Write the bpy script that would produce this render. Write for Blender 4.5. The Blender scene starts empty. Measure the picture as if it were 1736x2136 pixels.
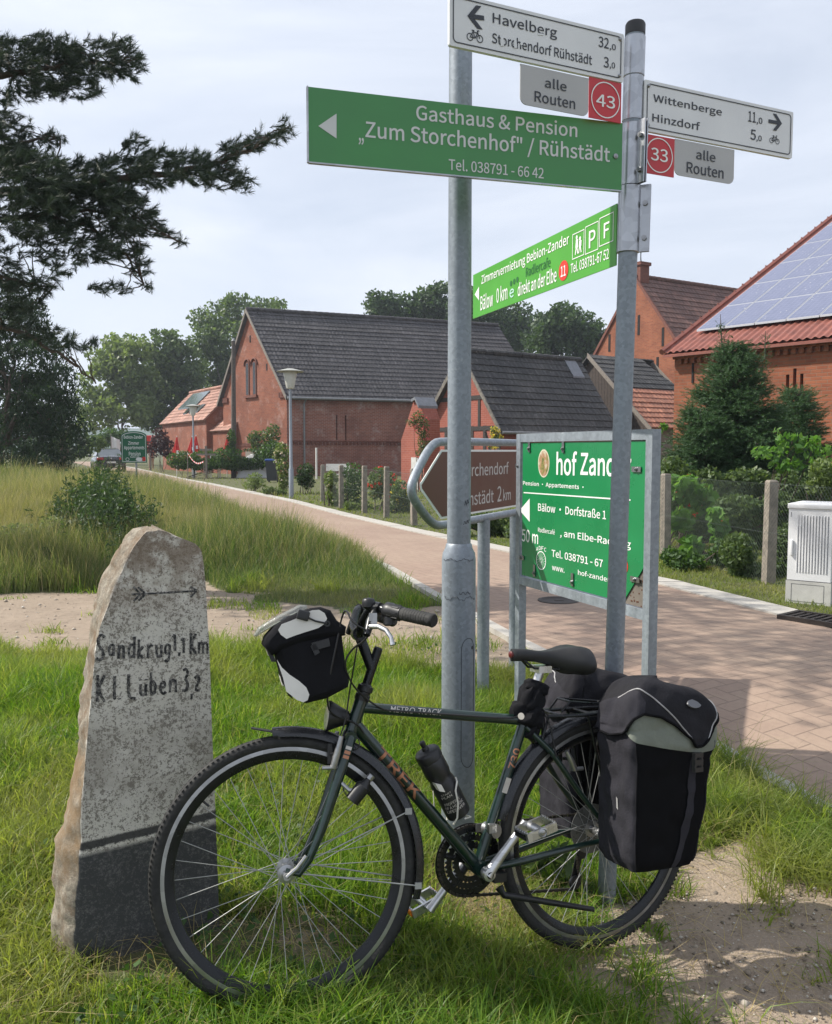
import bpy, math, random
import numpy as np
from mathutils import Vector as V
R = math.radians
random.seed(7)
rng = np.random.default_rng(7)
scene = bpy.context.scene
COL = scene.collection

# ------------------------------------------------------------------ camera
FP, PW, PH, CX, CY = 1800.0, 1736, 2136, 868, 1068      # focal length and frame of the photograph in its own units
TH = math.atan(128 / 1800)                                # camera looks down by this angle
CT, ST = math.cos(TH), math.sin(TH)
CAM = V((0, 0, 1.45))
cd = bpy.data.cameras.new('camera'); cam = bpy.data.objects.new('camera', cd); COL.objects.link(cam)
cam.location = CAM; cam.rotation_euler = (R(90) - TH, 0, 0)
cd.sensor_fit = 'HORIZONTAL'; cd.sensor_width = 36; cd.lens = 36 * FP / PW
cd.clip_start = 0.05; cd.clip_end = 5000
scene.camera = cam

# ------------------------------------------------------------------ light
SUN_EL = R(46)
SH = V((-0.983, 0.185, 0)).normalized()
SUN = V((SH.x * math.cos(SUN_EL), SH.y * math.cos(SUN_EL), math.sin(SUN_EL)))
sd = bpy.data.lights.new('sun', 'SUN'); so = bpy.data.objects.new('sun', sd); COL.objects.link(so)
sd.energy = 4.9; sd.angle = R(0.6); sd.color = (1, .95, .86)
so.rotation_euler = SUN.to_track_quat('Z', 'Y').to_euler()
so.location = (-20, 10, 30)
world = bpy.data.worlds.new('World'); scene.world = world; world.use_nodes = True
wn = world.node_tree; wn.nodes.clear()
def wnode(t, **k):
    n = wn.nodes.new(t)
    for a, b in k.items(): setattr(n, a, b)
    return n
sky = wnode('ShaderNodeTexSky', sky_type='NISHITA', sun_disc=False, sun_elevation=SUN_EL, sun_rotation=math.atan2(SH.x, SH.y), air_density=1.0, dust_density=1.6, ozone_density=1.5)
bg1 = wnode('ShaderNodeBackground'); bg1.inputs[1].default_value = 0.10
wn.links.new(sky.outputs[0], bg1.inputs[0])
bg2 = wnode('ShaderNodeBackground'); bg2.inputs[0].default_value = (.725, .775, .875, 1); bg2.inputs[1].default_value = 0.95     # thin high cloud
tc = wnode('ShaderNodeTexCoord'); mp = wnode('ShaderNodeMapping'); mp.inputs['Scale'].default_value = (1.2, 1.2, 4.5)
mp.inputs['Rotation'].default_value = (0.15, 0.22, 0.4)
wn.links.new(tc.outputs['Generated'], mp.inputs[0])
nz = wnode('ShaderNodeTexNoise'); nz.inputs['Scale'].default_value = 1.5; nz.inputs['Detail'].default_value = 6; nz.inputs['Roughness'].default_value = .55; nz.inputs['Distortion'].default_value = .5
wn.links.new(mp.outputs[0], nz.inputs['Vector'])
rp = wnode('ShaderNodeMapRange'); rp.inputs[1].default_value = .32; rp.inputs[2].default_value = .66; rp.inputs[3].default_value = .60; rp.inputs[4].default_value = 1.0
wn.links.new(nz.outputs[0], rp.inputs[0])
mx = wnode('ShaderNodeMixShader'); wn.links.new(rp.outputs[0], mx.inputs[0]); wn.links.new(bg1.outputs[0], mx.inputs[1]); wn.links.new(bg2.outputs[0], mx.inputs[2])
wo = wnode('ShaderNodeOutputWorld'); wn.links.new(mx.outputs[0], wo.inputs[0])
scene.view_settings.view_transform = 'Standard'; scene.view_settings.look = 'None'
scene.view_settings.exposure = 0.38; scene.view_settings.gamma = 1.0
scene.render.engine = 'CYCLES'
scene.cycles.max_bounces = 6; scene.cycles.transparent_max_bounces = 8
try: scene.cycles.use_denoising = True
except Exception: pass

# ------------------------------------------------------------------ points in space from rays of the photograph
def ray(px, py):
    xc, yc = (px - CX) / FP, (py - CY) / FP
    return V((xc, CT - ST * yc, -(ST + CT * yc)))
def W(px, py, Y):
    d = ray(px, py); return CAM + d * (Y / d.y)
def G(px, py, z=0.0):
    d = ray(px, py); return CAM + d * ((z - CAM.z) / d.z)
def PLN(px, py, P, n):
    d = ray(px, py); return CAM + d * ((P - CAM).dot(n) / d.dot(n))
def sstep(a, b, x):
    t = np.clip((x - a) / (b - a), 0, 1); return t * t * (3 - 2 * t)
def gz(x, y):
    """height of the ground"""
    x = np.asarray(x, float); y = np.asarray(y, float)
    z = .03 - 0.11 * sstep(-.5, .75, x) * (1 - sstep(3.6, 5.5, y)) - .03 * sstep(3.6, 5.5, y)
    left = np.clip((-1.1 - .30 * (y - 8)) - x, 0, 40)          # meadow bank left of the road
    z = z + .66 * (1 - np.exp(-left / 3.0)) * sstep(8.3, 13, y) * (1 - .75 * sstep(17, 40, y))
    z = z + .012 * np.sin(x * 5.1 + 1.3 * np.sin(y * 3.3)) * np.sin(y * 4.7 + x) * (1 - sstep(5.0, 6.0, y))
    return z
def gp(x, y): return V((x, y, float(gz(x, y))))

# ------------------------------------------------------------------ objects
def setp(o, label=None, cat=None, group=None, kind=None):
    if label: o['label'] = label
    if cat: o['category'] = cat
    if group: o['group'] = group
    if kind: o['kind'] = kind
    return o
def thing(name, label, cat, loc=(0, 0, 0), group=None):
    o = bpy.data.objects.new(name, None); COL.objects.link(o); o.location = loc; o.empty_display_size = .1
    return setp(o, label, cat, group)
def copy_tree(o, parent=None):
    c = o.copy(); COL.objects.link(c); c.parent = parent
    for ch in list(o.children): copy_tree(ch, c)
    return c
def root_loc(o):
    t = V((0, 0, 0))
    while o is not None: t = t + o.location; o = o.parent
    return t
def link_mesh(name, me, mats, parent):
    for m in (mats if isinstance(mats, (list, tuple)) else [mats]): me.materials.append(m)
    o = bpy.data.objects.new(name, me); COL.objects.link(o)
    if parent is not None: o.parent = parent
    return o
class MB:
    def __init__(s): s.v = []; s.f = []; s.m = []; s.s = []
    def add(s, vs, fs, mi=0, smooth=False):
        b = len(s.v); s.v += [tuple(v) for v in vs]
        for f in fs: s.f.append([b + i for i in f]); s.m.append(mi); s.s.append(smooth)
        return s
    def hexa(s, p, mi=0):                                       # 8 points: bottom 4, top 4
        return s.add(p, [(3, 2, 1, 0), (4, 5, 6, 7), (0, 1, 5, 4), (1, 2, 6, 5), (2, 3, 7, 6), (3, 0, 4, 7)], mi)
    def box(s, c, ax, ay, az, mi=0):                            # centre and three half axes
        c, ax, ay, az = V(c), V(ax), V(ay), V(az)
        return s.hexa([c - ax - ay - az, c + ax - ay - az, c + ax + ay - az, c - ax + ay - az, c - ax - ay + az, c + ax - ay + az, c + ax + ay + az, c - ax + ay + az], mi)
    def abox(s, a, b, mi=0):
        a, b = V(a), V(b); h = (b - a) / 2; return s.box((a + b) / 2, (h.x, 0, 0), (0, h.y, 0), (0, 0, h.z), mi)
    def bbox(s, c, ax, ay, az, bev, mi=0):                      # bevelled box
        c = V(c); A = [V(ax), V(ay), V(az)]; H = [a.length for a in A]; U = [a.normalized() for a in A]
        bm = __import__('bmesh').new(); __import__('bmesh').ops.create_cube(bm, size=2)
        for v in bm.verts: v.co = V((v.co.x * H[0], v.co.y * H[1], v.co.z * H[2]))
        __import__('bmesh').ops.bevel(bm, geom=list(bm.edges), offset=bev, segments=3, affect='EDGES', profile=.5)
        bm.verts.index_update()
        s.add([c + U[0] * v.co.x + U[1] * v.co.y + U[2] * v.co.z for v in bm.verts], [[v.index for v in f.verts] for f in bm.faces], mi, True); bm.free(); return s
    def tube(s, pts, r, n=10, caps=True, mi=0, smooth=True, flat=None):
        pts = [V(p) for p in pts]; rs = r if isinstance(r, (list, tuple)) else [r] * len(pts)
        t = (pts[1] - pts[0]).normalized(); u = t.orthogonal().normalized() if flat is None else V(flat); vs = []
        for i, p in enumerate(pts):
            a = pts[max(i - 1, 0)]; b = pts[min(i + 1, len(pts) - 1)]; t = (b - a).normalized()
            u = (u - t * u.dot(t)).normalized(); w = t.cross(u)
            for k in range(n):
                q = 2 * math.pi * k / n; vs.append(p + (u * math.cos(q) + w * math.sin(q)) * rs[i])
        fs = [(i * n + k, i * n + (k + 1) % n, (i + 1) * n + (k + 1) % n, (i + 1) * n + k) for i in range(len(pts) - 1) for k in range(n)]
        s.add(vs, fs, mi, smooth)
        if caps:
            s.add(vs[:n], [tuple(reversed(range(n)))], mi); s.add(vs[-n:], [tuple(range(n))], mi)
        return s
    def lathe(s, o, ax, prof, n=20, mi=0, smooth=True, closed=False):   # prof: (distance along the axis, radius)
        o, ax = V(o), V(ax).normalized(); u = ax.orthogonal().normalized(); w = ax.cross(u); vs = []
        for t, r in prof:
            for k in range(n):
                q = 2 * math.pi * k / n; vs.append(o + ax * t + (u * math.cos(q) + w * math.sin(q)) * max(r, 1e-5))
        m = len(prof); rg = range(m if closed else m - 1)
        fs = [(i * n + k, i * n + (k + 1) % n, ((i + 1) % m) * n + (k + 1) % n, ((i + 1) % m) * n + k) for i in rg for k in range(n)]
        s.add(vs, fs, mi, smooth)
        if not closed:
            s.add(vs[:n], [tuple(reversed(range(n)))], mi); s.add(vs[-n:], [tuple(range(n))], mi)
        return s
    def prism(s, poly, vec, mi=0, bev=0.0, mside=None):         # planar outline pushed along vec, edges rounded by bev
        poly = [V(p) for p in poly]; vec = V(vec); n = len(poly); d = vec.normalized()
        if bev:
            c = sum(poly, V((0, 0, 0))) / n
            def ins(k):
                out = []
                for i, p in enumerate(poly):
                    a = (poly[i] - poly[i - 1]).normalized(); b = (poly[(i + 1) % n] - poly[i]).normalized()
                    m1 = d.cross(a); m2 = d.cross(b); m = (m1 + m2); m = m.normalized() if m.length > 1e-6 else m1
                    if m.dot(c - p) < 0 and False: m = -m
                    out.append(p + m * k * sgn)
                return out
            area = sum((poly[i] - c).cross(poly[(i + 1) % n] - c).dot(d) for i in range(n)); sgn = 1 if area > 0 else -1
            rings = [ins(bev), [p + d * bev * .3 for p in ins(bev * .3)], [p + d * bev for p in poly], [p + vec - d * bev for p in poly], [p + vec - d * bev * .3 for p in ins(bev * .3)], [p + vec for p in ins(bev)]]
        else: rings = [poly, [p + vec for p in poly]]
        vs = [p for r_ in rings for p in r_]
        fs = [(k * n + i, k * n + (i + 1) % n, (k + 1) * n + (i + 1) % n, (k + 1) * n + i) for k in range(len(rings) - 1) for i in range(n)]
        s.add(vs, fs, mi if mside is None else mside, bool(bev))
        s.add(rings[0], [tuple(reversed(range(n)))], mi); s.add(rings[-1], [tuple(range(n))], mi); return s
    def grid(s, fn, nu, nv, mi=0, smooth=True, wrap=False):
        vs = [fn(i / (nu if wrap else nu - 1), j / (nv - 1)) for j in range(nv) for i in range(nu)]
        iu = nu if wrap else nu - 1
        return s.add(vs, [(j * nu + i, j * nu + (i + 1) % nu, (j + 1) * nu + (i + 1) % nu, (j + 1) * nu + i) for j in range(nv - 1) for i in range(iu)], mi, smooth)
    def torus(s, c, a, b, R0, prof, n=72, mi=0, a0=0, a1=None):  # ring in the plane of a and b; prof: (radius offset, side offset)
        c, a, b = V(c), V(a), V(b); ax = a.cross(b); full = a1 is None; vs = []; m = n if full else n + 1
        for i in range(m):
            q = a0 + (2 * math.pi if full else a1 - a0) * i / n; d = a * math.cos(q) + b * math.sin(q)
            for (dr, dw) in prof: vs.append(c + d * (R0 + dr) + ax * dw)
        k = len(prof)
        fs = [(i * k + j, i * k + (j + 1) % k, ((i + 1) % m) * k + (j + 1) % k, ((i + 1) % m) * k + j) for i in range(n) for j in range(k)]
        s.add(vs, fs, mi, True)
        if not full: s.add(vs[:k], [tuple(range(k))], mi); s.add(vs[-k:], [tuple(range(k))], mi)
        return s
    def build(s, name, mats, parent=None, label=None, angle=40, uv=False):
        me = bpy.data.meshes.new(name); off = root_loc(parent) if parent is not None else V((0, 0, 0))
        me.from_pydata([(a - off.x, b - off.y, c - off.z) for a, b, c in s.v], [], s.f)
        me.polygons.foreach_set('material_index', s.m); me.polygons.foreach_set('use_smooth', s.s)
        if uv: auto_uv(me)
        me.update(); me.validate()
        if any(s.s): me.set_sharp_from_angle(angle=R(angle))
        o = link_mesh(name, me, mats, parent)
        if label: o['label'] = label
        return o
def auto_uv(me):
    uv = me.uv_layers.new(name='uv').data; vs = me.vertices
    for p in me.polygons:
        n = p.normal; u = V((-n.y, n.x, 0))
        u = u.normalized() if u.length > 1e-4 else V((1, 0, 0)); w = n.cross(u)
        if w.z < 0: w = -w
        for li in p.loop_indices:
            co = vs[me.loops[li].vertex_index].co; uv[li].uv = (co.dot(u), co.dot(w))
def np_mesh(name, verts, sizes, loops, mats, parent=None, smooth=False, off=None, mat_idx=None):
    me = bpy.data.meshes.new(name); verts = np.asarray(verts, np.float32)
    if parent is not None: verts = verts - np.array(root_loc(parent), np.float32)
    me.vertices.add(len(verts)); me.vertices.foreach_set('co', verts.ravel())
    me.loops.add(len(loops)); me.loops.foreach_set('vertex_index', np.asarray(loops, np.int32))
    st = np.concatenate([[0], np.cumsum(sizes)[:-1]]).astype(np.int32)
    me.polygons.add(len(sizes)); me.polygons.foreach_set('loop_start', st)
    if smooth: me.polygons.foreach_set('use_smooth', np.ones(len(sizes), bool))
    if mat_idx is not None: me.polygons.foreach_set('material_index', np.asarray(mat_idx, np.int32))
    me.update(calc_edges=True)
    return link_mesh(name, me, mats, parent)

# ------------------------------------------------------------------ materials
class NT:
    def __init__(s, name):
        s.mat = bpy.data.materials.new(name); s.mat.use_nodes = True; s.t = s.mat.node_tree; s.t.nodes.clear()
        s.out = s.n('ShaderNodeOutputMaterial')
    def n(s, ty, ins=None, **k):
        nd = s.t.nodes.new(ty)
        for a, b in k.items(): setattr(nd, a, b)
        for a, b in (ins or {}).items(): s.set(nd.inputs[a], b)
        return nd
    def set(s, sock, val):
        if hasattr(val, 'links'): s.t.links.new(val, sock)
        elif hasattr(val, 'outputs'): s.t.links.new(val.outputs[0], sock)
        else:
            if isinstance(val, tuple) and len(val) == 3 and sock.type == 'RGBA': val = val + (1,)
            sock.default_value = val
    def math(s, op, a, b=0.0, c=None):
        nd = s.n('ShaderNodeMath', operation=op); s.set(nd.inputs[0], a); s.set(nd.inputs[1], b)
        if c is not None: s.set(nd.inputs[2], c)
        return nd.outputs[0]
    def mix(s, fac, a, b, blend='MIX'):
        nd = s.n('ShaderNodeMix', data_type='RGBA', blend_type=blend)
        s.set(nd.inputs[0], fac); s.set(nd.inputs[6], a); s.set(nd.inputs[7], b); return nd.outputs[2]
    def ramp(s, fac, stops):
        nd = s.n('ShaderNodeValToRGB'); s.set(nd.inputs[0], fac); e = nd.color_ramp.elements
        while len(e) < len(stops): e.new(.5)
        for el, (p, c) in zip(e, stops): el.position = p; el.color = (c + (1,)) if isinstance(c, tuple) else (c, c, c, 1)
        return nd.outputs[0]
    def noise(s, vec, scale, detail=5, rough=.55, dist=0.0):
        nd = s.n('ShaderNodeTexNoise', {'Scale': scale, 'Detail': detail, 'Roughness': rough, 'Distortion': dist})
        if vec is not None: s.set(nd.inputs['Vector'], vec)
        return nd.outputs[0]
    def rng(s, v, a, b, c=0.0, d=1.0):
        nd = s.n('ShaderNodeMapRange'); 
        for i, x in enumerate((v, a, b, c, d)): s.set(nd.inputs[i], x)
        return nd.outputs[0]
    def obj(s): return s.n('ShaderNodeTexCoord').outputs['Object']
    def uv(s): return s.n('ShaderNodeTexCoord').outputs['UV']
    def pos(s): return s.n('ShaderNodeNewGeometry').outputs['Position']
    def isl(s): return s.n('ShaderNodeNewGeometry').outputs['Random Per Island']
    def bump(s, h, st=.3, dist=.01, nrm=None):
        nd = s.n('ShaderNodeBump', {'Height': h, 'Strength': st, 'Distance': dist})
        if nrm is not None: s.set(nd.inputs['Normal'], nrm)
        return nd.outputs[0]
    def pbr(s, col, rough=.6, metal=0.0, nrm=None, **k):
        b = s.n('ShaderNodeBsdfPrincipled', {'Base Color': col, 'Roughness': rough, 'Metallic': metal})
        for a, v in k.items(): s.set(b.inputs[a.replace('_', ' ')], v)
        if nrm is not None: s.set(b.inputs['Normal'], nrm)
        s.t.links.new(b.outputs[0], s.out.inputs[0]); return s.mat
def simple(name, col, rough=.5, metal=0.0, nsc=30, namt=.12, bsc=0, bst=.15, bd=.002, **k):
    """a colour with slow and fine variation, optional surface relief"""
    t = NT(name); o = t.obj(); nz_ = t.noise(o, nsc)
    lo = tuple(c * (1 - namt) for c in col); hi = tuple(min(1, c * (1 + namt)) for c in col)
    c = t.mix(t.rng(nz_, .3, .7), lo, hi)
    nrm = t.bump(t.noise(o, bsc, 4), bst, bd) if bsc else None
    r_ = t.rng(nz_, .3, .7, max(0, rough - .08), min(1, rough + .08))
    return t.pbr(c, r_, metal, nrm, **k)
def leafmat(name, cols, rough=.55, trans=.35, patch=None, psc=.8, spec=.3):
    """foliage: colour drawn per leaf or blade, light passes through"""
    t = NT(name); k = len(cols); i = t.isl()
    c = t.ramp(i, [(j / max(1, k - 1), x) for j, x in enumerate(cols)])
    if patch: c = t.mix(t.rng(t.noise(t.pos(), psc, 3), .45, .62), c, t.mix(.6, c, patch))
    b = t.n('ShaderNodeBsdfPrincipled', {'Base Color': c, 'Roughness': rough, 'Specular IOR Level': spec})
    tr = t.n('ShaderNodeBsdfTranslucent', {'Color': t.mix(.5, c, (.5, .8, .12), 'MULTIPLY')})
    tr2 = t.n('ShaderNodeMixShader', {0: trans, 1: b.outputs[0], 2: tr.outputs[0]})
    tr.inputs['Color'].default_value = (0, 0, 0, 1)
    t.set(tr.inputs['Color'], t.mix(1.0, c, (1.9, 2.0, .9), 'MULTIPLY'))
    t.t.links.new(tr2.outputs[0], t.out.inputs[0]); return t.mat
def galv(name, base, rough=.45, metal=.55, sp=60, streak=.25):
    t = NT(name); o = t.obj()
    vo = t.n('ShaderNodeTexVoronoi', {'Vector': o, 'Scale': sp}); 
    g = t.rng(vo.outputs['Color'], 0, 1, .82, 1.15)
    st = t.noise(t.n('ShaderNodeMapping', {'Vector': o, 'Scale': (14, 14, 1.2)}).outputs[0], 1.0, 4)
    c = t.mix(1.0, t.mix(t.rng(st, .35, .7), tuple(x * (1 - streak) for x in base), base), g, 'MULTIPLY')
    c = t.mix(t.rng(t.noise(o, 9, 6, .7), .62, .72, 0, .35), c, (.62, .65, .66))
    return t.pbr(c, t.rng(st, .3, .7, rough - .08, rough + .15), metal, t.bump(t.noise(o, 120, 2), .06, .001))
def brickmat(name, c1, c2, mortar, dirt=.3, white=.0, scale=1.0):
    t = NT(name); u = t.uv()
    warp = t.n('ShaderNodeMapping', {'Vector': u, 'Scale': (scale, scale, scale)}).outputs[0]
    b = t.n('ShaderNodeTexBrick', {'Vector': warp, 'Color1': c1, 'Color2': c2, 'Mortar': mortar, 'Scale': 1.0, 'Mortar Size': .009, 'Mortar Smooth': .3, 'Bias': 0.0, 'Brick Width': .26, 'Row Height': .083})
    n1 = t.noise(t.pos(), .7, 6, .6); n2 = t.noise(t.pos(), 7, 4, .7)
    c = t.mix(t.rng(n1, .4, .68, 0, dirt), b.outputs[0], tuple(x * .42 for x in c1))
    c = t.mix(t.rng(n2, .5, .75, 0, .3), c, tuple(min(1, x * 1.35) for x in c2))
    if white:
        c = t.mix(t.math('MULTIPLY', t.rng(t.noise(t.pos(), 1.1, 7, .7), .53, .68, 0, white), t.rng(n2, .3, .6)), c, (.50, .45, .42))
    h = t.math('SUBTRACT', 1.0, b.outputs['Fac'])
    return t.pbr(c, .85, 0, t.bump(h, .5, .012))
# ------------------------------------------------------------------ ground
def inpoly(x, y, poly):
    c = np.zeros(np.shape(x), bool); j = len(poly) - 1
    for i in range(len(poly)):
        xi, yi = poly[i][0], poly[i][1]; xj, yj = poly[j][0], poly[j][1]
        if yi != yj: c ^= ((yi > y) != (yj > y)) & (x < (xj - xi) * (y - yi) / (yj - yi) + xi)
        j = i
    return c
def gpoly(*px): return [(G(a, b).x, G(a, b).y) for a, b in px]
DIRT = [(-14, 9.4), (-8, 8.9)] + gpoly((0, 1243), (200, 1238), (430, 1215), (560, 1255), (800, 1278), (925, 1262), (1020, 1300), (1120, 1345), (1150, 1395), (1080, 1422), (900, 1400), (560, 1374), (440, 1364), (0, 1372)) + [(-8, 6.0), (-14, 6.0)]
SAND = gpoly((1120, 2000), (1200, 1900), (1330, 1830), (1440, 1735), (1560, 1700), (1660, 1710), (1740, 1740), (1900, 1850), (2050, 2136), (2050, 2300), (1340, 2400), (1330, 2136), (1300, 2040))
UNDER = gpoly((470, 1930), (620, 1900), (800, 1930), (860, 2000), (760, 2060), (560, 2050))
STRAWZ = gpoly((860, 1780), (980, 1770), (1100, 1830), (1160, 1900), (1080, 1960), (900, 1930))
NEAR_EDGE = [(3.4, -2), (3.0, 0), (2.6, 1.0), (2.2, 2.2), (1.75, 3.53), (1.5, 4.35), (.83, 6.34), (.2, 8.6), (-.3, 10.5), (-.85, 12), (-2.2, 15.2), (-4.1, 19.5), (-6.1, 24.5), (-11.2, 36.4), (-18.5, 52), (-26, 69), (-40, 100)]
FAR_EDGE = [(7.5, -2), (6.4, 0), (5.6, 1.6), (4.9, 3.4), (4.2, 5.0), (3.62, 6.3), (3.19, 7.35), (2.56, 9.37), (2.0, 10.6), (1.35, 12), (-.07, 15.2), (-1.82, 19.5), (-3.65, 24.5), (-8.65, 36.4), (-15.6, 52), (-23, 69), (-37, 100)]
def xat(edge, y):
    e = sorted(edge, key=lambda p: p[1]); return np.interp(y, [p[1] for p in e], [p[0] for p in e])
ROADPOLY = NEAR_EDGE + FAR_EDGE[::-1]
def vnoise(x, y, sc, seed=0):
    """smooth value noise in numpy"""
    x = np.asarray(x) * sc + 100.7 + seed * 17.3; y = np.asarray(y) * sc + 100.3 + seed * 5.1
    xi, yi = np.floor(x).astype(int), np.floor(y).astype(int); fx, fy = x - xi, y - yi
    fx = fx * fx * (3 - 2 * fx); fy = fy * fy * (3 - 2 * fy)
    h = lambda a, b: (np.sin(a * 127.1 + b * 311.7 + seed * 74.7) * 43758.5453) % 1.0
    return (h(xi, yi) * (1 - fx) + h(xi + 1, yi) * fx) * (1 - fy) + (h(xi, yi + 1) * (1 - fx) + h(xi + 1, yi + 1) * fx) * fy
def bare(x, y):
    """how bare the earth is, 0 grass to 1 sand"""
    x = np.asarray(x, float); y = np.asarray(y, float)
    jx = (vnoise(x, y, 3.5, 1) - .5) * .45 * np.clip(y / 5, .5, 1.3); jy = (vnoise(x, y, 3.5, 2) - .5) * .45 * np.clip(y / 5, .5, 1.3)
    b = np.zeros(x.shape)
    dk = .72 + .28 * (vnoise(x, y, 1.1, 9) > .36) * (vnoise(x, y, 4.5, 10) > .22)
    for P, k in ((DIRT, dk), (SAND, 1.0), (UNDER, .45), (STRAWZ, .55)):
        b = np.maximum(b, k * (.5 * inpoly(x + jx, y + jy, P) + .25 * inpoly(x + jx * .4 + .05, y + jy * .4, P) + .25 * inpoly(x - .05, y + jy * .7, P)))
    return b
def axis(a, b, fine0, fine1, step, grow):
    xs = list(np.arange(fine0, fine1, step)); s = step; x = fine0
    while x > a: s *= grow; x -= s; xs.insert(0, x)
    s = step; x = xs[-1]
    while x < b: s *= grow; x += s; xs.append(x)
    return np.array(xs)
gx = axis(-900, 900, -3.2, 4.2, .055, 1.11); gy = axis(-60, 1200, 1.3, 9.2, .055, 1.09)
GX, GY = np.meshgrid(gx, gy)
GZ = gz(GX, GY)
bm_ = bare(GX, GY)
fine = sstep(.2, .6, bm_) * (GY < 9)
GZ = GZ + fine * (.018 * (vnoise(GX, GY, 6, 3) - .5) + .010 * (vnoise(GX, GY, 17, 4) - .5))
inr = inpoly(GX, GY, ROADPOLY); GZ = np.where(inr, gz(GX, GY) - .02, GZ)
nv, nu = GX.shape
idx = np.arange(nu * nv).reshape(nv, nu)
quads = np.stack([idx[:-1, :-1], idx[:-1, 1:], idx[1:, 1:], idx[1:, :-1]], -1).reshape(-1, 4)
t = NT('earth'); P_ = t.pos()
att = t.n('ShaderNodeAttribute', attribute_name='bare').outputs['Fac']
n1 = t.noise(P_, 2.2, 6, .65); n2 = t.noise(P_, 14, 5, .6); n3 = t.noise(P_, 90, 3, .6)
sand = t.mix(n1, (.215, .165, .12), (.36, .285, .215))
sand = t.mix(t.rng(n2, .52, .7, 0, .55), sand, (.15, .11, .075))
vor = t.n('ShaderNodeTexVoronoi', {'Vector': P_, 'Scale': 95.0})
sand = t.mix(t.rng(vor.outputs['Distance'], .1, .28, .6, 0), sand, t.mix(vor.outputs['Color'], (.12, .1, .08), (.6, .54, .46)))
gr = t.mix(n1, (.045, .06, .018), (.10, .11, .035)); gr = t.mix(t.rng(n2, .45, .7, 0, .7), gr, (.13, .105, .06))
f = t.math('ADD', att, t.math('MULTIPLY', t.math('SUBTRACT', n2, .5), .9))
col = t.mix(t.rng(f, .38, .62), gr, sand)
earth = t.pbr(col, .95, 0, t.bump(t.math('ADD', t.math('MULTIPLY', n2, .6), t.math('MULTIPLY', n3, .5)), .9, .02))
ground = np_mesh('ground', np.stack([GX, GY, GZ], -1).reshape(-1, 3), np.full(len(quads), 4), quads.ravel(), earth, smooth=True)
ground.data.attributes.new('bare', 'FLOAT', 'POINT').data.foreach_set('value', bm_.ravel().astype(np.float32))
setp(ground, kind='structure')

# road of red pavers in herringbone
t = NT('red_pavers'); P_ = t.pos()
mpg = t.n('ShaderNodeMapping', {'Vector': P_, 'Rotation': (0, 0, R(62)), 'Scale': (1 / .105, 1 / .105, 1)}).outputs[0]
sx = t.n('ShaderNodeSeparateXYZ', {0: mpg}); X_, Y_ = sx.outputs[0], sx.outputs[1]
fi, fj = t.math('FLOOR', X_), t.math('FLOOR', Y_); u_, v_ = t.math('SUBTRACT', X_, fi), t.math('SUBTRACT', Y_, fj)
k_ = t.math('FLOORED_MODULO', t.math('SUBTRACT', fi, fj), 4.0)
eq = lambda a: t.math('COMPARE', k_, a, .1)
dl = t.math('ADD', u_, eq(1.0)); dr = t.math('ADD', t.math('SUBTRACT', 1.0, u_), eq(0.0))
db = t.math('ADD', v_, eq(2.0)); dt = t.math('ADD', t.math('SUBTRACT', 1.0, v_), eq(3.0))
dm = t.math('MINIMUM', t.math('MINIMUM', dl, dr), t.math('MINIMUM', db, dt))
idv = t.n('ShaderNodeCombineXYZ', {0: t.math('SUBTRACT', fi, eq(1.0)), 1: t.math('SUBTRACT', fj, eq(2.0))}).outputs[0]
wn_ = t.n('ShaderNodeTexWhiteNoise', {0: idv}).outputs['Value']
bc = t.mix(wn_, (.262, .182, .138), (.292, .206, .156)); n1 = t.noise(P_, .55, 6, .65); n2 = t.noise(P_, 25, 4, .7)
bc = t.mix(t.rng(n1, .42, .68, 0, .5), bc, (.37, .285, .21)); bc = t.mix(t.rng(n2, .45, .72, 0, .4), bc, (.20, .14, .11))
jn = t.rng(dm, .02, .06)
bc = t.mix(jn, t.mix(n1, (.175, .125, .094), (.29, .21, .16)), bc); bc = t.mix(t.rng(t.noise(P_, 3.2, 6, .7), .5, .7, 0, .5), bc, (.34, .25, .185))
pav = t.pbr(bc, .85, 0, t.bump(t.math('ADD', jn, t.math('MULTIPLY', n2, .3)), .7, .006))
ys = np.concatenate([np.arange(-2, 14, .25), np.arange(14, 40, 1.0), np.arange(40, 101, 3.0)])
m = MB(); NX = 15; vs = []
for y in ys:
    a, b = float(xat(NEAR_EDGE, y)), float(xat(FAR_EDGE, y))
    for i in range(NX):
        k = i / (NX - 1); x = a + (b - a) * k
        vs.append((x, y, float(gz(x, y)) + .012 + .025 * math.sin(math.pi * k)))
m.add(vs, [(j * NX + i, j * NX + i + 1, (j + 1) * NX + i + 1, (j + 1) * NX + i) for j in range(len(ys) - 1) for i in range(NX - 1)], 0, True)
setp(m.build('road', pav), kind='structure')
t = NT('concrete_edging'); P_ = t.pos()
c = t.mix(t.noise(P_, 1.3, 6, .7), (.33, .31, .275), (.47, .445, .405)); c = t.mix(t.rng(t.noise(P_, 30, 5, .7), .5, .75, 0, .45), c, (.2, .18, .15))
conc = t.pbr(c, .9, 0, t.bump(t.noise(P_, 60, 4), .3, .004))
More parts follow.
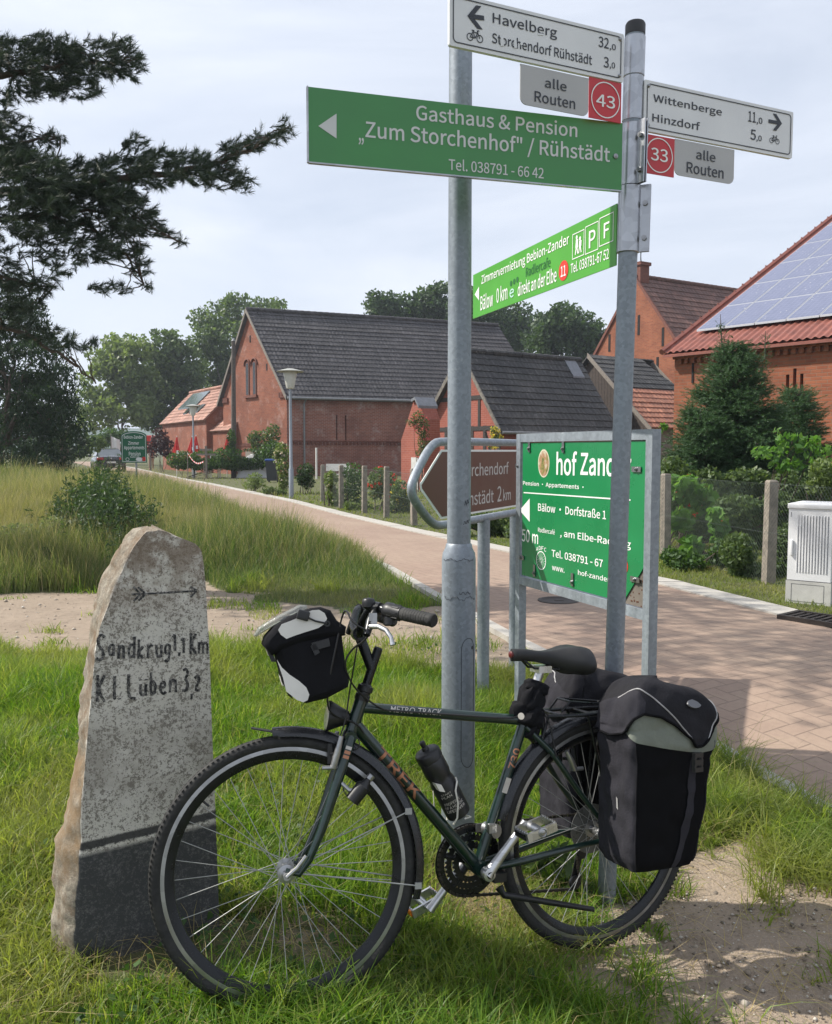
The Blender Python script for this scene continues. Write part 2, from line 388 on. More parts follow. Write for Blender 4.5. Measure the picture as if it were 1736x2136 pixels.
def kerb(name, edge, side, wdt, rise, y0, y1, step):
    m = MB(); y = y0
    while y < y1:
        ya, yb = y + .004, min(y + step, y1) - .004; q = []
        for yy in (ya, yb):
            x = float(xat(edge, yy))
            for k in (0, wdt * side): q.append((x + k, yy))
        z = [float(gz(*p)) for p in q]; j = random.uniform(-.004, .004)
        a, b, c_, d = q
        P = [V((a[0], a[1], z[0] - .05)), V((b[0], b[1], z[1] - .05)), V((d[0], d[1], z[3] - .05)), V((c_[0], c_[1], z[2] - .05))]
        m.hexa(P + [p + V((0, 0, .05 + rise + j)) for p in P]); y += step
    setp(m.build(name, conc), kind='structure')
kerb('kerb_strip', FAR_EDGE, 1, .33, .030, 7.3, 85, 1.0)
kerb('kerb', NEAR_EDGE, -1, .10, .045, 0, 30, .8)
# a gully grate at the end of the edging and a cover in the road
iron = simple('cast_iron', (.05, .042, .038), .65, .6, 40, .3, 200, .2)
c0 = G(1752, 1306); c0.z = float(gz(c0.x, c0.y)) + .02
gr_ = thing('drain_grate', 'slotted rusty drain grate at the near end of the pale edging', 'drain grate', c0)
ax_ = V((.63, -.78, 0)).normalized(); ay_ = V((.78, .63, 0))
m = MB()
for s_ in (-1, 1):
    m.box(c0 + ay_ * .16 * s_ + V((0, 0, .012)), ax_ * .45, ay_ * .02, (0, 0, .02)); m.box(c0 + ax_ * .43 * s_ + V((0, 0, .012)), ax_ * .02, ay_ * .14, (0, 0, .02))
m.build('frame', iron, gr_)
for k in range(13):
    m = MB(); m.box(c0 + ax_ * (-.37 + .062 * k) + V((0, 0, .012)), ax_ * .014, ay_ * .14, (0, 0, .015)); m.build('bar', iron, gr_)
c0 = G(1166, 1260); c0.z = float(gz(c0.x, c0.y)) + .036
m = MB(); m.lathe(c0, (0, 0, 1), [(-.03, .20), (.004, .20), (.006, .17), (.006, .165), (.002, .16), (.002, .05), (.007, .045), (.007, 0)], 28)
setp(m.build('manhole_cover', iron), 'flat round iron cover set in the red pavers behind the green board', 'manhole cover')
# distant hills
t = NT('wooded_hill'); P_ = t.pos(); hillm = t.pbr(t.mix(t.noise(P_, .05, 6), (.045, .075, .06), (.08, .12, .09)), 1.0)
def hills(x0, x1, y, h, seed):
    n = 90; m = MB()
    def fn(u, v):
        x = x0 + (x1 - x0) * u; hh = h * (.55 + .45 * float(vnoise(x, 0, .012, seed))) + h * .16 * float(vnoise(x, 0, .09, seed + 1)) * 1
        k = min(1, 4 * u, 4 * (1 - u)); q = math.sin(math.pi * v)
        return (x, y + (v - .5) * 160, -2 + (hh * k + 2) * q)
    m.grid(fn, n * 2, 9); return m
o = hills(-420, -60, 560, 17, 1).build('hills', hillm); setp(o, kind='structure')
o = hills(-500, 900, 900, 16, 5).build('far_hills', hillm); setp(o, kind='structure')
# ------------------------------------------------------------------ buildings
BR_PLAIN = brickmat('red_brick', (.24, .068, .030), (.315, .102, .046), (.22, .13, .085), .5)  # brighter red brick without white patches
BR_BARN = brickmat('old_red_brick', (.205, .056, .028), (.275, .082, .039), (.215, .128, .092), .55, .3)
BR_SALT = brickmat('weathered_brick', (.23, .082, .056), (.31, .115, .075), (.36, .28, .24), .5, .6)
BR_RED = brickmat('painted_red_brick', (.28, .070, .046), (.32, .09, .058), (.36, .16, .12), .4)
def tilemat(name, c1, c2, lich, amt=.5):
    t = NT(name); P_ = t.pos(); i = t.isl()
    n1 = t.noise(P_, .5, 5, .6); n2 = t.noise(P_, 9, 5, .7); n3 = t.noise(t.n('ShaderNodeMapping', {'Vector': P_, 'Scale': (1, 1, 1)}).outputs[0], 30, 3, .7)
    c = t.mix(t.rng(n1, .35, .65), c1, c2); c = t.mix(t.rng(n2, .56, .72, 0, amt), c, lich); c = t.mix(t.rng(n3, .55, .75, 0, .5), c, tuple(x * .55 for x in c1))
    u = t.n('ShaderNodeVectorMath', {0: t.uv(), 1: (1 / .24, 1 / .34, 1)}, operation='MULTIPLY').outputs[0]; u = t.n('ShaderNodeVectorMath', {0: u}, operation='FLOOR').outputs[0]; w = t.n('ShaderNodeTexWhiteNoise', {0: u}).outputs['Value']
    c = t.mix(1.0, c, t.ramp(w, [(0, .72), (.85, 1.12), (1, 1.5)]), 'MULTIPLY')
    return t.pbr(c, .75, 0, t.bump(n3, .3, .01))
T_DARK = tilemat('dark_roof_tile', (.052, .049, .052), (.072, .067, .070), (.15, .148, .145), .45)
T_OLD = tilemat('mossy_roof_tile', (.030, .030, .032), (.060, .058, .056), (.20, .20, .185), .75)
T_BROWN = tilemat('brown_roof_tile', (.115, .056, .045), (.15, .075, .058), (.08, .055, .05), .5)
T_RED = tilemat('red_roof_tile', (.26, .10, .062), (.33, .145, .09), (.15, .08, .06), .5)
T_PINK = tilemat('pale_red_roof_tile', (.27, .13, .092), (.33, .17, .122), (.25, .15, .12), .4)
DARKW = simple('tarred_wood', (.035, .030, .028), .85, 0, 18, .3, 60, .3, .01)
GREYW = simple('weathered_wood', (.20, .175, .15), .85, 0, 14, .25, 60, .3, .01)
TRIMB = simple('dark_brick_trim', (.15, .055, .038), .85, 0, 12, .3, 50, .3, .01)
GLASS = simple('dark_pane', (.02, .022, .026), .12, 0, 4, .2)
HOLE = simple('dark_opening', (.012, .010, .010), .95, 0, 4, .2)
ZINC = galv('zinc_gutter', (.28, .29, .30), .5, .4, 20)
SLATE = simple('lead_flashing', (.19, .20, .22), .5, .3, 8, .2)
WHITEP = simple('white_paint', (.72, .71, .68), .5, 0, 9, .05)
class Bld:
    def __init__(s, O, a, skew=0):
        s.O = V(O); s.d = V((math.cos(a), math.sin(a), 0)); s.n = V((-math.sin(a + skew), math.cos(a + skew), 0)); s.out = V((s.d.y, -s.d.x, 0))
    def __call__(s, l, w, z): return s.O + s.d * l + s.n * w + V((0, 0, z))
def wall_open(m, P, l0, l1, z0, z1, ops, inn, mi=0):
    """a wall in the l-z plane with real openings; inn(l,z) is the point at the back of a reveal"""
    ls = sorted({l0, l1} | {x for o in ops for x in (o[0], o[1])}); zs = sorted({z0, z1} | {x for o in ops for x in (o[2], o[3])})
    for a, b in zip(ls, ls[1:]):
        for c, d in zip(zs, zs[1:]):
            if any(o[0] <= a and b <= o[1] and o[2] <= c and d <= o[3] for o in ops): continue
            m.add([P(a, c), P(b, c), P(b, d), P(a, d)], [(0, 1, 2, 3)], mi)
    for a, b, c, d in ops:
        q = [P(a, c), P(b, c), P(b, d), P(a, d)]; r_ = [inn(a, c), inn(b, c), inn(b, d), inn(a, d)]
        for i in range(4): m.add([q[i], q[(i + 1) % 4], r_[(i + 1) % 4], r_[i]], [(0, 1, 2, 3)], mi)
def roof_tiles(m, e0, e1, r0, r1, row=.34, colw=.24, lift=.035, wave=.022, under=.07, jit=.010):
    e0, e1, r0, r1 = map(V, (e0, e1, r0, r1)); nrm = (e1 - e0).cross(r0 - e0).normalized()
    if nrm.z < 0: nrm = -nrm
    le = (e1 - e0).length; ls = (r0 - e0).length; nc = max(2, round(le / colw)); nr = max(2, round(ls / row)); S = 4
    nu = nc * S + 1; vs = []; j2 = []
    for j in range(nr):
        for tt, h in ((0.0, lift), (.995, 0.0)): j2.append(((j + tt) / nr, h, random.uniform(-jit, jit)))
    for (v, h, jj) in j2:
        a, b = e0.lerp(r0, v), e1.lerp(r1, v)
        for i in range(nu):
            ph = (i % S) / S; wv = (math.sin(2 * math.pi * ph) * .5 + .5) * wave
            vs.append(a.lerp(b, i / (nu - 1)) + nrm * (h + wv + jj + .012 * math.sin(i * .031 + v * 3)))
    m.add(vs, [(j * nu + i, j * nu + i + 1, (j + 1) * nu + i + 1, (j + 1) * nu + i) for j in range(len(j2) - 1) for i in range(nu - 1)], 0, False)
    q = [e0, e1, r1, r0]; b = [p - nrm * under for p in q]; tq = [p - nrm * .004 for p in q]
    m.hexa(b + tq); return nrm
def gabled(name, label, cat, B, L, Wd, ze, zr, brick, tile, rf=.5, z0=-.3, over=.25, gab=.15, ops=(), tiles=None, back=True, front_brick=None, trow=.34, tcol=.24):
    """walls and a pitched roof; l along the ridge, w across; front wall at w=0, near gable at l=0"""
    th_ = thing(name, label, cat, B(0, 0, 0))
    m = MB(); wr = Wd * rf
    wall_open(m, lambda l, z: B(l, 0, z), 0, L, z0, ze, ops, lambda l, z: B(l, .22, z), 1 if front_brick else 0)
    m.add([B(0, Wd, z0), B(L, Wd, z0), B(L, Wd, ze), B(0, Wd, ze)], [(3, 2, 1, 0)])
    for l in (0, L): m.add([B(l, 0, z0), B(l, Wd, z0), B(l, Wd, ze), B(l, wr, zr), B(l, 0, ze)], [(0, 1, 2, 3, 4)])
    m.build('wall', [brick, front_brick] if front_brick else brick, th_, uv=True)
    m = MB(); k1 = (zr - ze) / wr; k2 = (zr - ze) / (Wd - wr)
    roof_tiles(m, B(-gab, -over, ze - over * k1 + .06), B(L + gab, -over, ze - over * k1 + .06), B(-gab, wr, zr + .06), B(L + gab, wr, zr + .06), trow, tcol)
    if back: roof_tiles(m, B(L + gab, Wd + over, ze - over * k2 + .06), B(-gab, Wd + over, ze - over * k2 + .06), B(L + gab, wr, zr + .06), B(-gab, wr, zr + .06), trow, tcol)
    n = max(3, int(L / .38))
    for i in range(n):
        a, b = B(-gab + (L + 2 * gab) * i / n, wr, zr + .10), B(-gab + (L + 2 * gab) * (i + 1) / n - .02, wr, zr + .10); m.tube([a, b + V((0, 0, .015))], .13, 8)
    rf_ = m.build('roof', tiles or tile, th_, uv=True)
    return th_, rf_
def corbels(m, P, l0, l1, z, n, size=(.11, .08, .2), out=V((0, 0, 0))):
    for i in range(n):
        l = l0 + (l1 - l0) * (i + .5) / n; c = P(l, z) + out * size[1] / 2
        d = (P(l + .01, z) - P(l, z)).normalized(); m.box(c, d * size[0] / 2, out * size[1] / 2, (0, 0, size[2] / 2))
def arch(c, ud, w, h, n=10):
    """outline of a round headed opening standing on c"""
    q = [c - ud * w / 2, c + ud * w / 2]; r_ = w / 2
    return q + [c + ud * r_ * math.cos(math.pi * k / n) + V((0, 0, h - r_ + r_ * math.sin(math.pi * k / n))) for k in range(n + 1)]

# -- the long barn
B = Bld((-7.30, 49.0, 0), R(23), R(17)); L, WD, ZE, ZR = 16.6, 7.6, 4.72, 9.75
sl = [(2.9, 3.0, 2.05, 3.5), (3.45, 3.55, 2.05, 3.5), (8.3, 8.4, 2.05, 3.5), (8.85, 8.95, 2.05, 3.5)]
wn1 = (8.9, 9.75, .45, 1.55)
barn, roof = gabled('barn', 'long brick barn with steep dark tiled roof and paired arched gable windows', 'barn', B, L, WD, ZE, ZR, BR_BARN, T_DARK, .54, ops=sl + [wn1], front_brick=BR_SALT, over=.35, gab=.2)
for a, b, c, d in sl:
    m = MB(); m.add([B(a, .2, c), B(b, .2, c), B(b, .2, d), B(a, .2, d)], [(0, 1, 2, 3)]); m.build('vent_slit', HOLE, barn)
a, b, c, d = wn1; m = MB()
for (x0, x1, y0, y1) in ((a, b, c, c + .07), (a, b, d - .07, d), (a, a + .07, c + .07, d - .07), (b - .07, b, c + .07, d - .07), ((a + b) / 2 - .03, (a + b) / 2 + .03, c + .07, d - .07)):
    m.hexa([B(x0, .16, y0), B(x1, .16, y0), B(x1, .10, y0), B(x0, .10, y0), B(x0, .16, y1), B(x1, .16, y1), B(x1, .10, y1), B(x0, .10, y1)])
w_ = m.build('window', GREYW, barn)
m = MB(); m.add([B(a + .03, .15, c + .03), B(b - .03, .15, c + .03), B(b - .03, .15, d - .03), B(a + .03, .15, d - .03)], [(0, 1, 2, 3)]); m.build('pane', GLASS, w_)
m = MB(); m.hexa([B(a - .08, .02, c - .1), B(b + .08, .02, c - .1), B(b + .08, -.07, c - .1), B(a - .08, -.07, c - .1), B(a - .08, .02, c), B(b + .08, .02, c), B(b + .08, -.07, c - .015), B(a - .08, -.07, c - .015)]); m.build('sill', TRIMB, w_)
m = MB(); corbels(m, lambda l, z: B(l, 0, z), .2, L - .2, 1.86, 70, (.12, .07, .16), B.out); corbels(m, lambda l, z: B(l, 0, z), .1, L - .1, 4.45, 46, (.14, .09, .2), B.out)
m.box(B(L / 2, 0, 1.99) + B.out * .03, B.d * L / 2, B.out * .03, (0, 0, .03)); m.build('cornice', TRIMB, barn)
go = -B.d; m = MB()
corbels(m, lambda l, z: B(0, l, z), .1, WD - .1, 1.80, 44, (.10, .06, .18), go); m.build('gable_cornice', TRIMB, barn)
for w0, w1 in ((.05, .75), (WD - .75, WD - .05)): m = MB(); corbels(m, lambda l, z: B(0, l, z), w0, w1, ZE - .12, 4, (.12, .10, .3), go); m.build('eave_corbels', TRIMB, barn)
for dw in (-.42, .42):
    c = B(0, WD * .52 + dw, 4.75) + go * .03
    m = MB(); m.prism(arch(c, B.n, .40, 2.0), go * .02); f_ = m.build('window', GREYW if False else TRIMB, barn)
    m = MB(); m.prism(arch(c + V((0, 0, .06)) + go * .021, B.n, .28, 1.88), go * .004); m.build('pane', GLASS, f_)
    m = MB(); pts = [c + go * .03 + B.n * (.32 * math.cos(q)) + V((0, 0, 1.82 + .34 * math.sin(q))) for q in np.linspace(-.15, math.pi + .15, 14)]; m.tube(pts, .055, 6); m.build('brick_arch', TRIMB, f_)
m = MB(); m.box(B(0, WD * .52, 4.68) + go * .06, B.n * .75, go * .07, (0, 0, .07)); m.build('sill', TRIMB, barn)
for w0, z0 in ((WD * .53, 8.1), (WD * .28, 6.3)):
    m = MB(); m.box(B(0, w0, z0) + go * .01, B.n * .06, go * .012, (0, 0, .2)); m.build('vent_slit', HOLE, barn)
m = MB(); wr = WD * .54
for w0, z0, w1, z1 in ((-.35, ZE - .33, wr, ZR + .03), (wr, ZR + .03, WD + .35, ZE - .38)):
    m.hexa([B(-.24, w0, z0 - .12), B(-.24, w1, z1 - .12), B(-.20, w1, z1 - .12), B(-.20, w0, z0 - .12), B(-.24, w0, z0 + .12), B(-.24, w1, z1 + .12), B(-.20, w1, z1 + .12), B(-.20, w0, z0 + .12)])
m.build('barge_board', GREYW, barn)
m = MB(); m.tube([B(-.2, -.46, ZE - .32), B(L + .2, -.46, ZE - .32)], .075, 8); m.build('gutter', ZINC, barn)
m = MB(); m.tube([B(.95, -.42, ZE - .3), B(.95, -.12, ZE - .6), B(.95, -.10, -.1)], .055, 8); m.build('downpipe', ZINC, barn)
for w0, w1, z0, z1 in ((WD * .70, WD * .84, -.1, 1.3), (WD * .5, WD * .62, -.1, 1.4)):
    m = MB(); m.box(B(0, (w0 + w1) / 2, (z0 + z1) / 2) + go * .02, B.n * (w1 - w0) / 2, go * .03, (0, 0, (z1 - z0) / 2)); m.build('door', GREYW, barn)
# -- low house with the solar collector, farther along the road
Bh = Bld((-13.6, 56.2, 0), R(121)); Lh = 10.8
house, rfh = gabled('house', 'low brick house with pale red tiles and a solar collector on its roof', 'house', Bh, Lh, -4.4, 3.55, 5.75, BR_BARN, T_PINK, .5, gab=.1, over=-.2, back=True)
k = (5.75 - 3.55) / 2.2
def rp_(l, s_, h=.12): return Bh(l, -s_, 3.55 + s_ * k + h)
m = MB(); q = [rp_(5.2, .8), rp_(9.3, .8), rp_(9.3, 1.95), rp_(5.2, 1.95)]; nn = V((0, 0, .09)); m.hexa(q + [p + nn for p in q]); m.build('solar_collector', simple('collector_glass', (.10, .13, .14), .15, .2, 3, .2), house)
for l in (3.0, 4.2, 5.6):
    m = MB(); q = [rp_(l, .35), rp_(l + .9, .35), rp_(l + .9, .9), rp_(l, .9)]; m.hexa(q + [p + V((0, 0, .07)) for p in q]); m.build('skylight', GLASS, house)
Ba = Bld((-11.4, 53.2, 0), R(121)); annex, _ = gabled('outbuilding', 'small lean brick outbuilding with pale tiles between the low house and the barn', 'outbuilding', Ba, 4.6, -4.2, 2.75, 5.0, BR_BARN, T_PINK, .62, gab=.05, over=-.15)

# -- half timbered shed behind the brown sign
Bs = Bld((3.315, 34.0, 0), R(35.5)); Ls, Ws, Zs, Zt = 6.5, 4.9, 2.45, 5.45
shed, _ = gabled('shed', 'low half timbered shed with red infill and a sagging black tiled roof', 'shed', Bs, Ls, Ws, Zs, Zt, BR_RED, T_OLD, .45, over=.25, gab=.22, trow=.36, tcol=.26)
go = -Bs.d; m = MB()
for w0 in (.08, .95, 1.75, 2.6, 3.5, 4.2, 4.82): m.box(Bs(0, w0, 1.1) + go * .012, Bs.n * .085, go * .014, (0, 0, 1.35))
for z0, w0, w1 in ((1.0, 0, 4.9), (2.35, 0, 4.9), (3.6, .9, 4.0)): m.box(Bs(0, (w0 + w1) / 2, z0) + go * .016, Bs.n * (w1 - w0) / 2, go * .014, (0, 0, .085))
for w0, z0, w1, z1 in ((.1, .2, .9, 2.2), (4.8, .2, 4.0, 2.2)): m.tube([Bs(-.02, w0, z0), Bs(-.02, w1, z1)], .06, 4)
for w0 in (1.3, 2.2, 3.2): m.box(Bs(0, w0, 2.95) + go * .013, Bs.n * .07, go * .014, (0, 0, .55))
m.build('timber_frame', DARKW, shed)
m = MB(); wr = Ws * .45
for w0, z0, w1, z1 in ((-.3, Zs - .28, wr, Zt + .02), (wr, Zt + .02, Ws + .35, Zs - .3)):
    m.hexa([Bs(-.27, w0, z0 - .14), Bs(-.27, w1, z1 - .14), Bs(-.22, w1, z1 - .14), Bs(-.22, w0, z0 - .14), Bs(-.27, w0, z0 + .10), Bs(-.27, w1, z1 + .10), Bs(-.22, w1, z1 + .10), Bs(-.22, w0, z0 + .10)])
m.build('barge_board', simple('lichen_board', (.16, .145, .125), .9, 0, 6, .5, 40, .3, .01), shed)
m = MB(); m.tube([Bs(-.2, -.34, Zs - .30), Bs(Ls, -.34, Zs - .32)], .06, 8); m.build('gutter', ZINC, shed)
m = MB(); m.hexa([Bs(5.6, 1.55, 4.67), Bs(6.3, 1.55, 4.67), Bs(6.3, 2.1, 5.38), Bs(5.6, 2.1, 5.38), Bs(5.6, 1.55, 4.75), Bs(6.3, 1.55, 4.75), Bs(6.3, 2.1, 5.48), Bs(5.6, 2.1, 5.48)]); m.build('roof_patch', SLATE, shed)
# -- board gabled shed next to it, its tiles black above and red below
B2 = Bld((10.35, 38.2, 0), R(33)); L2, W2, Z2, Z3 = 4.1, 7.3, 2.65, 5.92
shed2 = thing('board_shed', 'shed with dark board gable, tiles black above and red below', 'shed', B2(0, 0, 0))
m = MB(); wr = W2 * .5
for l in (0, L2): m.add([B2(l, 0, -.3), B2(l, W2, -.3), B2(l, W2, Z2), B2(l, wr, Z3), B2(l, 0, Z2)], [(0, 1, 2, 3, 4)])
m.add([B2(0, 0, -.3), B2(L2, 0, -.3), B2(L2, 0, Z2), B2(0, 0, Z2)], [(0, 1, 2, 3)]); m.add([B2(0, W2, -.3), B2(L2, W2, -.3), B2(L2, W2, Z2), B2(0, W2, Z2)], [(3, 2, 1, 0)])
m.build('wall', GREYW, shed2)
m = MB()
for i in range(36):
    w0 = .1 + i * .2; zt = Z2 + (Z3 - Z2) * (1 - abs(w0 - wr) / wr) - .08; m.box(B2(0, w0, (zt + .5) / 2) - B2.d * .02, B2.n * .093, B2.d * .015, (0, 0, (zt - .5) / 2))
m.build('gable_boards', simple('brown_boards', (.055, .042, .035), .85, 0, 10, .4, 60, .3, .01), shed2)
kk = (Z3 - Z2) / wr; mid = .50
def r2(l, w, h=.06): return B2(l, w, Z2 + w * kk + h)
m = MB(); roof_tiles(m, r2(-.3, wr * mid), r2(L2, wr * mid), r2(-.3, wr), r2(L2 - .9, wr), .36, .26); roof_tiles(m, B2(L2, W2 + .2, Z2 - .2 * kk + .06), B2(-.3, W2 + .2, Z2 - .2 * kk + .06), B2(L2, wr, Z3 + .06), B2(-.3, wr, Z3 + .06), .36, .26)
m.build('black_roof', T_OLD, shed2, uv=True); m = MB(); roof_tiles(m, r2(-.3, -.3), r2(L2, -.3), r2(-.3, wr * mid - .02), r2(L2, wr * mid - .02), .36, .26); m.build('red_roof', T_RED, shed2, uv=True)
m = MB(); m.hexa([B2(-.36, -.35, Z2 - .45), B2(-.36, wr, Z3 - .12), B2(-.30, wr, Z3 - .12), B2(-.30, -.35, Z2 - .45), B2(-.36, -.35, Z2 - .22), B2(-.36, wr, Z3 + .12), B2(-.30, wr, Z3 + .12), B2(-.30, -.35, Z2 - .22)]); m.build('barge_board', GREYW, shed2)
# -- little brick lean-to with roses, left of the shed
Bl = Bld((.02, 30.9, 0), R(33)); ll = thing('brick_annex', 'small red brick annex with stone coping beside the half timbered shed', 'annex', Bl(0, 0, 0))
m = MB(); prof = [(0, -.3), (0, 1.85), (.42, 2.45), (.95, 3.25), (1.22, 3.32), (1.5, 3.0), (1.75, 2.6), (1.75, -.3)]
m.prism([Bl(.6, 2.0 - a * .9, z) for a, z in prof], Bl.d * .7); m.build('wall', BR_RED, ll, uv=True)
m = MB()
for (a, z), (b, y) in zip(prof[3:5], prof[4:6]): m.hexa([Bl(.5, 2.0 - a * .9, z), Bl(.5, 2.0 - b * .9, y), Bl(1.36, 2.0 - b * .9, y), Bl(1.36, 2.0 - a * .9, z)] + [Bl(.5, 2.0 - a * .9, z + .1), Bl(.5, 2.0 - b * .9, y + .1), Bl(1.36, 2.0 - b * .9, y + .1), Bl(1.36, 2.0 - a * .9, z + .1)])
m.build('coping', SLATE, ll)
m = MB(); m.box(Bl(.6, 1.0, .45) - Bl.d * .02, Bl.n * .22, Bl.d * .03, (0, 0, .75)); m.build('door', simple('white_door', (.55, .54, .52), .6, 0, 8, .1), ll)

# -- tall brick house with a chimney
Bt = Bld((14.15, 46, 0), R(31)); Lt, Wt, Zw, Zx = 11, 7.2, 6.6, 11.1
tall, _ = gabled('brick_house', 'tall brick house with a narrow slit gable, brown tiles and a gable chimney', 'house', Bt, Lt, Wt, Zw, Zx, BR_PLAIN, T_BROWN, .5, over=.1, gab=.05, trow=.4, tcol=.3)
go = -Bt.d
for w0, z0, h in ((3.3, 8.45, .55), (3.8, 8.45, .55), (5.6, 7.7, .5), (1.5, 7.6, .5), (2.2, 6.05, .35), (2.55, 6.05, .35), (1.85, 6.2, .35), (4.9, 6.0, .4)):
    m = MB(); m.box(Bt(0, w0, z0) + go * .008, Bt.n * .08, go * .012, (0, 0, h)); m.build('vent_slit', HOLE, tall)
m = MB(); c = Bt(.35, Wt * .5, Zx + .25); m.box(c, Bt.d * .34, Bt.n * .34, (0, 0, .55)); m.box(c + V((0, 0, .5)), Bt.d * .42, Bt.n * .42, (0, 0, .09)); ch = m.build('chimney', [TRIMB], tall)
m = MB(); c = c + V((0, 0, .5)); m.tube([c, c + V((0, 0, 1.35))], .02, 5); m.tube([c + V((-.25, 0, 1.2)), c + V((.3, 0, 1.2))], .014, 4); m.tube([c + V((.02, 0, .5 + .5 * math.sin(q))) + V((.15 * (1 - math.cos(q)), 0, 0)) for q in np.linspace(-1.5, 2.2, 12)], .016, 4); m.build('weather_vane', simple('black_iron', (.02, .02, .02), .6, .5), ch)
m = MB(); 
for w0, z0, w1, z1 in ((-.12, Zw - .1, Wt / 2, Zx + .03), (Wt / 2, Zx + .03, Wt + .12, Zw - .1)):
    m.hexa([Bt(-.1, w0, z0 - .12), Bt(-.1, w1, z1 - .12), Bt(.02, w1, z1 - .12), Bt(.02, w0, z0 - .12), Bt(-.1, w0, z0 + .12), Bt(-.1, w1, z1 + .12), Bt(.02, w1, z1 + .12), Bt(.02, w0, z0 + .12)])
m.build('verge', TRIMB, tall)

# -- brick barn with the solar roof
Br = Bld((6.83, 23, 0), R(-50.1)); Lr, Wr, Ze, SL = 8.5, 9.6, 4.10, .54
rb = thing('solar_barn', 'orange brick barn under a red sheet roof covered with solar panels', 'barn', Br(0, 0, 0))
ops = [(3.05, 3.13, 2.75, 3.25), (3.22, 3.30, 2.75, 3.38), (3.39, 3.47, 2.75, 3.25)]
m = MB(); Zr = Ze + SL * Wr
wall_open(m, lambda l, z: Br(l, 0, z), 0, Lr, -.3, Ze, ops, lambda l, z: Br(l, .25, z))
for l in (0, Lr): m.add([Br(l, 0, -.3), Br(l, Wr * 2, -.3), Br(l, Wr * 2, Ze), Br(l, Wr, Zr), Br(l, 0, Ze)], [(0, 1, 2, 3, 4)])
m.build('wall', BR_PLAIN, rb, uv=True)
for a, b, c, d in ops:
    m = MB(); m.add([Br(a, .23, c), Br(b, .23, c), Br(b, .23, d), Br(a, .23, d)], [(0, 1, 2, 3)]); m.build('vent_slit', HOLE, rb)
m = MB(); corbels(m, lambda l, z: Br(l, 0, z), .1, Lr, 3.78, 44, (.10, .08, .13), Br.out)
m.box(Br(Lr / 2, 0, 3.88) + Br.out * .05, Br.d * Lr / 2, Br.out * .05, (0, 0, .035)); m.box(Br(Lr / 2, 0, 3.98) + Br.out * .075, Br.d * (Lr / 2 + .07), Br.out * .075, (0, 0, .06)); m.build('cornice', BR_PLAIN, rb, uv=True)
m = MB(); corbels(m, lambda l, z: Br(l, 0, z), .6, Lr, 1.35, 60, (.07, .04, .10), Br.out); m.box(Br(Lr / 2, 0, 1.44) + Br.out * .02, Br.d * Lr / 2, Br.out * .025, (0, 0, .03)); m.build('string_course', TRIMB, rb)
m = MB()
for z0, z1 in ((3.2, 3.75),): m.box(Br(.55, 0, (z0 + z1) / 2) + Br.out * .01, Br.d * .025, Br.out * .012, (0, 0, (z1 - z0) / 2))
m.build('wall_anchor', HOLE, rb)
redsheet = simple('red_sheet_metal', (.215, .072, .052), .6, .1, 4, .25, 0)
m = MB()
def rr(l, t_, h=0.0): return Br(l, t_, Ze + SL * t_ + h)
nu_ = int((Lr + .3) / .09) * 4
def fn(u, v):
    l = -.18 + (Lr + .3) * u; return rr(l, -.28 + (Wr + .28) * v, .07 + .022 * math.sin(l / .19 * 2 * math.pi))
m.grid(fn, nu_, 3, 0, True)
q = [rr(-.18, -.28, 0), rr(Lr + .1, -.28, 0), rr(Lr + .1, Wr, 0), rr(-.18, Wr, 0)]; m.hexa([p - V((0, 0, .06)) for p in q] + q)
q = [Br(-.18, Wr * 2 + .3, Ze - .3 * SL), Br(Lr, Wr * 2 + .3, Ze - .3 * SL), Br(Lr, Wr, Zr), Br(-.18, Wr, Zr)]; m.hexa(q + [p + V((0, 0, .06)) for p in q])
m.build('roof', redsheet, rb)
m = MB()
m.tube([rr(-.2, -.3, .10), rr(-.2, Wr, .10)], .085, 6)
for k in range(22): m.box(rr(-.2, .2 + k * .43, .20), Br.d * .015, Br.n * .015, (0, 0, .03))
m.build('verge', redsheet, rb)
t = NT('solar_cells'); u = t.uv()
b = t.n('ShaderNodeTexBrick', {'Vector': u, 'Color1': (.10, .115, .185), 'Color2': (.12, .135, .215), 'Mortar': (.19, .21, .31), 'Scale': 1.0, 'Mortar Size': .005, 'Brick Width': .133, 'Row Height': .133}, offset=0.0)
fl = t.n('ShaderNodeTexVoronoi', {'Vector': t.obj(), 'Scale': 60.0}).outputs['Color']
c = t.mix(t.rng(fl, 0, 1, 0, .25), b.outputs[0], (.20, .21, .30))
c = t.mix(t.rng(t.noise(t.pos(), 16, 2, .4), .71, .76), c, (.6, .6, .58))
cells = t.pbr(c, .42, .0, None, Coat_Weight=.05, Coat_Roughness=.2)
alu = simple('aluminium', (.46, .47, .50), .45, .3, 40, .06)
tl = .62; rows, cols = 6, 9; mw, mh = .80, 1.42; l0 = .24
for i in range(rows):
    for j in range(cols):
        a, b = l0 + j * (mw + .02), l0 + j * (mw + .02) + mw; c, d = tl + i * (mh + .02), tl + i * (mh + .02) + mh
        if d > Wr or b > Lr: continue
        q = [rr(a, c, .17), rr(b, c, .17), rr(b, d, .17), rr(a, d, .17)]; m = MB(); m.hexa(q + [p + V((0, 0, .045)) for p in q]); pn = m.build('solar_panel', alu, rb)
        e = .016; q = [rr(a + e, c + e, .2175), rr(b - e, c + e, .2175), rr(b - e, d - e, .2175), rr(a + e, d - e, .2175)]; m = MB(); m.add(q, [(0, 1, 2, 3)])
        me_o = m.build('cell_field', cells, pn); uvl = me_o.data.uv_layers.new(name='uv').data
        for li, uvv in zip(range(4), ((0, 0), (mw - .044, 0), (mw - .044, mh - .044), (0, mh - .044))): uvl[li].uv = uvv
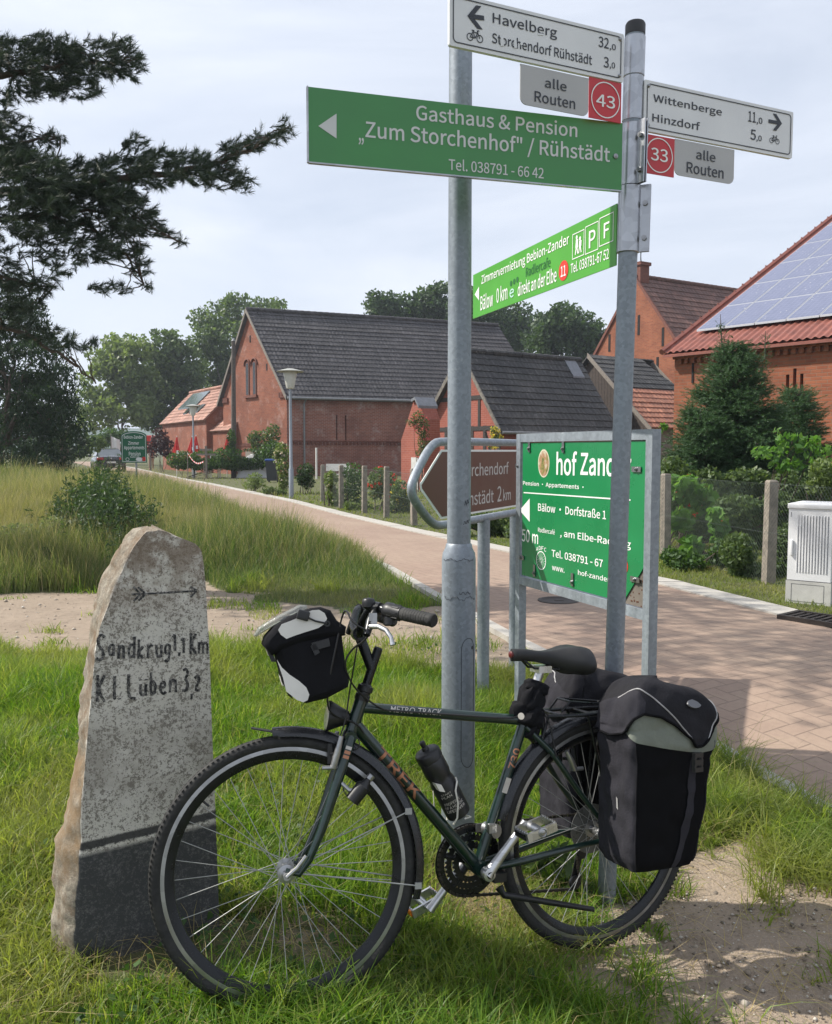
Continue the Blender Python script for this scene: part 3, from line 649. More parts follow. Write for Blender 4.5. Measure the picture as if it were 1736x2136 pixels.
# ------------------------------------------------------------------ grass and plants
def blades(name, P, h, w, bend, mat, kind=None, parent=None, label=None, seg=3, az=None):
    """one mesh of grass blades standing on the points P"""
    n = len(P); az = rng.uniform(0, 2 * np.pi, n) if az is None else az; fa = rng.uniform(0, 2 * np.pi, n)
    D = np.stack([np.cos(az), np.sin(az), np.zeros(n)], 1); S = np.stack([np.cos(fa), np.sin(fa), np.zeros(n)], 1)
    ts = [0, .4, .75, 1.0] if seg == 3 else [0, .55, 1.0]; wf = [1, .85, .5, 0] if seg == 3 else [1, .7, 0]; rows = []
    for t_, k in zip(ts, wf):
        c = P + D * (bend * h * t_ ** 2)[:, None]; c[:, 2] += h * (t_ - .35 * np.clip(bend, 0, 1.6) * t_ ** 2)
        if k: rows += [c - S * (w * k / 2)[:, None], c + S * (w * k / 2)[:, None]]
        else: rows.append(c)
    vs = np.stack(rows, 1); k = vs.shape[1]; base = (np.arange(n) * k)[:, None]
    lp = [0, 1, 3, 2, 2, 3, 5, 4, 4, 5, 6] if seg == 3 else [0, 1, 3, 2, 2, 3, 4]; sz = [4, 4, 3] if seg == 3 else [4, 3]
    o = np_mesh(name, vs.reshape(-1, 3), np.tile(sz, n), (base + np.array(lp)[None]).ravel(), mat, parent, smooth=True)
    return setp(o, label, None, None, kind)
def cards(P, size, asp=.5, nrm=None, flat=0.0, droop=None):
    """leaf sized diamonds at P; returns vertices, sizes, loops"""
    n = len(P); a = rng.normal(size=(n, 3))
    if droop is not None: a = a * .7 + np.array(droop)
    a /= np.linalg.norm(a, axis=1)[:, None]; b = rng.normal(size=(n, 3))
    if nrm is not None: b = np.cross(a, nrm + rng.normal(size=(n, 3)) * (1 - flat))
    b -= a * (a * b).sum(1)[:, None]; b /= np.linalg.norm(b, axis=1)[:, None]
    l = (size / 2)[:, None] if np.ndim(size) else size / 2
    v = np.stack([P - a * l, P + b * l * asp - a * l * .1, P + a * l, P - b * l * asp - a * l * .1], 1)
    return v.reshape(-1, 3), np.full(n, 4), np.arange(n * 4)
def crown(name, P, size, mat, parent, asp=.55, droop=None):
    v, s_, l = cards(P, size, asp, None, 0, droop); return np_mesh(name, v, s_, l, mat, parent)
def in_ell(n, c, r, hollow=.35):
    d = rng.normal(size=(n, 3)); d /= np.linalg.norm(d, axis=1)[:, None]
    return np.array(c) + d * (rng.uniform(hollow ** 3, 1, n) ** (1 / 3))[:, None] * np.array(r)
def clumps(ells, per, spread, nper):
    """clump centres inside the ellipsoids, leaves round each centre"""
    out = []
    for c, r in ells:
        vol = max(3, int(per * (r[0] * r[1] * r[2]) ** (2 / 3)))
        cc = in_ell(vol, c, r, .45); k = rng.uniform(.5, 1.35, vol)
        for a, b in zip(cc, k):
            m_ = int(nper * b * b); q = rng.normal(size=(m_, 3)); q /= np.linalg.norm(q, axis=1)[:, None]
            out.append(a + q * (rng.uniform(.15, 1, m_) ** .5)[:, None] * spread * b * np.array([1, 1, .75]))
    return np.concatenate(out)
def taper(m, pts, r0, r1, n=7):
    pts = [V(p) for p in pts]; k = len(pts)
    m.tube(pts, [r0 + (r1 - r0) * i / (k - 1) for i in range(k)], n)
def wob(a, b, n=6, amp=.1):
    a, b = V(a), V(b); L = (b - a).length
    return [a.lerp(b, i / n) + (V((random.uniform(-1, 1), random.uniform(-1, 1), random.uniform(-.5, .5))) * amp * L * (0 if i in (0, n) else .5)) for i in range(n + 1)]
BARK = simple('bark', (.085, .065, .05), .95, 0, 9, .35, 30, .6, .03)
BARKL = simple('pale_bark', (.17, .15, .125), .95, 0, 9, .3, 30, .5, .03)
L_LIGHT = leafmat('light_leaf', [(.09, .13, .045), (.125, .170, .062), (.165, .21, .085)], .5, .35)
L_MID = leafmat('mid_leaf', [(.055, .092, .035), (.08, .122, .046), (.115, .16, .062)], .5, .3)
L_DARK = leafmat('dark_leaf', [(.032, .062, .026), (.046, .082, .034), (.068, .11, .044)], .5, .28)
L_DEEP = leafmat('deep_leaf', [(.014, .032, .016), (.022, .045, .02), (.034, .06, .026)], .55, .2)
L_PURPLE = leafmat('purple_leaf', [(.05, .022, .028), (.075, .03, .035), (.04, .02, .022)], .5, .2)
L_HEDGE = leafmat('hedge_leaf', [(.03, .065, .02), (.05, .10, .028), (.08, .14, .035)], .5, .3)
L_BEAN = leafmat('bean_leaf', [(.06, .14, .03), (.09, .19, .04), (.13, .23, .055)], .5, .38)
NEEDLE = leafmat('pine_needle', [(.024, .042, .030), (.036, .058, .040), (.055, .080, .052)], .5, .12)
FIR = leafmat('spruce_needle', [(.028, .068, .028), (.046, .098, .038), (.085, .150, .055)], .5, .15)
G_LAWN = leafmat('lawn_grass', [(.050, .115, .010), (.075, .155, .014), (.10, .19, .018), (.135, .225, .024), (.17, .25, .035), (.27, .28, .08)], .45, .45, (.26, .25, .09), 1.1)
G_SHORT = leafmat('verge_grass', [(.085, .14, .025), (.13, .18, .035), (.20, .22, .07)], .6, .35, (.26, .24, .10), .7)
G_TALL = leafmat('meadow_grass', [(.050, .092, .026), (.07, .118, .034), (.092, .142, .044), (.12, .165, .058), (.155, .185, .08), (.30, .27, .15)], .55, .35, (.27, .235, .12), .22)
G_SEED = leafmat('seed_head', [(.28, .24, .15), (.40, .34, .22), (.24, .20, .13)], .7, .3)
G_STRAW = leafmat('dry_straw', [(.34, .27, .14), (.44, .35, .19), (.26, .19, .10)], .7, .3)
def sample(n, x0, x1, y0, y1, keep):
    x = rng.uniform(x0, x1, n); y = rng.uniform(y0, y1, n); k = keep(x, y); x, y = x[k], y[k]
    return np.stack([x, y, gz(x, y) - .01], 1)
U = lambda n, a, b: rng.uniform(a, b, n)
STONE_FOOT = [(-1.02, 2.1), (-.45, 2.1), (-.40, 2.6), (-1.0, 2.6)]
def notroad(x, y): return x < xat(NEAR_EDGE, y) - .11
# near lawn, dense in front
def keep_lawn(x, y):
    b = bare(x, y); d = vnoise(x, y, 2.2, 7) * .6 + vnoise(x, y, 7, 8) * .4
    front = np.clip((2.35 - y) * 1.2, 0, .55)
    return notroad(x, y) & (rng.random(len(x)) < np.clip(1.25 - 2.2 * b - np.clip(.42 - d, 0, 1) * 2.2 - front * (x < .2) * .6, 0, 1)) & (np.abs(x) < y * .52 + .25) & ~inpoly(x, y, [(-.86, 2.2), (-.42, 2.2), (-.42, 2.5), (-.86, 2.5)])
P = sample(330000, -3.4, 1.75, 1.75, 6.3, keep_lawn); Pt = sample(60000, -5, .9, 5.9, 9.3, lambda x, y: notroad(x, y) & (np.abs(x) < y * .52 + .25) & (bare(x, y) < .9) & (rng.random(len(x)) < .5 * (vnoise(x, y, 2.4, 15) > .60))); P = np.concatenate([P, Pt])
hh = .045 + .13 * vnoise(P[:, 0], P[:, 1], 1.3, 11) ** 1.4 + .05 * vnoise(P[:, 0], P[:, 1], 6, 12); hh *= 1 + .45 * sstep(3.0, 4.2, P[:, 1]) * (P[:, 0] < .7)
hh *= np.where((bare(P[:, 0], P[:, 1]) > .3) & (P[:, 1] > 5.9), .45, 1) * U(len(P), .5, 1.35) * (.55 + .45 * sstep(1.6, 2.5, P[:, 1] + (P[:, 0] < -.9) * 1.0))
blades('grass', P, hh, U(len(P), .0028, .0062) * (1 + .10 * (P[:, 1] - 2)), U(len(P), .15, 1.1), G_LAWN, 'stuff')
# ragged tufts along the kerb, on the sand and at the front
def tufts(n, pick, per, hr, wr, rad, matt, bendr=(.3, 1.3)):
    cs = []
    while len(cs) < n:
        x, y = pick()
        if notroad(np.array([x]), np.array([y]))[0]: cs.append((x, y))
    out = []; hs = []
    for (x, y) in cs:
        k = int(per * random.uniform(.5, 1.4)); r_ = np.abs(rng.normal(0, rad, k)); q = rng.uniform(0, 6.283, k); xs, ys = x + r_ * np.cos(q), y + r_ * np.sin(q)
        out.append(np.stack([xs, ys, gz(xs, ys) - .01], 1)); hs.append(U(k, *hr) * random.uniform(.6, 1.2))
    P = np.concatenate(out); return P, np.concatenate(hs)
def kerbpick():
    y = random.uniform(2.6, 4.6); return float(xat(NEAR_EDGE, y)) - abs(random.gauss(.12, .22)) - .1, y
P1, h1 = tufts(150, kerbpick, 75, (.08, .26), None, .055, None)
def sandpick(): 
    while True:
        x, y = random.uniform(.5, 1.7), random.uniform(1.7, 3.3)
        if inpoly(np.array([x]), np.array([y]), SAND)[0]: return x, y
P2, h2 = tufts(34, sandpick, 26, (.03, .13), None, .035, None)
def frontpick(): return random.uniform(-.55, .62), random.gauss(1.93, .17)
P3, h3 = tufts(70, frontpick, 90, (.06, .20), None, .05, None)
def wheelpick(): return random.uniform(.1, .75), random.uniform(2.1, 2.75)
P4, h4 = tufts(26, wheelpick, 55, (.05, .17), None, .045, None)
P = np.concatenate([P1, P2, P3, P4]); hh = np.concatenate([h1, h2, h3, h4])
blades('grass_tufts', P, hh, U(len(P), .003, .006), U(len(P), .3, 1.4), G_LAWN, 'stuff')
Y_ = U(22, 3.3, 4.7); Ps = np.stack([xat(NEAR_EDGE, Y_) - U(22, .12, .5), Y_, np.zeros(22)], 1); Ps[:, 2] = gz(Ps[:, 0], Ps[:, 1]) - .01
blades('grass_stalks', Ps, U(22, .28, .62), U(22, .003, .005), U(22, .2, .8), G_SEED, 'stuff')
# dead stalks lying on the earth
def keep_straw(x, y): return notroad(x, y) & (rng.random(len(x)) < .10 + .9 * inpoly(x + .1 * (vnoise(x, y, 5, 1) - .5), y, STRAWZ) + .25 * inpoly(x, y, UNDER))
P = sample(22000, -1.6, 1.7, 1.75, 3.4, keep_straw)
blades('dry_straw', P + [0, 0, .008], U(len(P), .03, .13), U(len(P), .0016, .0034), U(len(P), 1.2, 3.5), G_STRAW, 'stuff', seg=2)
# pebbles
P = sample(9000, .3, 2.2, 1.7, 3.9, lambda x, y: notroad(x, y) & (bare(x, y) > .6)); Pd = sample(1100, -4.2, .8, 6.0, 8.8, lambda x, y: notroad(x, y) & (bare(x, y) > .6))
P = np.concatenate([P, Pd]); n = len(P); r_ = np.concatenate([rng.gamma(2, .0015, n - len(Pd)) + .0012, rng.gamma(2, .003, len(Pd)) + .002])
oc = np.array([(1, 0, 0), (-1, 0, 0), (0, 1, 0), (0, -1, 0), (0, 0, .7), (0, 0, -.7)]); vs = P[:, None, :] + (oc[None] * (1 + rng.uniform(-.35, .35, (n, 6, 3)))) * r_[:, None, None]; vs[:, :, 2] += .012
tri = np.array([0, 2, 4, 2, 1, 4, 1, 3, 4, 3, 0, 4, 2, 0, 5, 1, 2, 5, 3, 1, 5, 0, 3, 5])
t = NT('pebble'); peb = t.pbr(t.ramp(t.isl(), [(0, (.10, .085, .07)), (.4, (.26, .21, .16)), (.8, (.42, .37, .31)), (1, (.55, .52, .47))]), .85)
o = np_mesh('gravel', vs.reshape(-1, 3), np.full(n * 8, 3), ((np.arange(n) * 6)[:, None] + tri[None]).ravel(), peb); setp(o, kind='stuff')
# meadow bank, short at its foot and tall behind
def keep_mead(x, y):
    left = x < xat(NEAR_EDGE, y) - .18
    dens = np.clip(30.0 / (y * y) * 6, .04, 1)
    return left & (np.abs(x) < .54 * y + .6) & (rng.random(len(x)) < dens * np.clip(1.2 - 1.9 * bare(x, y), 0, 1))
def meadow_h(P):
    d = xat(NEAR_EDGE, P[:, 1]) - P[:, 0]; front = sstep(8.3, 10.6, P[:, 1] - .14 * P[:, 0] * 0 + .55 * np.clip(-P[:, 0] - 2.2, -1, 1.6))
    return .07 + (.12 + .55 * vnoise(P[:, 0], P[:, 1], .5, 21) + .10 * vnoise(P[:, 0], P[:, 1], 2, 22)) * front * (.45 + .55 * sstep(.1, 1.3, d))
P = np.concatenate([sample(150000, -7.5, 1, 7.9, 13.5, keep_mead), sample(230000, -16, -1, 13.5, 28, keep_mead), sample(120000, -34, -5, 28, 62, keep_mead)])
hh = meadow_h(P) * U(len(P), .5, 1.2)
blades('meadow', P, hh, U(len(P), .004, .009) * np.clip(P[:, 1] / 11, .8, 4), U(len(P), .1, .7), G_TALL, 'stuff')
k = (rng.random(len(P)) < .13) & (hh > .25); Q = P[k].copy(); hq = hh[k] * 1.25
blades('meadow_seed_stalks', Q, hq, U(len(Q), .003, .005) * np.clip(Q[:, 1] / 11, .8, 4), U(len(Q), .1, .4), G_SEED, 'stuff')
# lawn and verge beyond the road
def keep_verge(x, y): return (x > xat(FAR_EDGE, y) + .36) & (x < xat(FAR_EDGE, y) + 30) & (np.abs(x) < .54 * y + .6) & (rng.random(len(x)) < np.clip(40 / (y * y) * 3, .03, 1))
P = np.concatenate([sample(110000, 0, 9, 5.5, 14, keep_verge), sample(110000, -6, 10, 14, 30, keep_verge), sample(60000, -26, 14, 30, 64, keep_verge)])
hh = (.03 + .05 * vnoise(P[:, 0], P[:, 1], .8, 31)) * U(len(P), .6, 1.4) * np.clip(P[:, 1] / 16, 1, 1.7)
blades('lawn', P, hh, U(len(P), .006, .011) * np.clip(P[:, 1] / 9, .8, 5), U(len(P), .2, .9), G_SHORT, 'stuff')

# low broad leaved weeds and clover among the grass
P = sample(60000, -3.4, 1.75, 1.75, 6.2, lambda x, y: notroad(x, y) & (np.abs(x) < y * .52 + .25) & (vnoise(x, y, 1.6, 77) > .58) & (rng.random(len(x)) < .55 * (1 - bare(x, y))))
P[:, 2] += U(len(P), .015, .075); v, s_, l = cards(P, U(len(P), .012, .034), .75, np.tile([0, 0, 1.0], (len(P), 1)), .3); setp(np_mesh('clover', v, s_, l, L_HEDGE), kind='stuff')
P = sample(16000, -3.4, 1.75, 1.75, 6.2, lambda x, y: notroad(x, y) & (np.abs(x) < y * .52 + .25) & (rng.random(len(x)) < .5 * (1 - bare(x, y)) * (vnoise(x, y, 2.5, 78) > .45)))
blades('dead_stems', P, U(len(P), .06, .24), U(len(P), .0014, .003), U(len(P), .3, 1.8), G_STRAW, 'stuff', seg=2)
# ------------------------------------------------------------------ trees
def pxell(lst, Y, dep):
    """ellipsoids from centre and half axes seen in the photograph, at distance Y"""
    out = []
    for (px, py, rx, ry) in lst:
        y = Y + random.uniform(-dep, dep) * .4; c = W(px, py, y); k = y / FP; out.append(((c.x, c.y, c.z), (rx * k, max(min(rx, ry) * k * .9, dep * .5), ry * k)))
    return out
def leaf_tree(name, label, base, limbs, ells, per, spread, nper, size, mat, bark=BARK, group='trees behind the village', r0=.22, droop=None, asp=.6):
    th_ = thing(name, label, 'tree', base, group); m = MB(); base = V(base)
    cs = [V(c) for c, r in ells]; top = sum(cs, V((0, 0, 0))) / len(cs); fork = base.lerp(V((top.x, top.y, top.z)), .42)
    taper(m, wob(base - V((0, 0, .2)), fork, 6, .05), r0, r0 * .62, 9)
    m.build('trunk', bark, th_)
    for c in cs[:limbs]:
        m = MB(); taper(m, wob(fork - V((0, 0, random.uniform(0, .5))), c, 7, .12), r0 * .42, .02, 6)
        for _ in range(3):
            a = fork.lerp(c, random.uniform(.4, .9)); taper(m, wob(a, a + V((random.gauss(0, 1), random.gauss(0, .6), random.uniform(.2, 1.2))) * r0 * 4, 5, .15), r0 * .15, .012, 5)
        m.build('limb', bark, th_)
    P = clumps(ells, per * 2.0, spread * .66, nper * .36); crown('crown', P, U(len(P), size * .55, size * 1.15), mat, th_, asp, droop); return th_
def base_at(px, Y): p = W(px, 940, Y); return (p.x, p.y, float(gz(p.x, p.y)))
leaf_tree('leafy_tree', 'pale green broad tree left of the village, nearest the dark pines', base_at(255, 84), 4, pxell([(235, 745, 42, 42), (270, 770, 55, 50), (220, 800, 40, 50), (255, 850, 60, 45), (195, 865, 30, 30), (300, 820, 40, 50), (290, 730, 22, 28)], 84, 5), 5.0, 1.25, 105, .50, L_LIGHT)
leaf_tree('leafy_tree', 'darker green rounded tree in the middle of the row left of the barn', base_at(345, 88), 5, pxell([(345, 735, 40, 45), (375, 760, 50, 55), (330, 790, 45, 55), (350, 850, 70, 55), (400, 820, 50, 50), (310, 845, 35, 45), (410, 850, 45, 40)], 88, 5), 5.0, 1.3, 115, .52, L_MID)
leaf_tree('tall_leafy_tree', 'tallest loose crowned tree directly behind the pointed barn gable', base_at(470, 94), 6, pxell([(470, 660, 42, 40), (505, 650, 45, 32), (440, 710, 42, 45), (490, 720, 48, 50), (550, 645, 40, 18), (450, 770, 55, 40), (500, 790, 50, 45), (580, 650, 22, 12), (430, 680, 22, 30), (420, 800, 40, 30)], 94, 5), 4.2, 1.35, 88, .52, L_MID, BARKL)
leaf_tree('leafy_tree', 'dark tree showing over the barn ridge left of the tall pole', base_at(850, 88), 3, pxell([(800, 640, 30, 28), (840, 650, 45, 28), (890, 640, 45, 35), (930, 630, 50, 38), (860, 680, 90, 40), (975, 640, 40, 40)], 88, 5), 5.5, 1.3, 110, .5, L_DARK)
leaf_tree('leafy_tree', 'dark tree behind the barn roof in the gap between the two sign poles', base_at(1040, 92), 3, pxell([(1010, 660, 40, 35), (1050, 665, 50, 35), (1040, 700, 60, 45), (1090, 690, 40, 45)], 92, 5), 5.5, 1.3, 110, .5, L_DARK)
leaf_tree('round_tree', 'round dark green tree rising between the barn roof and the brick house', base_at(1180, 80), 5, pxell([(1180, 690, 55, 48), (1150, 680, 40, 35), (1215, 690, 45, 42), (1175, 740, 60, 40), (1230, 720, 28, 35), (1130, 720, 35, 40), (1185, 660, 25, 20)], 80, 4), 6.0, 1.15, 120, .45, L_DARK)
# the dark trees at the left edge
leaf_tree('dark_tree', 'dark tree mass at the left edge below the pine boughs', base_at(-20, 26), 4, pxell([(20, 690, 80, 70), (70, 750, 70, 60), (30, 620, 50, 40), (110, 870, 60, 60), (60, 960, 90, 40), (10, 820, 80, 70), (90, 840, 55, 60), (40, 910, 90, 55), (120, 800, 35, 40), (-60, 800, 80, 120), (-90, 640, 70, 80)], 26, 2.2), 26, .5, 150, .17, L_DEEP, group='dark trees at the left edge', r0=.2, droop=(0, 0, -.9), asp=.28)
leaf_tree('willow', 'grey green drooping tree right of the dark trees with sky behind', base_at(130, 34), 4, pxell([(120, 740, 35, 35), (135, 800, 40, 40), (100, 860, 50, 45), (140, 880, 35, 35), (165, 850, 22, 30), (110, 930, 50, 30)], 34, 2), 12, .5, 70, .17, L_DARK, group='dark trees at the left edge', r0=.15, droop=(0, 0, -1.1), asp=.26)
leaf_tree('dark_tree', 'thin dark tree standing behind the drooping one', base_at(60, 46), 3, pxell([(60, 850, 60, 60), (20, 900, 60, 50), (110, 915, 50, 40), (150, 930, 35, 25)], 46, 3), 9, .8, 90, .3, L_DEEP, group='dark trees at the left edge', r0=.2)
# big pine whose boughs reach over the path
def brush(P, D, ln, mat, name, parent, nd=34, nl=.055):
    """needle brushes: a twig along D from each P, needles round it"""
    n = len(P); D = D / np.linalg.norm(D, axis=1)[:, None]; a = np.cross(D, rng.normal(size=(n, 3))); a /= np.linalg.norm(a, axis=1)[:, None]; b = np.cross(D, a)
    t_ = rng.uniform(.05, 1, (n, nd)); q = rng.uniform(0, 6.283, (n, nd)); L = nl * rng.uniform(.7, 1.2, (n, nd))
    rad = a[:, None] * np.cos(q)[..., None] + b[:, None] * np.sin(q)[..., None]
    base = P[:, None] + D[:, None] * (t_ * ln[:, None])[..., None]
    tip = base + rad * (L * .72)[..., None] + D[:, None] * (L * .75)[..., None]
    sd_ = np.cross(rad, D[:, None]); wv = .0034
    v = np.stack([base - sd_ * wv, base + sd_ * wv, tip], 2).reshape(-1, 3)
    tw = np.stack([P - a * .004, P + a * .004, P + D * ln[:, None]], 1).reshape(-1, 3)
    v = np.concatenate([v, tw]); k = len(v) // 3
    return np_mesh(name, v, np.full(k, 3), np.arange(k * 3), mat, parent)
PY = 9.0
pine = thing('pine_tree', 'dark pine whose long needled boughs reach in from the left over the path', 'tree', (-6.6, 9.6, float(gz(-6.6, 9.6))))
m = MB(); taper(m, wob((-6.6, 9.6, -.2), (-6.3, 9.4, 9.0), 9, .03), .24, .07, 12); m.build('trunk', simple('pine_bark', (.15, .085, .055), .95, 0, 8, .4, 25, .7, .04), pine)
PE = [(40, 120, 60, 40, 1), (110, 135, 70, 48, 1), (190, 128, 60, 48, 1), (252, 118, 42, 42, .8), (150, 185, 70, 20, .9), (40, 190, 45, 26, .9), (282, 140, 20, 30, .5), (100, 95, 60, 25, .6), (5, 90, 20, 30, .7),
      (5, 230, 25, 30, .4), (30, 262, 40, 35, .5), (10, 300, 55, 38, .9), (100, 292, 36, 17, .8), (30, 340, 60, 40, 1), (-60, 300, 60, 90, 1), (-60, 120, 60, 60, 1), (-60, 480, 60, 90, .8), (-60, 640, 60, 70, .7),
      (60, 375, 90, 62, 1), (150, 385, 85, 60, 1), (240, 375, 72, 55, 1), (285, 318, 30, 38, .8), (330, 352, 52, 40, 1), (400, 350, 50, 35, .9), (450, 345, 50, 28, .9), (465, 372, 50, 24, .8), (505, 385, 25, 18, .7), (510, 305, 55, 18, .8), (560, 285, 36, 18, .7), (592, 268, 22, 20, .6), (480, 315, 20, 18, .7),
      (180, 440, 105, 52, 1), (80, 455, 85, 50, .8), (270, 440, 52, 46, 1), (310, 470, 36, 26, .9), (345, 490, 26, 12, .8), (374, 505, 12, 8, .7), (255, 508, 48, 34, .9), (290, 560, 24, 20, .8), (303, 595, 14, 10, .7), (200, 520, 58, 30, .9), (225, 600, 45, 10, .7), (250, 606, 20, 8, .7),
      (40, 530, 60, 50, .30), (110, 500, 60, 40, .45), (60, 615, 48, 34, .6), (30, 660, 48, 28, .6), (95, 588, 26, 24, .6), (60, 692, 66, 18, .8), (125, 712, 46, 13, .8), (172, 722, 18, 9, .7), (15, 570, 40, 30, .5), (105, 540, 30, 20, .5), (140, 560, 30, 14, .5), (190, 720, 14, 8, .6), (-170, 60, 110, 70, .3), (-190, 230, 110, 80, .3), (-180, 420, 110, 90, .3), (-330, -120, 170, 110, .22), (-160, -140, 130, 90, .25), (-420, 120, 120, 150, .2), (-330, -330, 150, 110, .2), (0, -180, 200, 110, .55), (240, -230, 190, 110, .5), (440, -290, 170, 100, .4), (100, -400, 260, 120, .5), (340, -460, 220, 110, .4), (-150, -250, 160, 110, .5)]  # clumps outside the frame are unseen crown, added to shade the road
SP, SD = [], []; nodes = []
for (px, py, rx, ry, dn) in PE:
    n = max(6, int(rx * ry * .052 * dn)); shade_crown = py < -100; cy_ = PY - 1.2 * shade_crown + random.uniform(-.45, .45) * (4.2 if shade_crown else 1)
    for _ in range(n):
        q = random.uniform(0, 6.283); r_ = math.sqrt(random.uniform(0, 1)); x, y = px + rx * r_ * math.cos(q), py + ry * r_ * math.sin(q)
        Y = cy_ + random.gauss(0, .75 if shade_crown else .30); p = W(x, y, Y); SP.append(p)
        d = V((.75, random.gauss(0, .6), .28 + .35 * math.sin(-q) * r_ - .1)) + V((random.gauss(0, .42), 0, random.gauss(0, .42))); SD.append(d)
SP = np.array([tuple(p) for p in SP]); SD = np.array([tuple(p) for p in SD]); ln = U(len(SP), .07, .17)
brush(SP - SD / np.linalg.norm(SD, axis=1)[:, None] * ln[:, None] * .6, SD, ln, NEEDLE, 'needles', pine, 44, .064)
print('pine shoots', len(SP))
# boughs and twigs that carry the brushes
def bough(pts, r0, r1, y0=None):
    q = [W(px, py, PY + dy) for px, py, dy in pts]; out = []
    for i in range(len(q) - 1):
        for k in range(4): out.append(q[i].lerp(q[i + 1], k / 4) + V((random.gauss(0, .012), random.gauss(0, .02), random.gauss(0, .012))))
    out.append(q[-1]); m = MB(); taper(m, out, r0, r1, 7); return m, out
T0 = -6.4
for lab, pts, r0, twl in (('a', [(-330, 130, .4), (-150, 170, .2), (0, 160, 0), (110, 140, 0), (210, 130, .1), (285, 122, .1)], .05, 20), ('b', [(-330, 420, .4), (-120, 420, .2), (40, 400, 0), (160, 390, .1), (300, 365, 0), (420, 350, .1), (510, 318, 0), (560, 288, 0), (605, 262, 0)], .06, 44), ('c', [(-330, 500, .3), (-100, 480, .2), (60, 450, .1), (180, 470, .1), (260, 530, 0), (300, 592, 0)], .045, 26), ('d', [(-330, 640, .3), (-100, 660, .1), (40, 690, 0), (110, 730, 0), (165, 770, .1), (200, 800, .1)], .035, 8), ('e', [(-300, 560, .2), (-60, 560, 0), (60, 590, 0), (110, 600, 0)], .03, 14), ('f', [(-300, 300, .2), (-80, 310, 0), (40, 300, .1), (125, 288, 0)], .03, 12), ('g', [(60, 450, .1), (180, 440, 0), (280, 455, 0), (375, 505, 0)], .02, 12)):
    m, out = bough(pts, r0, .006); m.build('bough', BARK, pine)
    m = MB()
    for _ in range(twl):
        a = random.choice(out[len(out) // 3:]); d2 = np.linalg.norm(SP - np.array(a), axis=1); near = np.where((d2 > .10) & (d2 < .42))[0]
        if len(near): taper(m, wob(a, SP[random.choice(list(near))], 4, .12), .009, .003, 4)
    if m.v: m.build('twigs', BARK, pine)
# spruce in front of the solar barn
def spruce(name, label, base, h, rad, nlay, tips, lean=(0, 0)):
    th_ = thing(name, label, 'tree', base); b = V(base); m = MB(); top = b + V((lean[0], lean[1], h)); taper(m, [b - V((0, 0, .1)), b.lerp(top, .5), top], .09, .01, 7); m.build('trunk', BARK, th_)
    P_, D_ = [], []; m = MB()
    for i in range(nlay):
        f = ((i + random.random()) / nlay) ** .85; z = .12 + .86 * f; nb = int(6 + 12 * (1 - f))
        for _ in range(nb):
            q = random.uniform(0, 6.283); L = rad * (1 - f) ** .75 * random.uniform(.6, 1.18) + .12; d = V((math.cos(q), math.sin(q), .12 + .5 * f)); o0 = b.lerp(top, z); e = o0 + d * L + V((0, 0, -.12 * L * L))
            m.tube([o0, o0.lerp(e, .5) + V((0, 0, .03)), e], [.014, .009, .003], 4)
            for k in range(int(9 + L * tips * 1.9)):
                u_ = random.uniform(.2, 1.05); p = o0.lerp(e, u_) + V((random.gauss(0, .05), random.gauss(0, .05), random.gauss(0, .05))) * (1 + L * .3); s_ = d.cross(V((0, 0, 1))).normalized() * random.choice((-1, 1))
                P_.append(p); D_.append(d * .8 + s_ * random.uniform(.2, 1) + V((0, 0, random.uniform(-.55, .25))))
    m.build('branches', BARK, th_)
    P_ = np.array([tuple(p) for p in P_]); D_ = np.array([tuple(p) for p in D_]); brush(P_, D_, U(len(P_), .10, .20), FIR, 'crown', th_, 34, .045); return th_, top
bs = base_at(1545, 15.6); spr, top = spruce('spruce', 'bushy dark spruce with two leaders against the orange brick barn', (bs[0], bs[1], bs[2]), 3.3, 1.08, 34, 24, (-.2, 0))
for px, py, tx, ty in ((1507, 710, 1503, 655), (1595, 720, 1597, 690)):
    m = MB(); a, b = W(px, py + 30, 15.6), W(tx, ty, 15.6); m.tube([a, a.lerp(b, .5), b], [.02, .012, .004], 5); m.build('leader', BARK, spr)
    Pq = np.array([tuple(a.lerp(b, random.uniform(-.6, .75)) + V((random.gauss(0, .05), random.gauss(0, .05), 0))) for _ in range(60)]); brush(Pq, rng.normal(size=(60, 3)) * .5 + [0, 0, .5], U(60, .06, .14), FIR, 'leader_tip', spr, 22, .03)
b2_ = base_at(1660, 16.5); spruce('spruce', 'lower dark spruce filling in right of the two leader spruce', (b2_[0], b2_[1], b2_[2]), 2.6, .8, 20, 20)
b3_ = base_at(1460, 15.2); spruce('spruce', 'short spruce at the left foot of the two leader spruce', (b3_[0], b3_[1], b3_[2]), 2.2, .8, 16, 20)
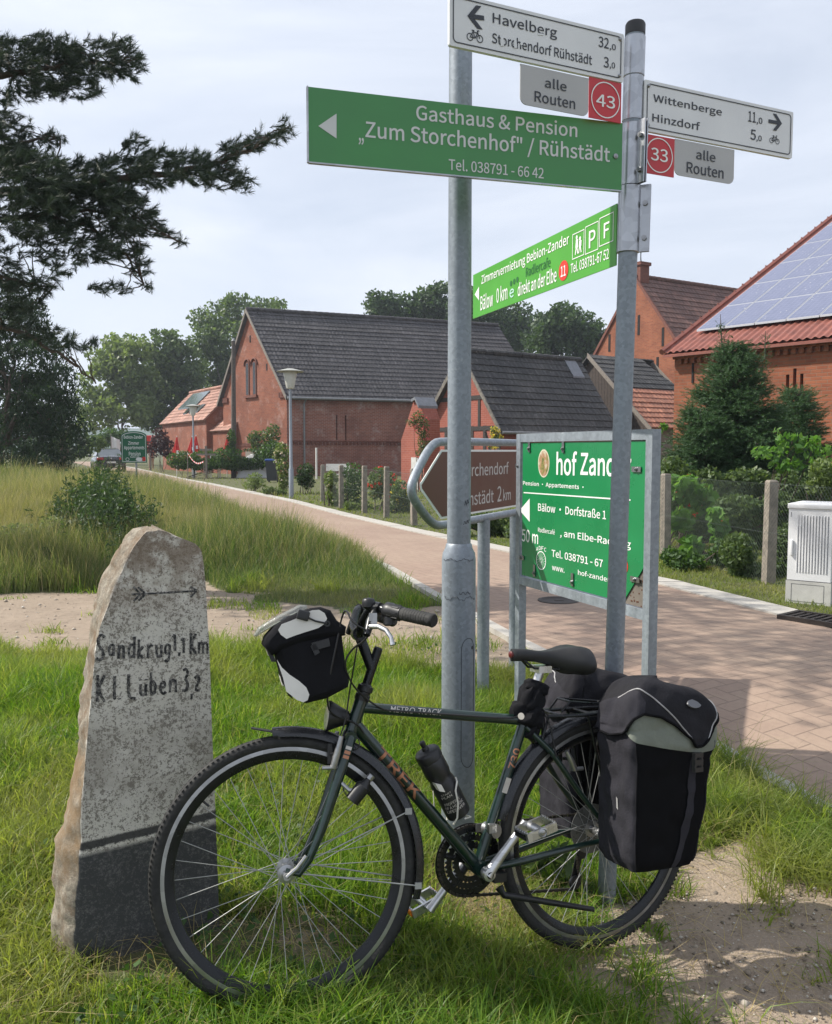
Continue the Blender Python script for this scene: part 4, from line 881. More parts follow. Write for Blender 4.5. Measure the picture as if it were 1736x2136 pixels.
# ------------------------------------------------------------------ signs and posts
_tc = {}
try:
    import os
    SANS = bpy.data.fonts.load(os.path.join(bpy.utils.system_resource('DATAFILES', path='fonts'), 'Noto Sans CJK Regular.woff2'))
except Exception: SANS = None
def text_geo(s, bold=0.0, shear=0.0):
    k = (s, bold, shear)
    if k not in _tc:
        c = bpy.data.curves.new('t', 'FONT'); c.body = s; c.size = 2; c.offset = .005 + min(bold, .03) * .26; c.shear = shear; c.resolution_u = 4; c.fill_mode = 'FRONT'
        if SANS and 'M' not in s: c.font = SANS
        if 'M' in s: c.offset = .012
        o = bpy.data.objects.new('t', c); COL.objects.link(o); bpy.context.view_layer.update()
        me = bpy.data.meshes.new_from_object(o.evaluated_get(bpy.context.evaluated_depsgraph_get()))
        vs = np.array([v.co[:2] for v in me.vertices]); fs = [tuple(p.vertices) for p in me.polygons]
        bpy.data.objects.remove(o); bpy.data.curves.remove(c); bpy.data.meshes.remove(me)
        lo, hi = vs.min(0), vs.max(0); _tc[k] = ((vs - lo) / (hi - lo), fs, (hi - lo)[0] / (hi - lo)[1])
    return _tc[k]
def text_on(m, s, fn, u0, u1, v0, v1, bold=0.0, mi=0, shear=0.0, cut=False):
    vs, fs, _ = text_geo(s, bold, shear)
    if cut:                                                         # slice the letters so that they can bend round a tube
        import bmesh
        b = bmesh.new(); q = [b.verts.new((x, y, 0)) for x, y in vs]
        for f in fs:
            try: b.faces.new([q[i] for i in f])
            except ValueError: pass
        for k in range(1, 8): bmesh.ops.bisect_plane(b, geom=b.verts[:] + b.edges[:] + b.faces[:], plane_co=(0, k / 8, 0), plane_no=(0, 1, 0), dist=1e-6)
        b.verts.index_update(); vs = [(v.co.x, v.co.y) for v in b.verts]; fs = [tuple(v.index for v in f.verts) for f in b.faces]; b.free()
    m.add([fn(u0 + (u1 - u0) * a, v0 + (v1 - v0) * b) for a, b in vs], fs, mi)
class Plane:
    def __init__(s, P, ud, up=(0, 0, 1)):
        s.P = V(P); s.u = V(ud).normalized(); s.v = V(up).normalized(); s.n = s.u.cross(s.v)
        if s.n.dot(CAM - s.P) < 0: s.n = -s.n
        s.n.normalize()
    def uv(s, px, py, off=0.0):
        q = PLN(px, py, s.P + s.n * off, s.n) - s.P; return q.dot(s.u), q.dot(s.v)
    def at(s, u, v, off=0.0): return s.P + s.u * u + s.v * v + s.n * off
    def flip(s): return s.u.cross(s.v).dot(s.n) < 0
    def poly(s, m, uvs, o0, o1, mi=0): m.prism([s.at(a, b, o0) for a, b in uvs], s.n * (o1 - o0), mi)
    def sheet(s, m, uvs, off, mi=0):
        q = [s.at(a, b, off) for a, b in uvs]; m.add(q, [tuple(range(len(q)))], mi)
    def text(s, m, txt, a, b, off, bold=0.0, mi=0, shear=0.0):        # a, b: top left and bottom right of the ink
        u0, v1 = s.uv(*a); u1, v0 = s.uv(*b); text_on(m, txt, lambda u, v: s.at(u, v, off), u0, u1, v0, v1, bold, mi, shear)
    def line(s, m, a, b, w, off, mi=0):
        a, b = V(a + (0,)), V(b + (0,)); d = (b - a).normalized(); e = V((-d.y, d.x, 0)) * w / 2
        s.sheet(m, [(p.x, p.y) for p in (a - e, b - e, b + e, a + e)], off, mi)
    def ring(s, m, c, ru, rv, w, off, mi=0, n=28, a0=0, a1=2 * math.pi):
        ps = []
        for k in range(n + 1):
            q = a0 + (a1 - a0) * k / n; ps += [s.at(c[0] + ru * math.cos(q), c[1] + rv * math.sin(q), off), s.at(c[0] + (ru - w) * math.cos(q), c[1] + (rv - w) * math.sin(q), off)]
        m.add(ps, [(2 * k, 2 * k + 2, 2 * k + 3, 2 * k + 1) for k in range(n)], mi)
    def disc(s, m, c, ru, rv, off, mi=0, n=28): s.sheet(m, [(c[0] + ru * math.cos(2 * math.pi * k / n), c[1] + rv * math.sin(2 * math.pi * k / n)) for k in range(n)], off, mi)
def rrect(u0, u1, v0, v1, r_, n=5, corners=(1, 1, 1, 1)):
    out = []
    for (cx_, cy_, q, on) in ((u1 - r_, v1 - r_, 0, corners[0]), (u0 + r_, v1 - r_, 1, corners[1]), (u0 + r_, v0 + r_, 2, corners[2]), (u1 - r_, v0 + r_, 3, corners[3])):
        if on: out += [(cx_ + r_ * math.cos((q + k / n) * math.pi / 2), cy_ + r_ * math.sin((q + k / n) * math.pi / 2)) for k in range(n + 1)]
        else: out.append((cx_ + r_ * (1 if q in (0, 3) else -1), cy_ + r_ * (1 if q < 2 else -1)))
    return out
def loop_strip(pl, m, outer, inner, off, mi=0):
    n = len(outer); m.add([pl.at(*p, off) for p in outer] + [pl.at(*p, off) for p in inner], [(i, (i + 1) % n, n + (i + 1) % n, n + i) for i in range(n)], mi)
S_WHITE = simple('sign_white', (.70, .71, .72), .45, 0, 6, .06)
S_BLACK = simple('sign_ink', (.03, .034, .045), .5, 0, 8, .1)
S_GREY = simple('sign_grey', (.42, .42, .42), .5, 0, 6, .06)
S_RED = simple('sign_red', (.50, .035, .045), .45, 0, 6, .08)
S_GREEN = simple('sign_green', (.055, .235, .070), .4, 0, 5, .07)
S_BRIGHT = simple('sign_bright_green', (.075, .33, .035), .35, 0, 5, .05)
S_FOREST = simple('sign_forest_green', (.010, .20, .065), .3, 0, 5, .07)
S_BROWN = simple('sign_brown', (.12, .045, .030), .45, 0, 5, .08)
S_PALE = simple('sign_pale_print', (.78, .79, .77), .5, 0, 8, .04)
S_DGREEN = simple('sign_dark_print', (.015, .13, .03), .5, 0, 8, .05)
S_SREd = simple('sign_red_dot', (.62, .035, .02), .4, 0, 8, .05)
GALV = galv('galvanised_steel', (.31, .345, .385), .5, .35, 70)
GALVP = galv('galvanised_pole', (.27, .305, .345), .48, .35, 95)
STEEL = galv('stainless_clamp', (.42, .43, .45), .28, .9, 30, .12)
BOLT = simple('bolt_steel', (.3, .3, .31), .35, .9, 30, .1)
BLACKP = simple('black_plastic', (.018, .018, .020), .5, 0, 20, .1)
RUST = simple('rusty_plate', (.20, .17, .145), .7, .3, 5, .4, 60, .3, .003)
# -- the finger post
PB, PT = W(1265, 1885, 2.85), W(1326, 48, 2.85); PB.z = float(gz(PB.x, PB.y)) - .05
def pole_at(py):
    a, b = W(1265, 1885, 2.85), PT; best = min(range(401), key=lambda k: abs((lambda q: CY + FP * (-(q.z * CT + q.y * ST)) / (q.y * CT - q.z * ST))(a.lerp(b, k / 400) - CAM) - py)); return a.lerp(b, best / 400)
post = thing('finger_post', 'galvanised cycle route finger post leaning behind the bicycle with white and green arms', 'signpost', PB)
m = MB(); m.tube([PB, pole_at(70)], .0305, 24); m.build('pole', GALVP, post)
ax = (PT - PB).normalized()
m = MB(); a = pole_at(72); m.lathe(a, ax, [(-.002, .0318), (.03, .0318), (.037, .028), (.038, 0)], 24); m.build('pole_cap', BLACKP, post)
def sleeve(p0, p1, r_, mt, name='clamp', flange=None, bolts=()):
    m = MB(); a, b = pole_at(p0), pole_at(p1); m.lathe(a, ax, [(0, r_ - .003), (.002, r_), ((b - a).length - .002, r_), ((b - a).length, r_ - .003)], 24); o = m.build(name, mt, post)
    if flange:
        m = MB(); fd = V(flange).normalized(); c = a.lerp(b, .5); h = (b - a) * .5; fn_ = fd.cross(ax).normalized()
        for s_ in (-1, 1): m.box(c + fd * (r_ + .012) + fn_ * .005 * s_, fd * .018, fn_ * .0022, h)
        m.build('clamp_flange', mt, o)
        for t_ in bolts:
            m = MB(); q = a.lerp(b, t_) + fd * (r_ + .014); m.tube([q - fn_ * .017, q + fn_ * .017], .004, 8); m.tube([q + fn_ * .008, q + fn_ * .016], .0085, 6, smooth=False); m.tube([q - fn_ * .016, q - fn_ * .008], .0085, 6, smooth=False); m.build('bolt', BOLT, o)
sleeve(160, 76, .0335, STEEL); sleeve(256, 163, .0325, STEEL); sleeve(388, 259, .0335, STEEL, flange=(.52, -.85, 0), bolts=(.2, .75)); sleeve(527, 391, .0365, STEEL, flange=(.9, -.35, 0), bolts=(.2, .72))
def cyc(pl, m, c, k, off, mirror=1):
    """the bicycle sign: two wheels, frame, bars and saddle"""
    w = .10 * k; q = lambda a, b: (c[0] + a * k * mirror, c[1] + b * k)
    for x in (-.55, .55): pl.ring(m, q(x, 0), .38 * k, .38 * k, w * .9, off, 0, 18)
    for a, b in (((-.55, 0), (-.22, .55)), ((-.22, .55), (.3, .5)), ((.3, .5), (.02, -.02)), ((.02, -.02), (-.22, .55)), ((-.55, 0), (.02, -.02)), ((.55, 0), (.25, .72)), ((.25, .72), (.48, .74)), ((-.36, .68), (-.08, .68)), ((-.22, .55), (-.24, .68))): pl.line(m, q(*a), q(*b), w, off)
def white_arm(pl, tl, tr, br, bl, lab):
    u = [pl.uv(*p) for p in (tl, tr, br, bl)]; u0 = (u[0][0] + u[3][0]) / 2; u1 = (u[1][0] + u[2][0]) / 2; v1 = (u[0][1] + u[1][1]) / 2; v0 = (u[2][1] + u[3][1]) / 2
    m = MB(); pl.poly(m, rrect(u0, u1, v0, v1, .006, 3), -.012, .0); s_ = m.build('finger_sign', S_WHITE, post, lab)
    m = MB(); i = .010; loop_strip(pl, m, rrect(u0 + i, u1 - i, v0 + i, v1 - i, .014), rrect(u0 + i + .0032, u1 - i - .0032, v0 + i + .0032, v1 - i - .0032, .011), .0015)
    m.build('border', S_BLACK, s_); return s_, (u0, u1, v0, v1)
def z2(x, y): return (867.6 + .50026 * x, .50015 * y)
plH = Plane(pole_at(110) + V((0, -.034, 0)), (2.2, 1, 0))
sH, bH = white_arm(plH, (941, -10), z2(870, 130), z2(865, 335), (935, 98.5), 'white upper arm to Havelberg and Rühstädt')
m = MB()
plH.text(m, 'Havelberg', z2(320, 50), z2(588, 170), .0015, .010)
plH.text(m, 'Storchendorf Rühstädt', z2(317, 133), z2(734, 272), .0015, .012)
plH.text(m, '32', z2(762, 150), z2(804, 205), .0015, .012); plH.text(m, ',0', z2(808, 180), z2(833, 217), .0015, .012)
plH.text(m, '3', z2(783, 235), z2(804, 285), .0015, .012); plH.text(m, ',0', z2(808, 257), z2(830, 293), .0015, .012)
def arrow(pl, m, tip, tail, hw, w, off):
    t_, e = V(tip + (0,)), V(tail + (0,)); d = (e - t_).normalized(); n_ = V((-d.y, d.x, 0))
    pl.line(m, tuple((t_ + d * w * .6)[:2]), tuple(e[:2]), w, off)
    for s_ in (-1, 1):
        b = t_ + d * hw * .95 + n_ * hw * s_; q = [t_, t_ + d * w * 1.35, b + d * w * 1.35, b]; pl.sheet(m, [(p.x, p.y) for p in q], off + .0003 * s_)
arrow(plH, m, plH.uv(*z2(214, 66)), plH.uv(*z2(284, 76)), .032, .013, .0018)
cyc(plH, m, plH.uv(*z2(246, 158)), .029, .0016)
m.build('lettering', S_BLACK, sH)
m = MB()                                                            # paint has flaked off some letters
for a, b in (((352, 152), (366, 196)), ((408, 166), (421, 204)), ((434, 176), (446, 192)), ((508, 136), (532, 152))): 
    u0, v1 = plH.uv(*z2(*a)); u1, v0 = plH.uv(*z2(*b)); plH.sheet(m, [(u0 + .001, v0), (u1, v0 + .003), (u1 - .002, v1), (u0, v1 - .002)], .0022)
m.build('flaked_paint', S_WHITE, sH)
def plates(pl, box, txts, redbox, num, order, lab):
    (a, b, c_, d) = [pl.uv(*z2(*p)) for p in box]; u0 = min(a[0], d[0]); u1 = max(b[0], c_[0]); v1 = (a[1] + b[1]) / 2; v0 = c_[1]
    m = MB(); pl.poly(m, rrect(u0, u1, v0, v1, .022, 5, (0, 0, 1, 1)), -.006, -.003); o = m.build('route_plate', S_GREY, post, 'grey plate ' + lab); m = MB()
    for s_, p, q in txts: pl.text(m, s_, z2(*p), z2(*q), -.0012, .008)
    m.build('lettering', S_BLACK, o)
    (a, b, c_, d) = [pl.uv(*z2(*p)) for p in redbox]; u0 = (a[0] + d[0]) / 2; u1 = (b[0] + c_[0]) / 2; v1 = (a[1] + b[1]) / 2; v0 = (c_[1] + d[1]) / 2
    m = MB(); pl.poly(m, [(u0, v0), (u1, v0), (u1, v1), (u0, v1)], -.006, -.003); o = m.build('number_plate', S_RED, post, 'red plate with number ' + num[0]); m = MB(); cc = ((u0 + u1) / 2, (v0 + v1) / 2); r_ = min(u1 - u0, v1 - v0) * .45
    pl.ring(m, cc, r_, r_, .0035, -.0012, 0, 36); pl.text(m, num[0], z2(*num[1]), z2(*num[2]), -.0012, .006); m.build('lettering', S_PALE, o)
plates(plH, [(442, 268), (724, 320), (720, 485), (437, 440)], [('alle', (540, 320), (630, 381)), ('Routen', (497, 377), (666, 455))], [(728, 322), (862, 343), (857, 510), (723, 490)], ('43', (754, 387), (832, 455)), 1, 'under the upper white arm')
plW = Plane(pole_at(240) + V((0, -.034, 0)), (2.2, 1, 0))
sW, bW = white_arm(plW, z2(955, 342), z2(1577, 457), z2(1568, 650), z2(949, 555), 'white lower right arm to Wittenberge and Hinzdorf')
m = MB()
plW.text(m, 'Wittenberge', z2(990, 390), z2(1275, 492), .0015, .010); plW.text(m, 'Hinzdorf', z2(986, 470), z2(1184, 545), .0015, .012)
plW.text(m, '11', z2(1387, 462), z2(1417, 513), .0015, .012); plW.text(m, ',0', z2(1421, 487), z2(1444, 525), .0015, .012); plW.text(m, '5', z2(1395, 538), z2(1417, 586), .0015, .012); plW.text(m, ',0', z2(1420, 562), z2(1441, 596), .0015, .012)
arrow(plW, m, plW.uv(*z2(1526, 515)), plW.uv(*z2(1470, 505)), .028, .012, .0018); cyc(plW, m, plW.uv(*z2(1495, 588)), .025, .0016, 1)
m.build('lettering', S_BLACK, sW)
plates(plW, [(1084, 580), (1332, 620), (1328, 768), (1082, 735)], [('alle', (1172, 620), (1251, 676)), ('Routen', (1132, 673), (1285, 745))], [(955, 556), (1083, 577), (1078, 738), (950, 718)], ('33', (982, 612), (1052, 678)), -1, 'under the lower white arm')
for pl, b, s_ in ((plH, bH, sH), (plW, bW, sW)):
    m = MB()
    for v in (b[2] + .018, b[3] - .018):
        u = b[1] - .016 if pl is plH else b[0] + .016; m.lathe(pl.at(u, v, .0), pl.n, [(0, .0055), (.004, .0055), (.006, .003), (.006, 0)], 10)
    m.build('screws', BOLT, s_)
plG = Plane(pole_at(320) + V((0, -.036, 0)), (3.5, 1, 0))
u = [plG.uv(*p) for p in ((643, 180), (1299, 257), (1295, 397), (643, 336))]; u0, u1, v0, v1 = u[0][0], u[1][0], (u[2][1] + u[3][1]) / 2, (u[0][1] + u[1][1]) / 2
m = MB(); plG.poly(m, [(u0, v0), (u1, v0), (u1, v1), (u0, v1)], -.012, 0); sG = m.build('finger_sign', S_GREEN, post, 'long dark green arm to the guesthouse')
m = MB(); plG.poly(m, [(u0 - .004, v0 - .002), (u0, v0 - .002), (u0, v1 + .002), (u0 - .004, v1 + .002)], -.012, .002); plG.poly(m, [(u0, v0 - .004), (u1, v0 - .004), (u1, v0), (u0, v0)], -.012, .001); m.build('edge_trim', STEEL, sG)
m = MB(); plG.text(m, 'Gasthaus & Pension', (868, 217), (1204, 287), .0015, .012); plG.text(m, '„', (748, 287), (759, 303), .0015, .006); plG.text(m, 'Zum Storchenhof" / Rühstädt', (762, 250), (1272, 345), .0015, .014); plG.text(m, 'Tel. 038791 - 66 42', (936, 330), (1134, 373), .0015, .002)
plG.sheet(m, [plG.uv(664, 263), plG.uv(702, 289), plG.uv(702, 237)], .0015); m.build('lettering', S_GREY if False else simple('grey_print', (.60, .61, .60), .5, 0, 8, .05), sG)
m = MB(); q = plG.uv(1284, 326); m.lathe(plG.at(*q), plG.n, [(0, .008), (.004, .008), (.006, 0)], 10); m.build('screw', BOLT, sG)
# the bright green arm pointing away to the left
plZ = Plane(pole_at(480) + V((-.034, 0, 0)), (.341, -1, 0))
u = [plZ.uv(*p) for p in ((989, 578), (1287, 417), (1287, 546), (985, 670))]; u0 = (u[0][0] + u[3][0]) / 2; u1 = u[1][0]; v0 = (u[2][1] + u[3][1]) / 2; v1 = (u[0][1] + u[1][1]) / 2
m = MB(); plZ.poly(m, [(u0, v0), (u1, v0), (u1, v1), (u0, v1)], -.004, 0); sZ = m.build('finger_sign', S_BRIGHT, post, 'bright green arm pointing back along the path')
m = MB(); T = plZ.text
plZ.sheet(m, [plZ.uv(*z2(247, 1228)), plZ.uv(*z2(265, 1253)), plZ.uv(*z2(265, 1195))], .0015)
T(m, 'Zimmervermietung Bebion-Zander', z2(275, 1148), z2(640, 1030), .0015, .006); T(m, 'Bälow', z2(271, 1232), z2(323, 1276), .0015, .006); T(m, '0 km', z2(338, 1200), z2(383, 1247), .0015, .008); T(m, 'direkt an der Elbe', z2(427, 1180), z2(588, 1174), .0015, .012); T(m, 'Tel. 038791-67 52', z2(648, 1098), z2(806, 1079), .0015, .012)
for (a, b) in (((655, 978), (703, 1063)), ((709, 946), (762, 1040)), ((768, 910), (825, 1005))):
    q0, w1 = plZ.uv(*z2(*a)); q1, w0 = plZ.uv(*z2(*b)); loop_strip(plZ, m, [(q0, w0), (q1, w0), (q1, w1), (q0, w1)], [(q0 + .003, w0 + .003), (q1 - .003, w0 + .003), (q1 - .003, w1 - .003), (q0 + .003, w1 - .003)], .0015)
T(m, 'P', z2(724, 965), z2(750, 1025), .0015, .006); T(m, 'F', z2(786, 932), z2(808, 985), .0015, .012)
q0, w1 = plZ.uv(*z2(664, 990)); q1, w0 = plZ.uv(*z2(695, 1050)); wu = q1 - q0; hu = w1 - w0
for k, hgt in ((.28, .95), (.72, .8)):                              # the room pictogram: two standing figures with packs
    c = q0 + wu * k; plZ.disc(m, (c, w0 + hu * hgt), wu * .12, wu * .14, .0016, 0, 10); plZ.sheet(m, [(c - wu * .16, w0 + hu * .35), (c + wu * .16, w0 + hu * .35), (c + wu * .2, w0 + hu * (hgt - .12)), (c - wu * .1, w0 + hu * (hgt - .12))], .0016)
    for s_ in (-1, 1): plZ.line(m, (c + s_ * wu * .05, w0 + hu * .36), (c + s_ * wu * .17, w0), wu * .11, .0016 + .0001 * s_)
m.build('lettering', S_PALE, sZ)
m = MB(); T(m, 'Radlercafe', z2(460, 1114), z2(562, 1112), .0015, .004)
for k in range(3): plZ.disc(m, plZ.uv(*z2(398 + 13 * k, 1182 - 8 * k)), .011, .012, .0012, 0, 10)
m.build('dark_lettering', S_DGREEN, sZ)
m = MB(); cR = plZ.uv(*z2(617, 1128)); plZ.disc(m, cR, .036, .036, .0014); o = m.build('red_spot', S_SREd, sZ)
m = MB(); T(m, '11', z2(607, 1112), z2(627, 1148), .0022, .02); m.build('spot_number', S_PALE, sZ)
m = MB(); c = plZ.uv(*z2(402, 1222)); plZ.ring(m, c, .022, .018, .006, .0014, 0, 16, .4, 5.6); plZ.line(m, (c[0] - .018, c[1]), (c[0] + .018, c[1] + .003), .006, .0016); m.build('small_emblem', simple('pale_blue_print', (.45, .68, .62), .5), sZ)

# -- the thick lamp column in front
LB = W(955, 1820, 2.95); LX, LY = LB.x, LB.y; LZ = float(gz(LX, LY))
def colz(py): return W(955, py, LY).z
col_ = thing('lamp_column', 'thick galvanised lamp column behind the bicycle, running out of the top of the photo', 'lamp post', (LX, LY, LZ))
z_s = colz(1135); rT, rB = .0405, .0585
m = MB(); O_ = V((LX, LY, 0))
m.lathe(O_, (0, 0, 1), [(LZ - .1, rB), (z_s - .055, rB), (z_s - .03, rB - .003), (z_s - .012, rB - .012), (z_s, rT + .004), (z_s + .004, rT), (5.6, rT - .006)], 40); cp = m.build('shaft', GALVP, col_)
m = MB(); m.tube([V((LX, LY, 5.58)), V((LX, LY, 5.75)), V((LX + .15, LY - .02, 5.9)), V((LX + .5, LY - .08, 5.95))], .03, 14); m.build('bracket', GALVP, col_)
m = MB(); c = V((LX + .78, LY - .13, 5.95)); m.bbox(c, (.30, -.05, 0), (.015, .09, 0), (0, 0, .05), .03); m.build('lamp_head', GALV, col_)
m = MB(); z0, z1 = colz(1590), colz(1325); aa, ab = -math.pi / 2 + .12, -math.pi / 2 + 1.02; pts = []   # the door: seam round a curved plate
def cyl(a, z, r_=rB): return V((LX + r_ * math.cos(a), LY + r_ * math.sin(a), z))
am = (aa + ab) / 2; ha = (ab - aa) / 2
for k in range(13):
    q = math.pi * k / 12; pts.append((am + ha * math.cos(q), z1 - .04 + .04 * math.sin(q)))
for k in range(13):
    q = math.pi + math.pi * k / 12; pts.append((am + ha * math.cos(q), z0 + .04 + .04 * math.sin(q)))
pts.append(pts[0]); m.tube([cyl(a, z, rB + .0003) for a, z in pts], .0011, 5, False); m.build('door_seam', S_BLACK, cp)
m = MB(); m.lathe(cyl(am + ha * .72, z1 - .035, rB - .001), V((math.cos(am + ha * .72), math.sin(am + ha * .72), 0)), [(0, .006), (.003, .006), (.003, .003), (.001, 0)], 10); m.build('door_lock', S_BLACK, cp)
m = MB()                                                            # black sealant smears on the shoulder and shaft
for zc_, a0, a1, amp, r_ in ((colz(1164), -2.7, -.6, .004, rB), (colz(1243), -2.6, -.4, .006, rB), (colz(1090), -1.25, -.6, .005, rT), (colz(1050), -1.15, -.6, .007, rT), (colz(1232), -1.6, -.9, .004, rB)):
    q = [cyl(a0 + (a1 - a0) * k / 30, zc_ + amp * (math.sin(k * 1.7) * .5 + math.sin(k * .53 + zc_ * 9)) + (amp * 1.6 * k / 30 if r_ == rT else 0), r_ + .0004) for k in range(31)]; m.tube(q, [.0004 + .0006 * abs(math.sin(k * 2.3)) for k in range(31)], 5, False)
m.build('sealant_smears', S_BLACK, cp)

# -- the framed green board
BR_ = W(1345, 1400, 3.45); BL_ = W(1081, 1400, 4.42); plB = Plane((BR_.x, BR_.y, 0), (BR_ - BL_).xy.to_3d())
def zb(x, y): return (834.2 + .30755 * x, 867.6 + .30755 * y)
brd = thing('guesthouse_board', 'green advertising board in a galvanised frame behind the thin post', 'sign board', (BR_.x, BR_.y, float(gz(BR_.x, BR_.y))))
uL, _ = plB.uv(1081, 1000); uR = 0.0; ztop = (plB.uv(1345, 893)[1] + plB.uv(1075, 907)[1]) / 2; zlow = (plB.uv(1345, 1282)[1] + plB.uv(1083, 1212)[1]) / 2
h_ = .021
def vbar(pl, m, u, z0, z1, hu=h_, hn=h_): m.box(pl.at(u, (z0 + z1) / 2, -h_), pl.u * hu, pl.n * hn, pl.v * (z1 - z0) / 2)
for u in (uL, uR):
    g = plB.at(u, 0); m = MB(); vbar(plB, m, u, float(gz(g.x, g.y)) - .1, ztop); m.build('post', GALV, brd)
m = MB(); m.box(plB.at((uL + uR) / 2, ztop - h_, -h_), plB.u * ((uR - uL) / 2 - h_), plB.n * (h_ - .001), plB.v * h_); m.build('top_rail', GALV, brd)
m = MB(); m.box(plB.at((uL + uR) / 2, zlow - .0, -h_), plB.u * ((uR - uL) / 2 - h_), plB.n * (h_ - .001), plB.v * h_); m.build('bottom_rail', GALV, brd)
g0, g1 = uL + h_ + .012, uR - h_ - .002; gb, gt = zlow + h_ + .008, ztop - 2 * h_ - .004; cut = plB.uv(*zb(1505, 1160)); cut2 = plB.uv(*zb(1615, 1010))
m = MB(); plB.poly(m, [(g0, gb), (cut[0], gb), (g1, cut2[1]), (g1, gt), (g0, gt)], -.012, -.008); pb = m.build('panel', S_FOREST, brd)
m = MB(); plB.poly(m, [(cut[0] - .06, gb - .004), (g1 + .002, gb - .004), (g1 + .002, cut2[1] + .08), (cut[0] - .06, cut2[1] + .08)], -.020, -.0135); o = m.build('back_plate', RUST, brd)
m = MB()
for k in range(16): m.lathe(plB.at(g1 - random.uniform(.01, .10), gb + random.uniform(.0, .13), -.0133), plB.n, [(0, random.uniform(.003, .006)), (.001, .003), (.001, 0)], 8)
m.build('rust_spots', simple('rust', (.09, .035, .018), .9), o)
m = MB(); T = lambda s_, a, b, bold=.012, sh=0.0: plB.text(m, s_, zb(*a), zb(*b), -.0068, bold, 0, sh)
T('hof', (1055, 240), (1192, 408), .035); T('Zander', (1218, 238), (1560, 418), .035); T('Pension • Appartements •', (828, 440), (1238, 508), .02); T('Bälow • Dorfstraße 1', (930, 588), (1389, 703), .018); T('50 m', (820, 765), (930, 872), .014); T('Radlercafé', (930, 752), (1043, 806), .006); T(', am Elbe-Radweg', (1080, 768), (1558, 915), .018); T('Tel. 038791 - 67', (1022, 903), (1368, 1030), .016); T('www.', (1025, 1016), (1108, 1066), .012); T('hof-zander', (1200, 1042), (1415, 1130), .014)
for i, ch in enumerate('ADFC'):
    x = 917 + i * 18; y = 893 - 14 * math.sin((i + .5) / 4 * math.pi) + i * 1.5; T(ch, (x, y), (x + 14, y + 30), .01)
plB.line(m, plB.uv(*zb(832, 520)), plB.uv(*zb(1556, 571)), .006, -.0068); plB.sheet(m, [plB.uv(*zb(805, 640)), plB.uv(*zb(873, 719)), plB.uv(*zb(873, 560))], -.0068)
cW = plB.uv(*zb(950, 981)); rw = abs(plB.uv(*zb(950, 1045))[1] - cW[1]); plB.ring(m, cW, rw, rw, .005, -.0068, 0, 30)
for k in range(18): plB.line(m, (cW[0] + .006 * math.cos(k * .349), cW[1] + .006 * math.sin(k * .349)), (cW[0] + rw * .9 * math.cos(k * .349), cW[1] + rw * .9 * math.sin(k * .349)), .0012, -.0068)
m.build('lettering', S_PALE, pb)
cE = plB.uv(*zb(968, 322)); re = abs(plB.uv(*zb(968, 418))[1] - cE[1]); m = MB(); plB.disc(m, cE, re * .78, re, -.0068); o = m.build('emblem', simple('cream_print', (.62, .58, .44), .5), pb)
t = NT('emblem_picture'); nn_ = t.noise(t.obj(), 34, 3); em = t.pbr(t.ramp(nn_, [(.3, (.05, .09, .03)), (.45, (.25, .22, .07)), (.55, (.38, .2, .12)), (.68, (.5, .45, .32))]), .5)
m = MB(); plB.disc(m, cE, re * .68, re * .9, -.0062); m.build('emblem_picture', em, pb)
m = MB(); c = plB.uv(*zb(1498, 1016)); plB.disc(m, c, .042, .042, -.0066); m.build('red_spot', S_SREd, pb)
for (x, y, d) in ((873, 205, 'v'), (1103, 205, 'v'), (800, 340, 'h'), (818, 960, 'h'), (908, 1050, 'v'), (1165, 1110, 'v'), (1600, 362, 'h'), (1590, 1110, 'h')):
    m = MB(); c = plB.uv(*zb(x, y)); a, b = (.009, .030) if d == 'v' else (.030, .011); m.box(plB.at(*c, -.0035), plB.u * a, plB.n * .002, plB.v * b); m.lathe(plB.at(c[0], c[1] - (.012 if d == 'v' else 0), -.0015), plB.n, [(0, .008), (.006, .008), (.006, .004), (.010, .004), (.010, 0)], 8); m.build('bracket', BOLT, brd)

# -- the brown arrow sign in its bent tube
BP_ = W(1015, 1300, 5.0); plR = Plane((BP_.x, BP_.y, 0), (.50, 1, 0))
brn = thing('arrow_sign', 'brown arrow shaped tourist sign in a bent tube frame half hidden behind the lamp column', 'sign', (BP_.x, BP_.y, float(gz(BP_.x, BP_.y))))
uF = .60
def q3(x, y, off=0.0): return plR.uv(*zb(x, y), off)
ttop, tbot = q3(700, 180)[1], q3(700, 673)[1]; tl, tlb = q3(105, 470), q3(250, 780)
ml = q3(95, 490)[0]; path = [(uF, ttop), (q3(330, 190)[0], ttop), (q3(240, 215)[0], ttop - .012), (q3(125, 400)[0], q3(125, 405)[1]), (ml, q3(95, 500)[1]), (q3(130, 590)[0], q3(130, 590)[1]), (q3(245, 770)[0], tbot + .014), (q3(320, 770)[0], tbot), (uF, tbot)]
def smooth_path(p, it=2):
    for _ in range(it):
        o = [p[0]]
        for a, b in zip(p, p[1:]): o += [(a[0] * .75 + b[0] * .25, a[1] * .75 + b[1] * .25), (a[0] * .25 + b[0] * .75, a[1] * .25 + b[1] * .75)]
        p = o + [p[-1]]
    return p
m = MB(); m.tube([plR.at(a, b, -.02) for a, b in smooth_path(path)], .022, 14); m.build('tube_frame', GALV, brn)
for u in (0.0, .535):
    g = plR.at(u, 0); m = MB(); m.tube([plR.at(u, float(gz(g.x, g.y)) - .1, -.02), plR.at(u, tbot - .01, -.02)], .036, 20); m.build('post', GALV, brn)
A, B_, C_, D_ = q3(140, 515), q3(255, 285), q3(745, 230), q3(745, 622); E_ = q3(290, 725)
vt, vb = C_[1], D_[1]; tipv = (vt + vb) / 2
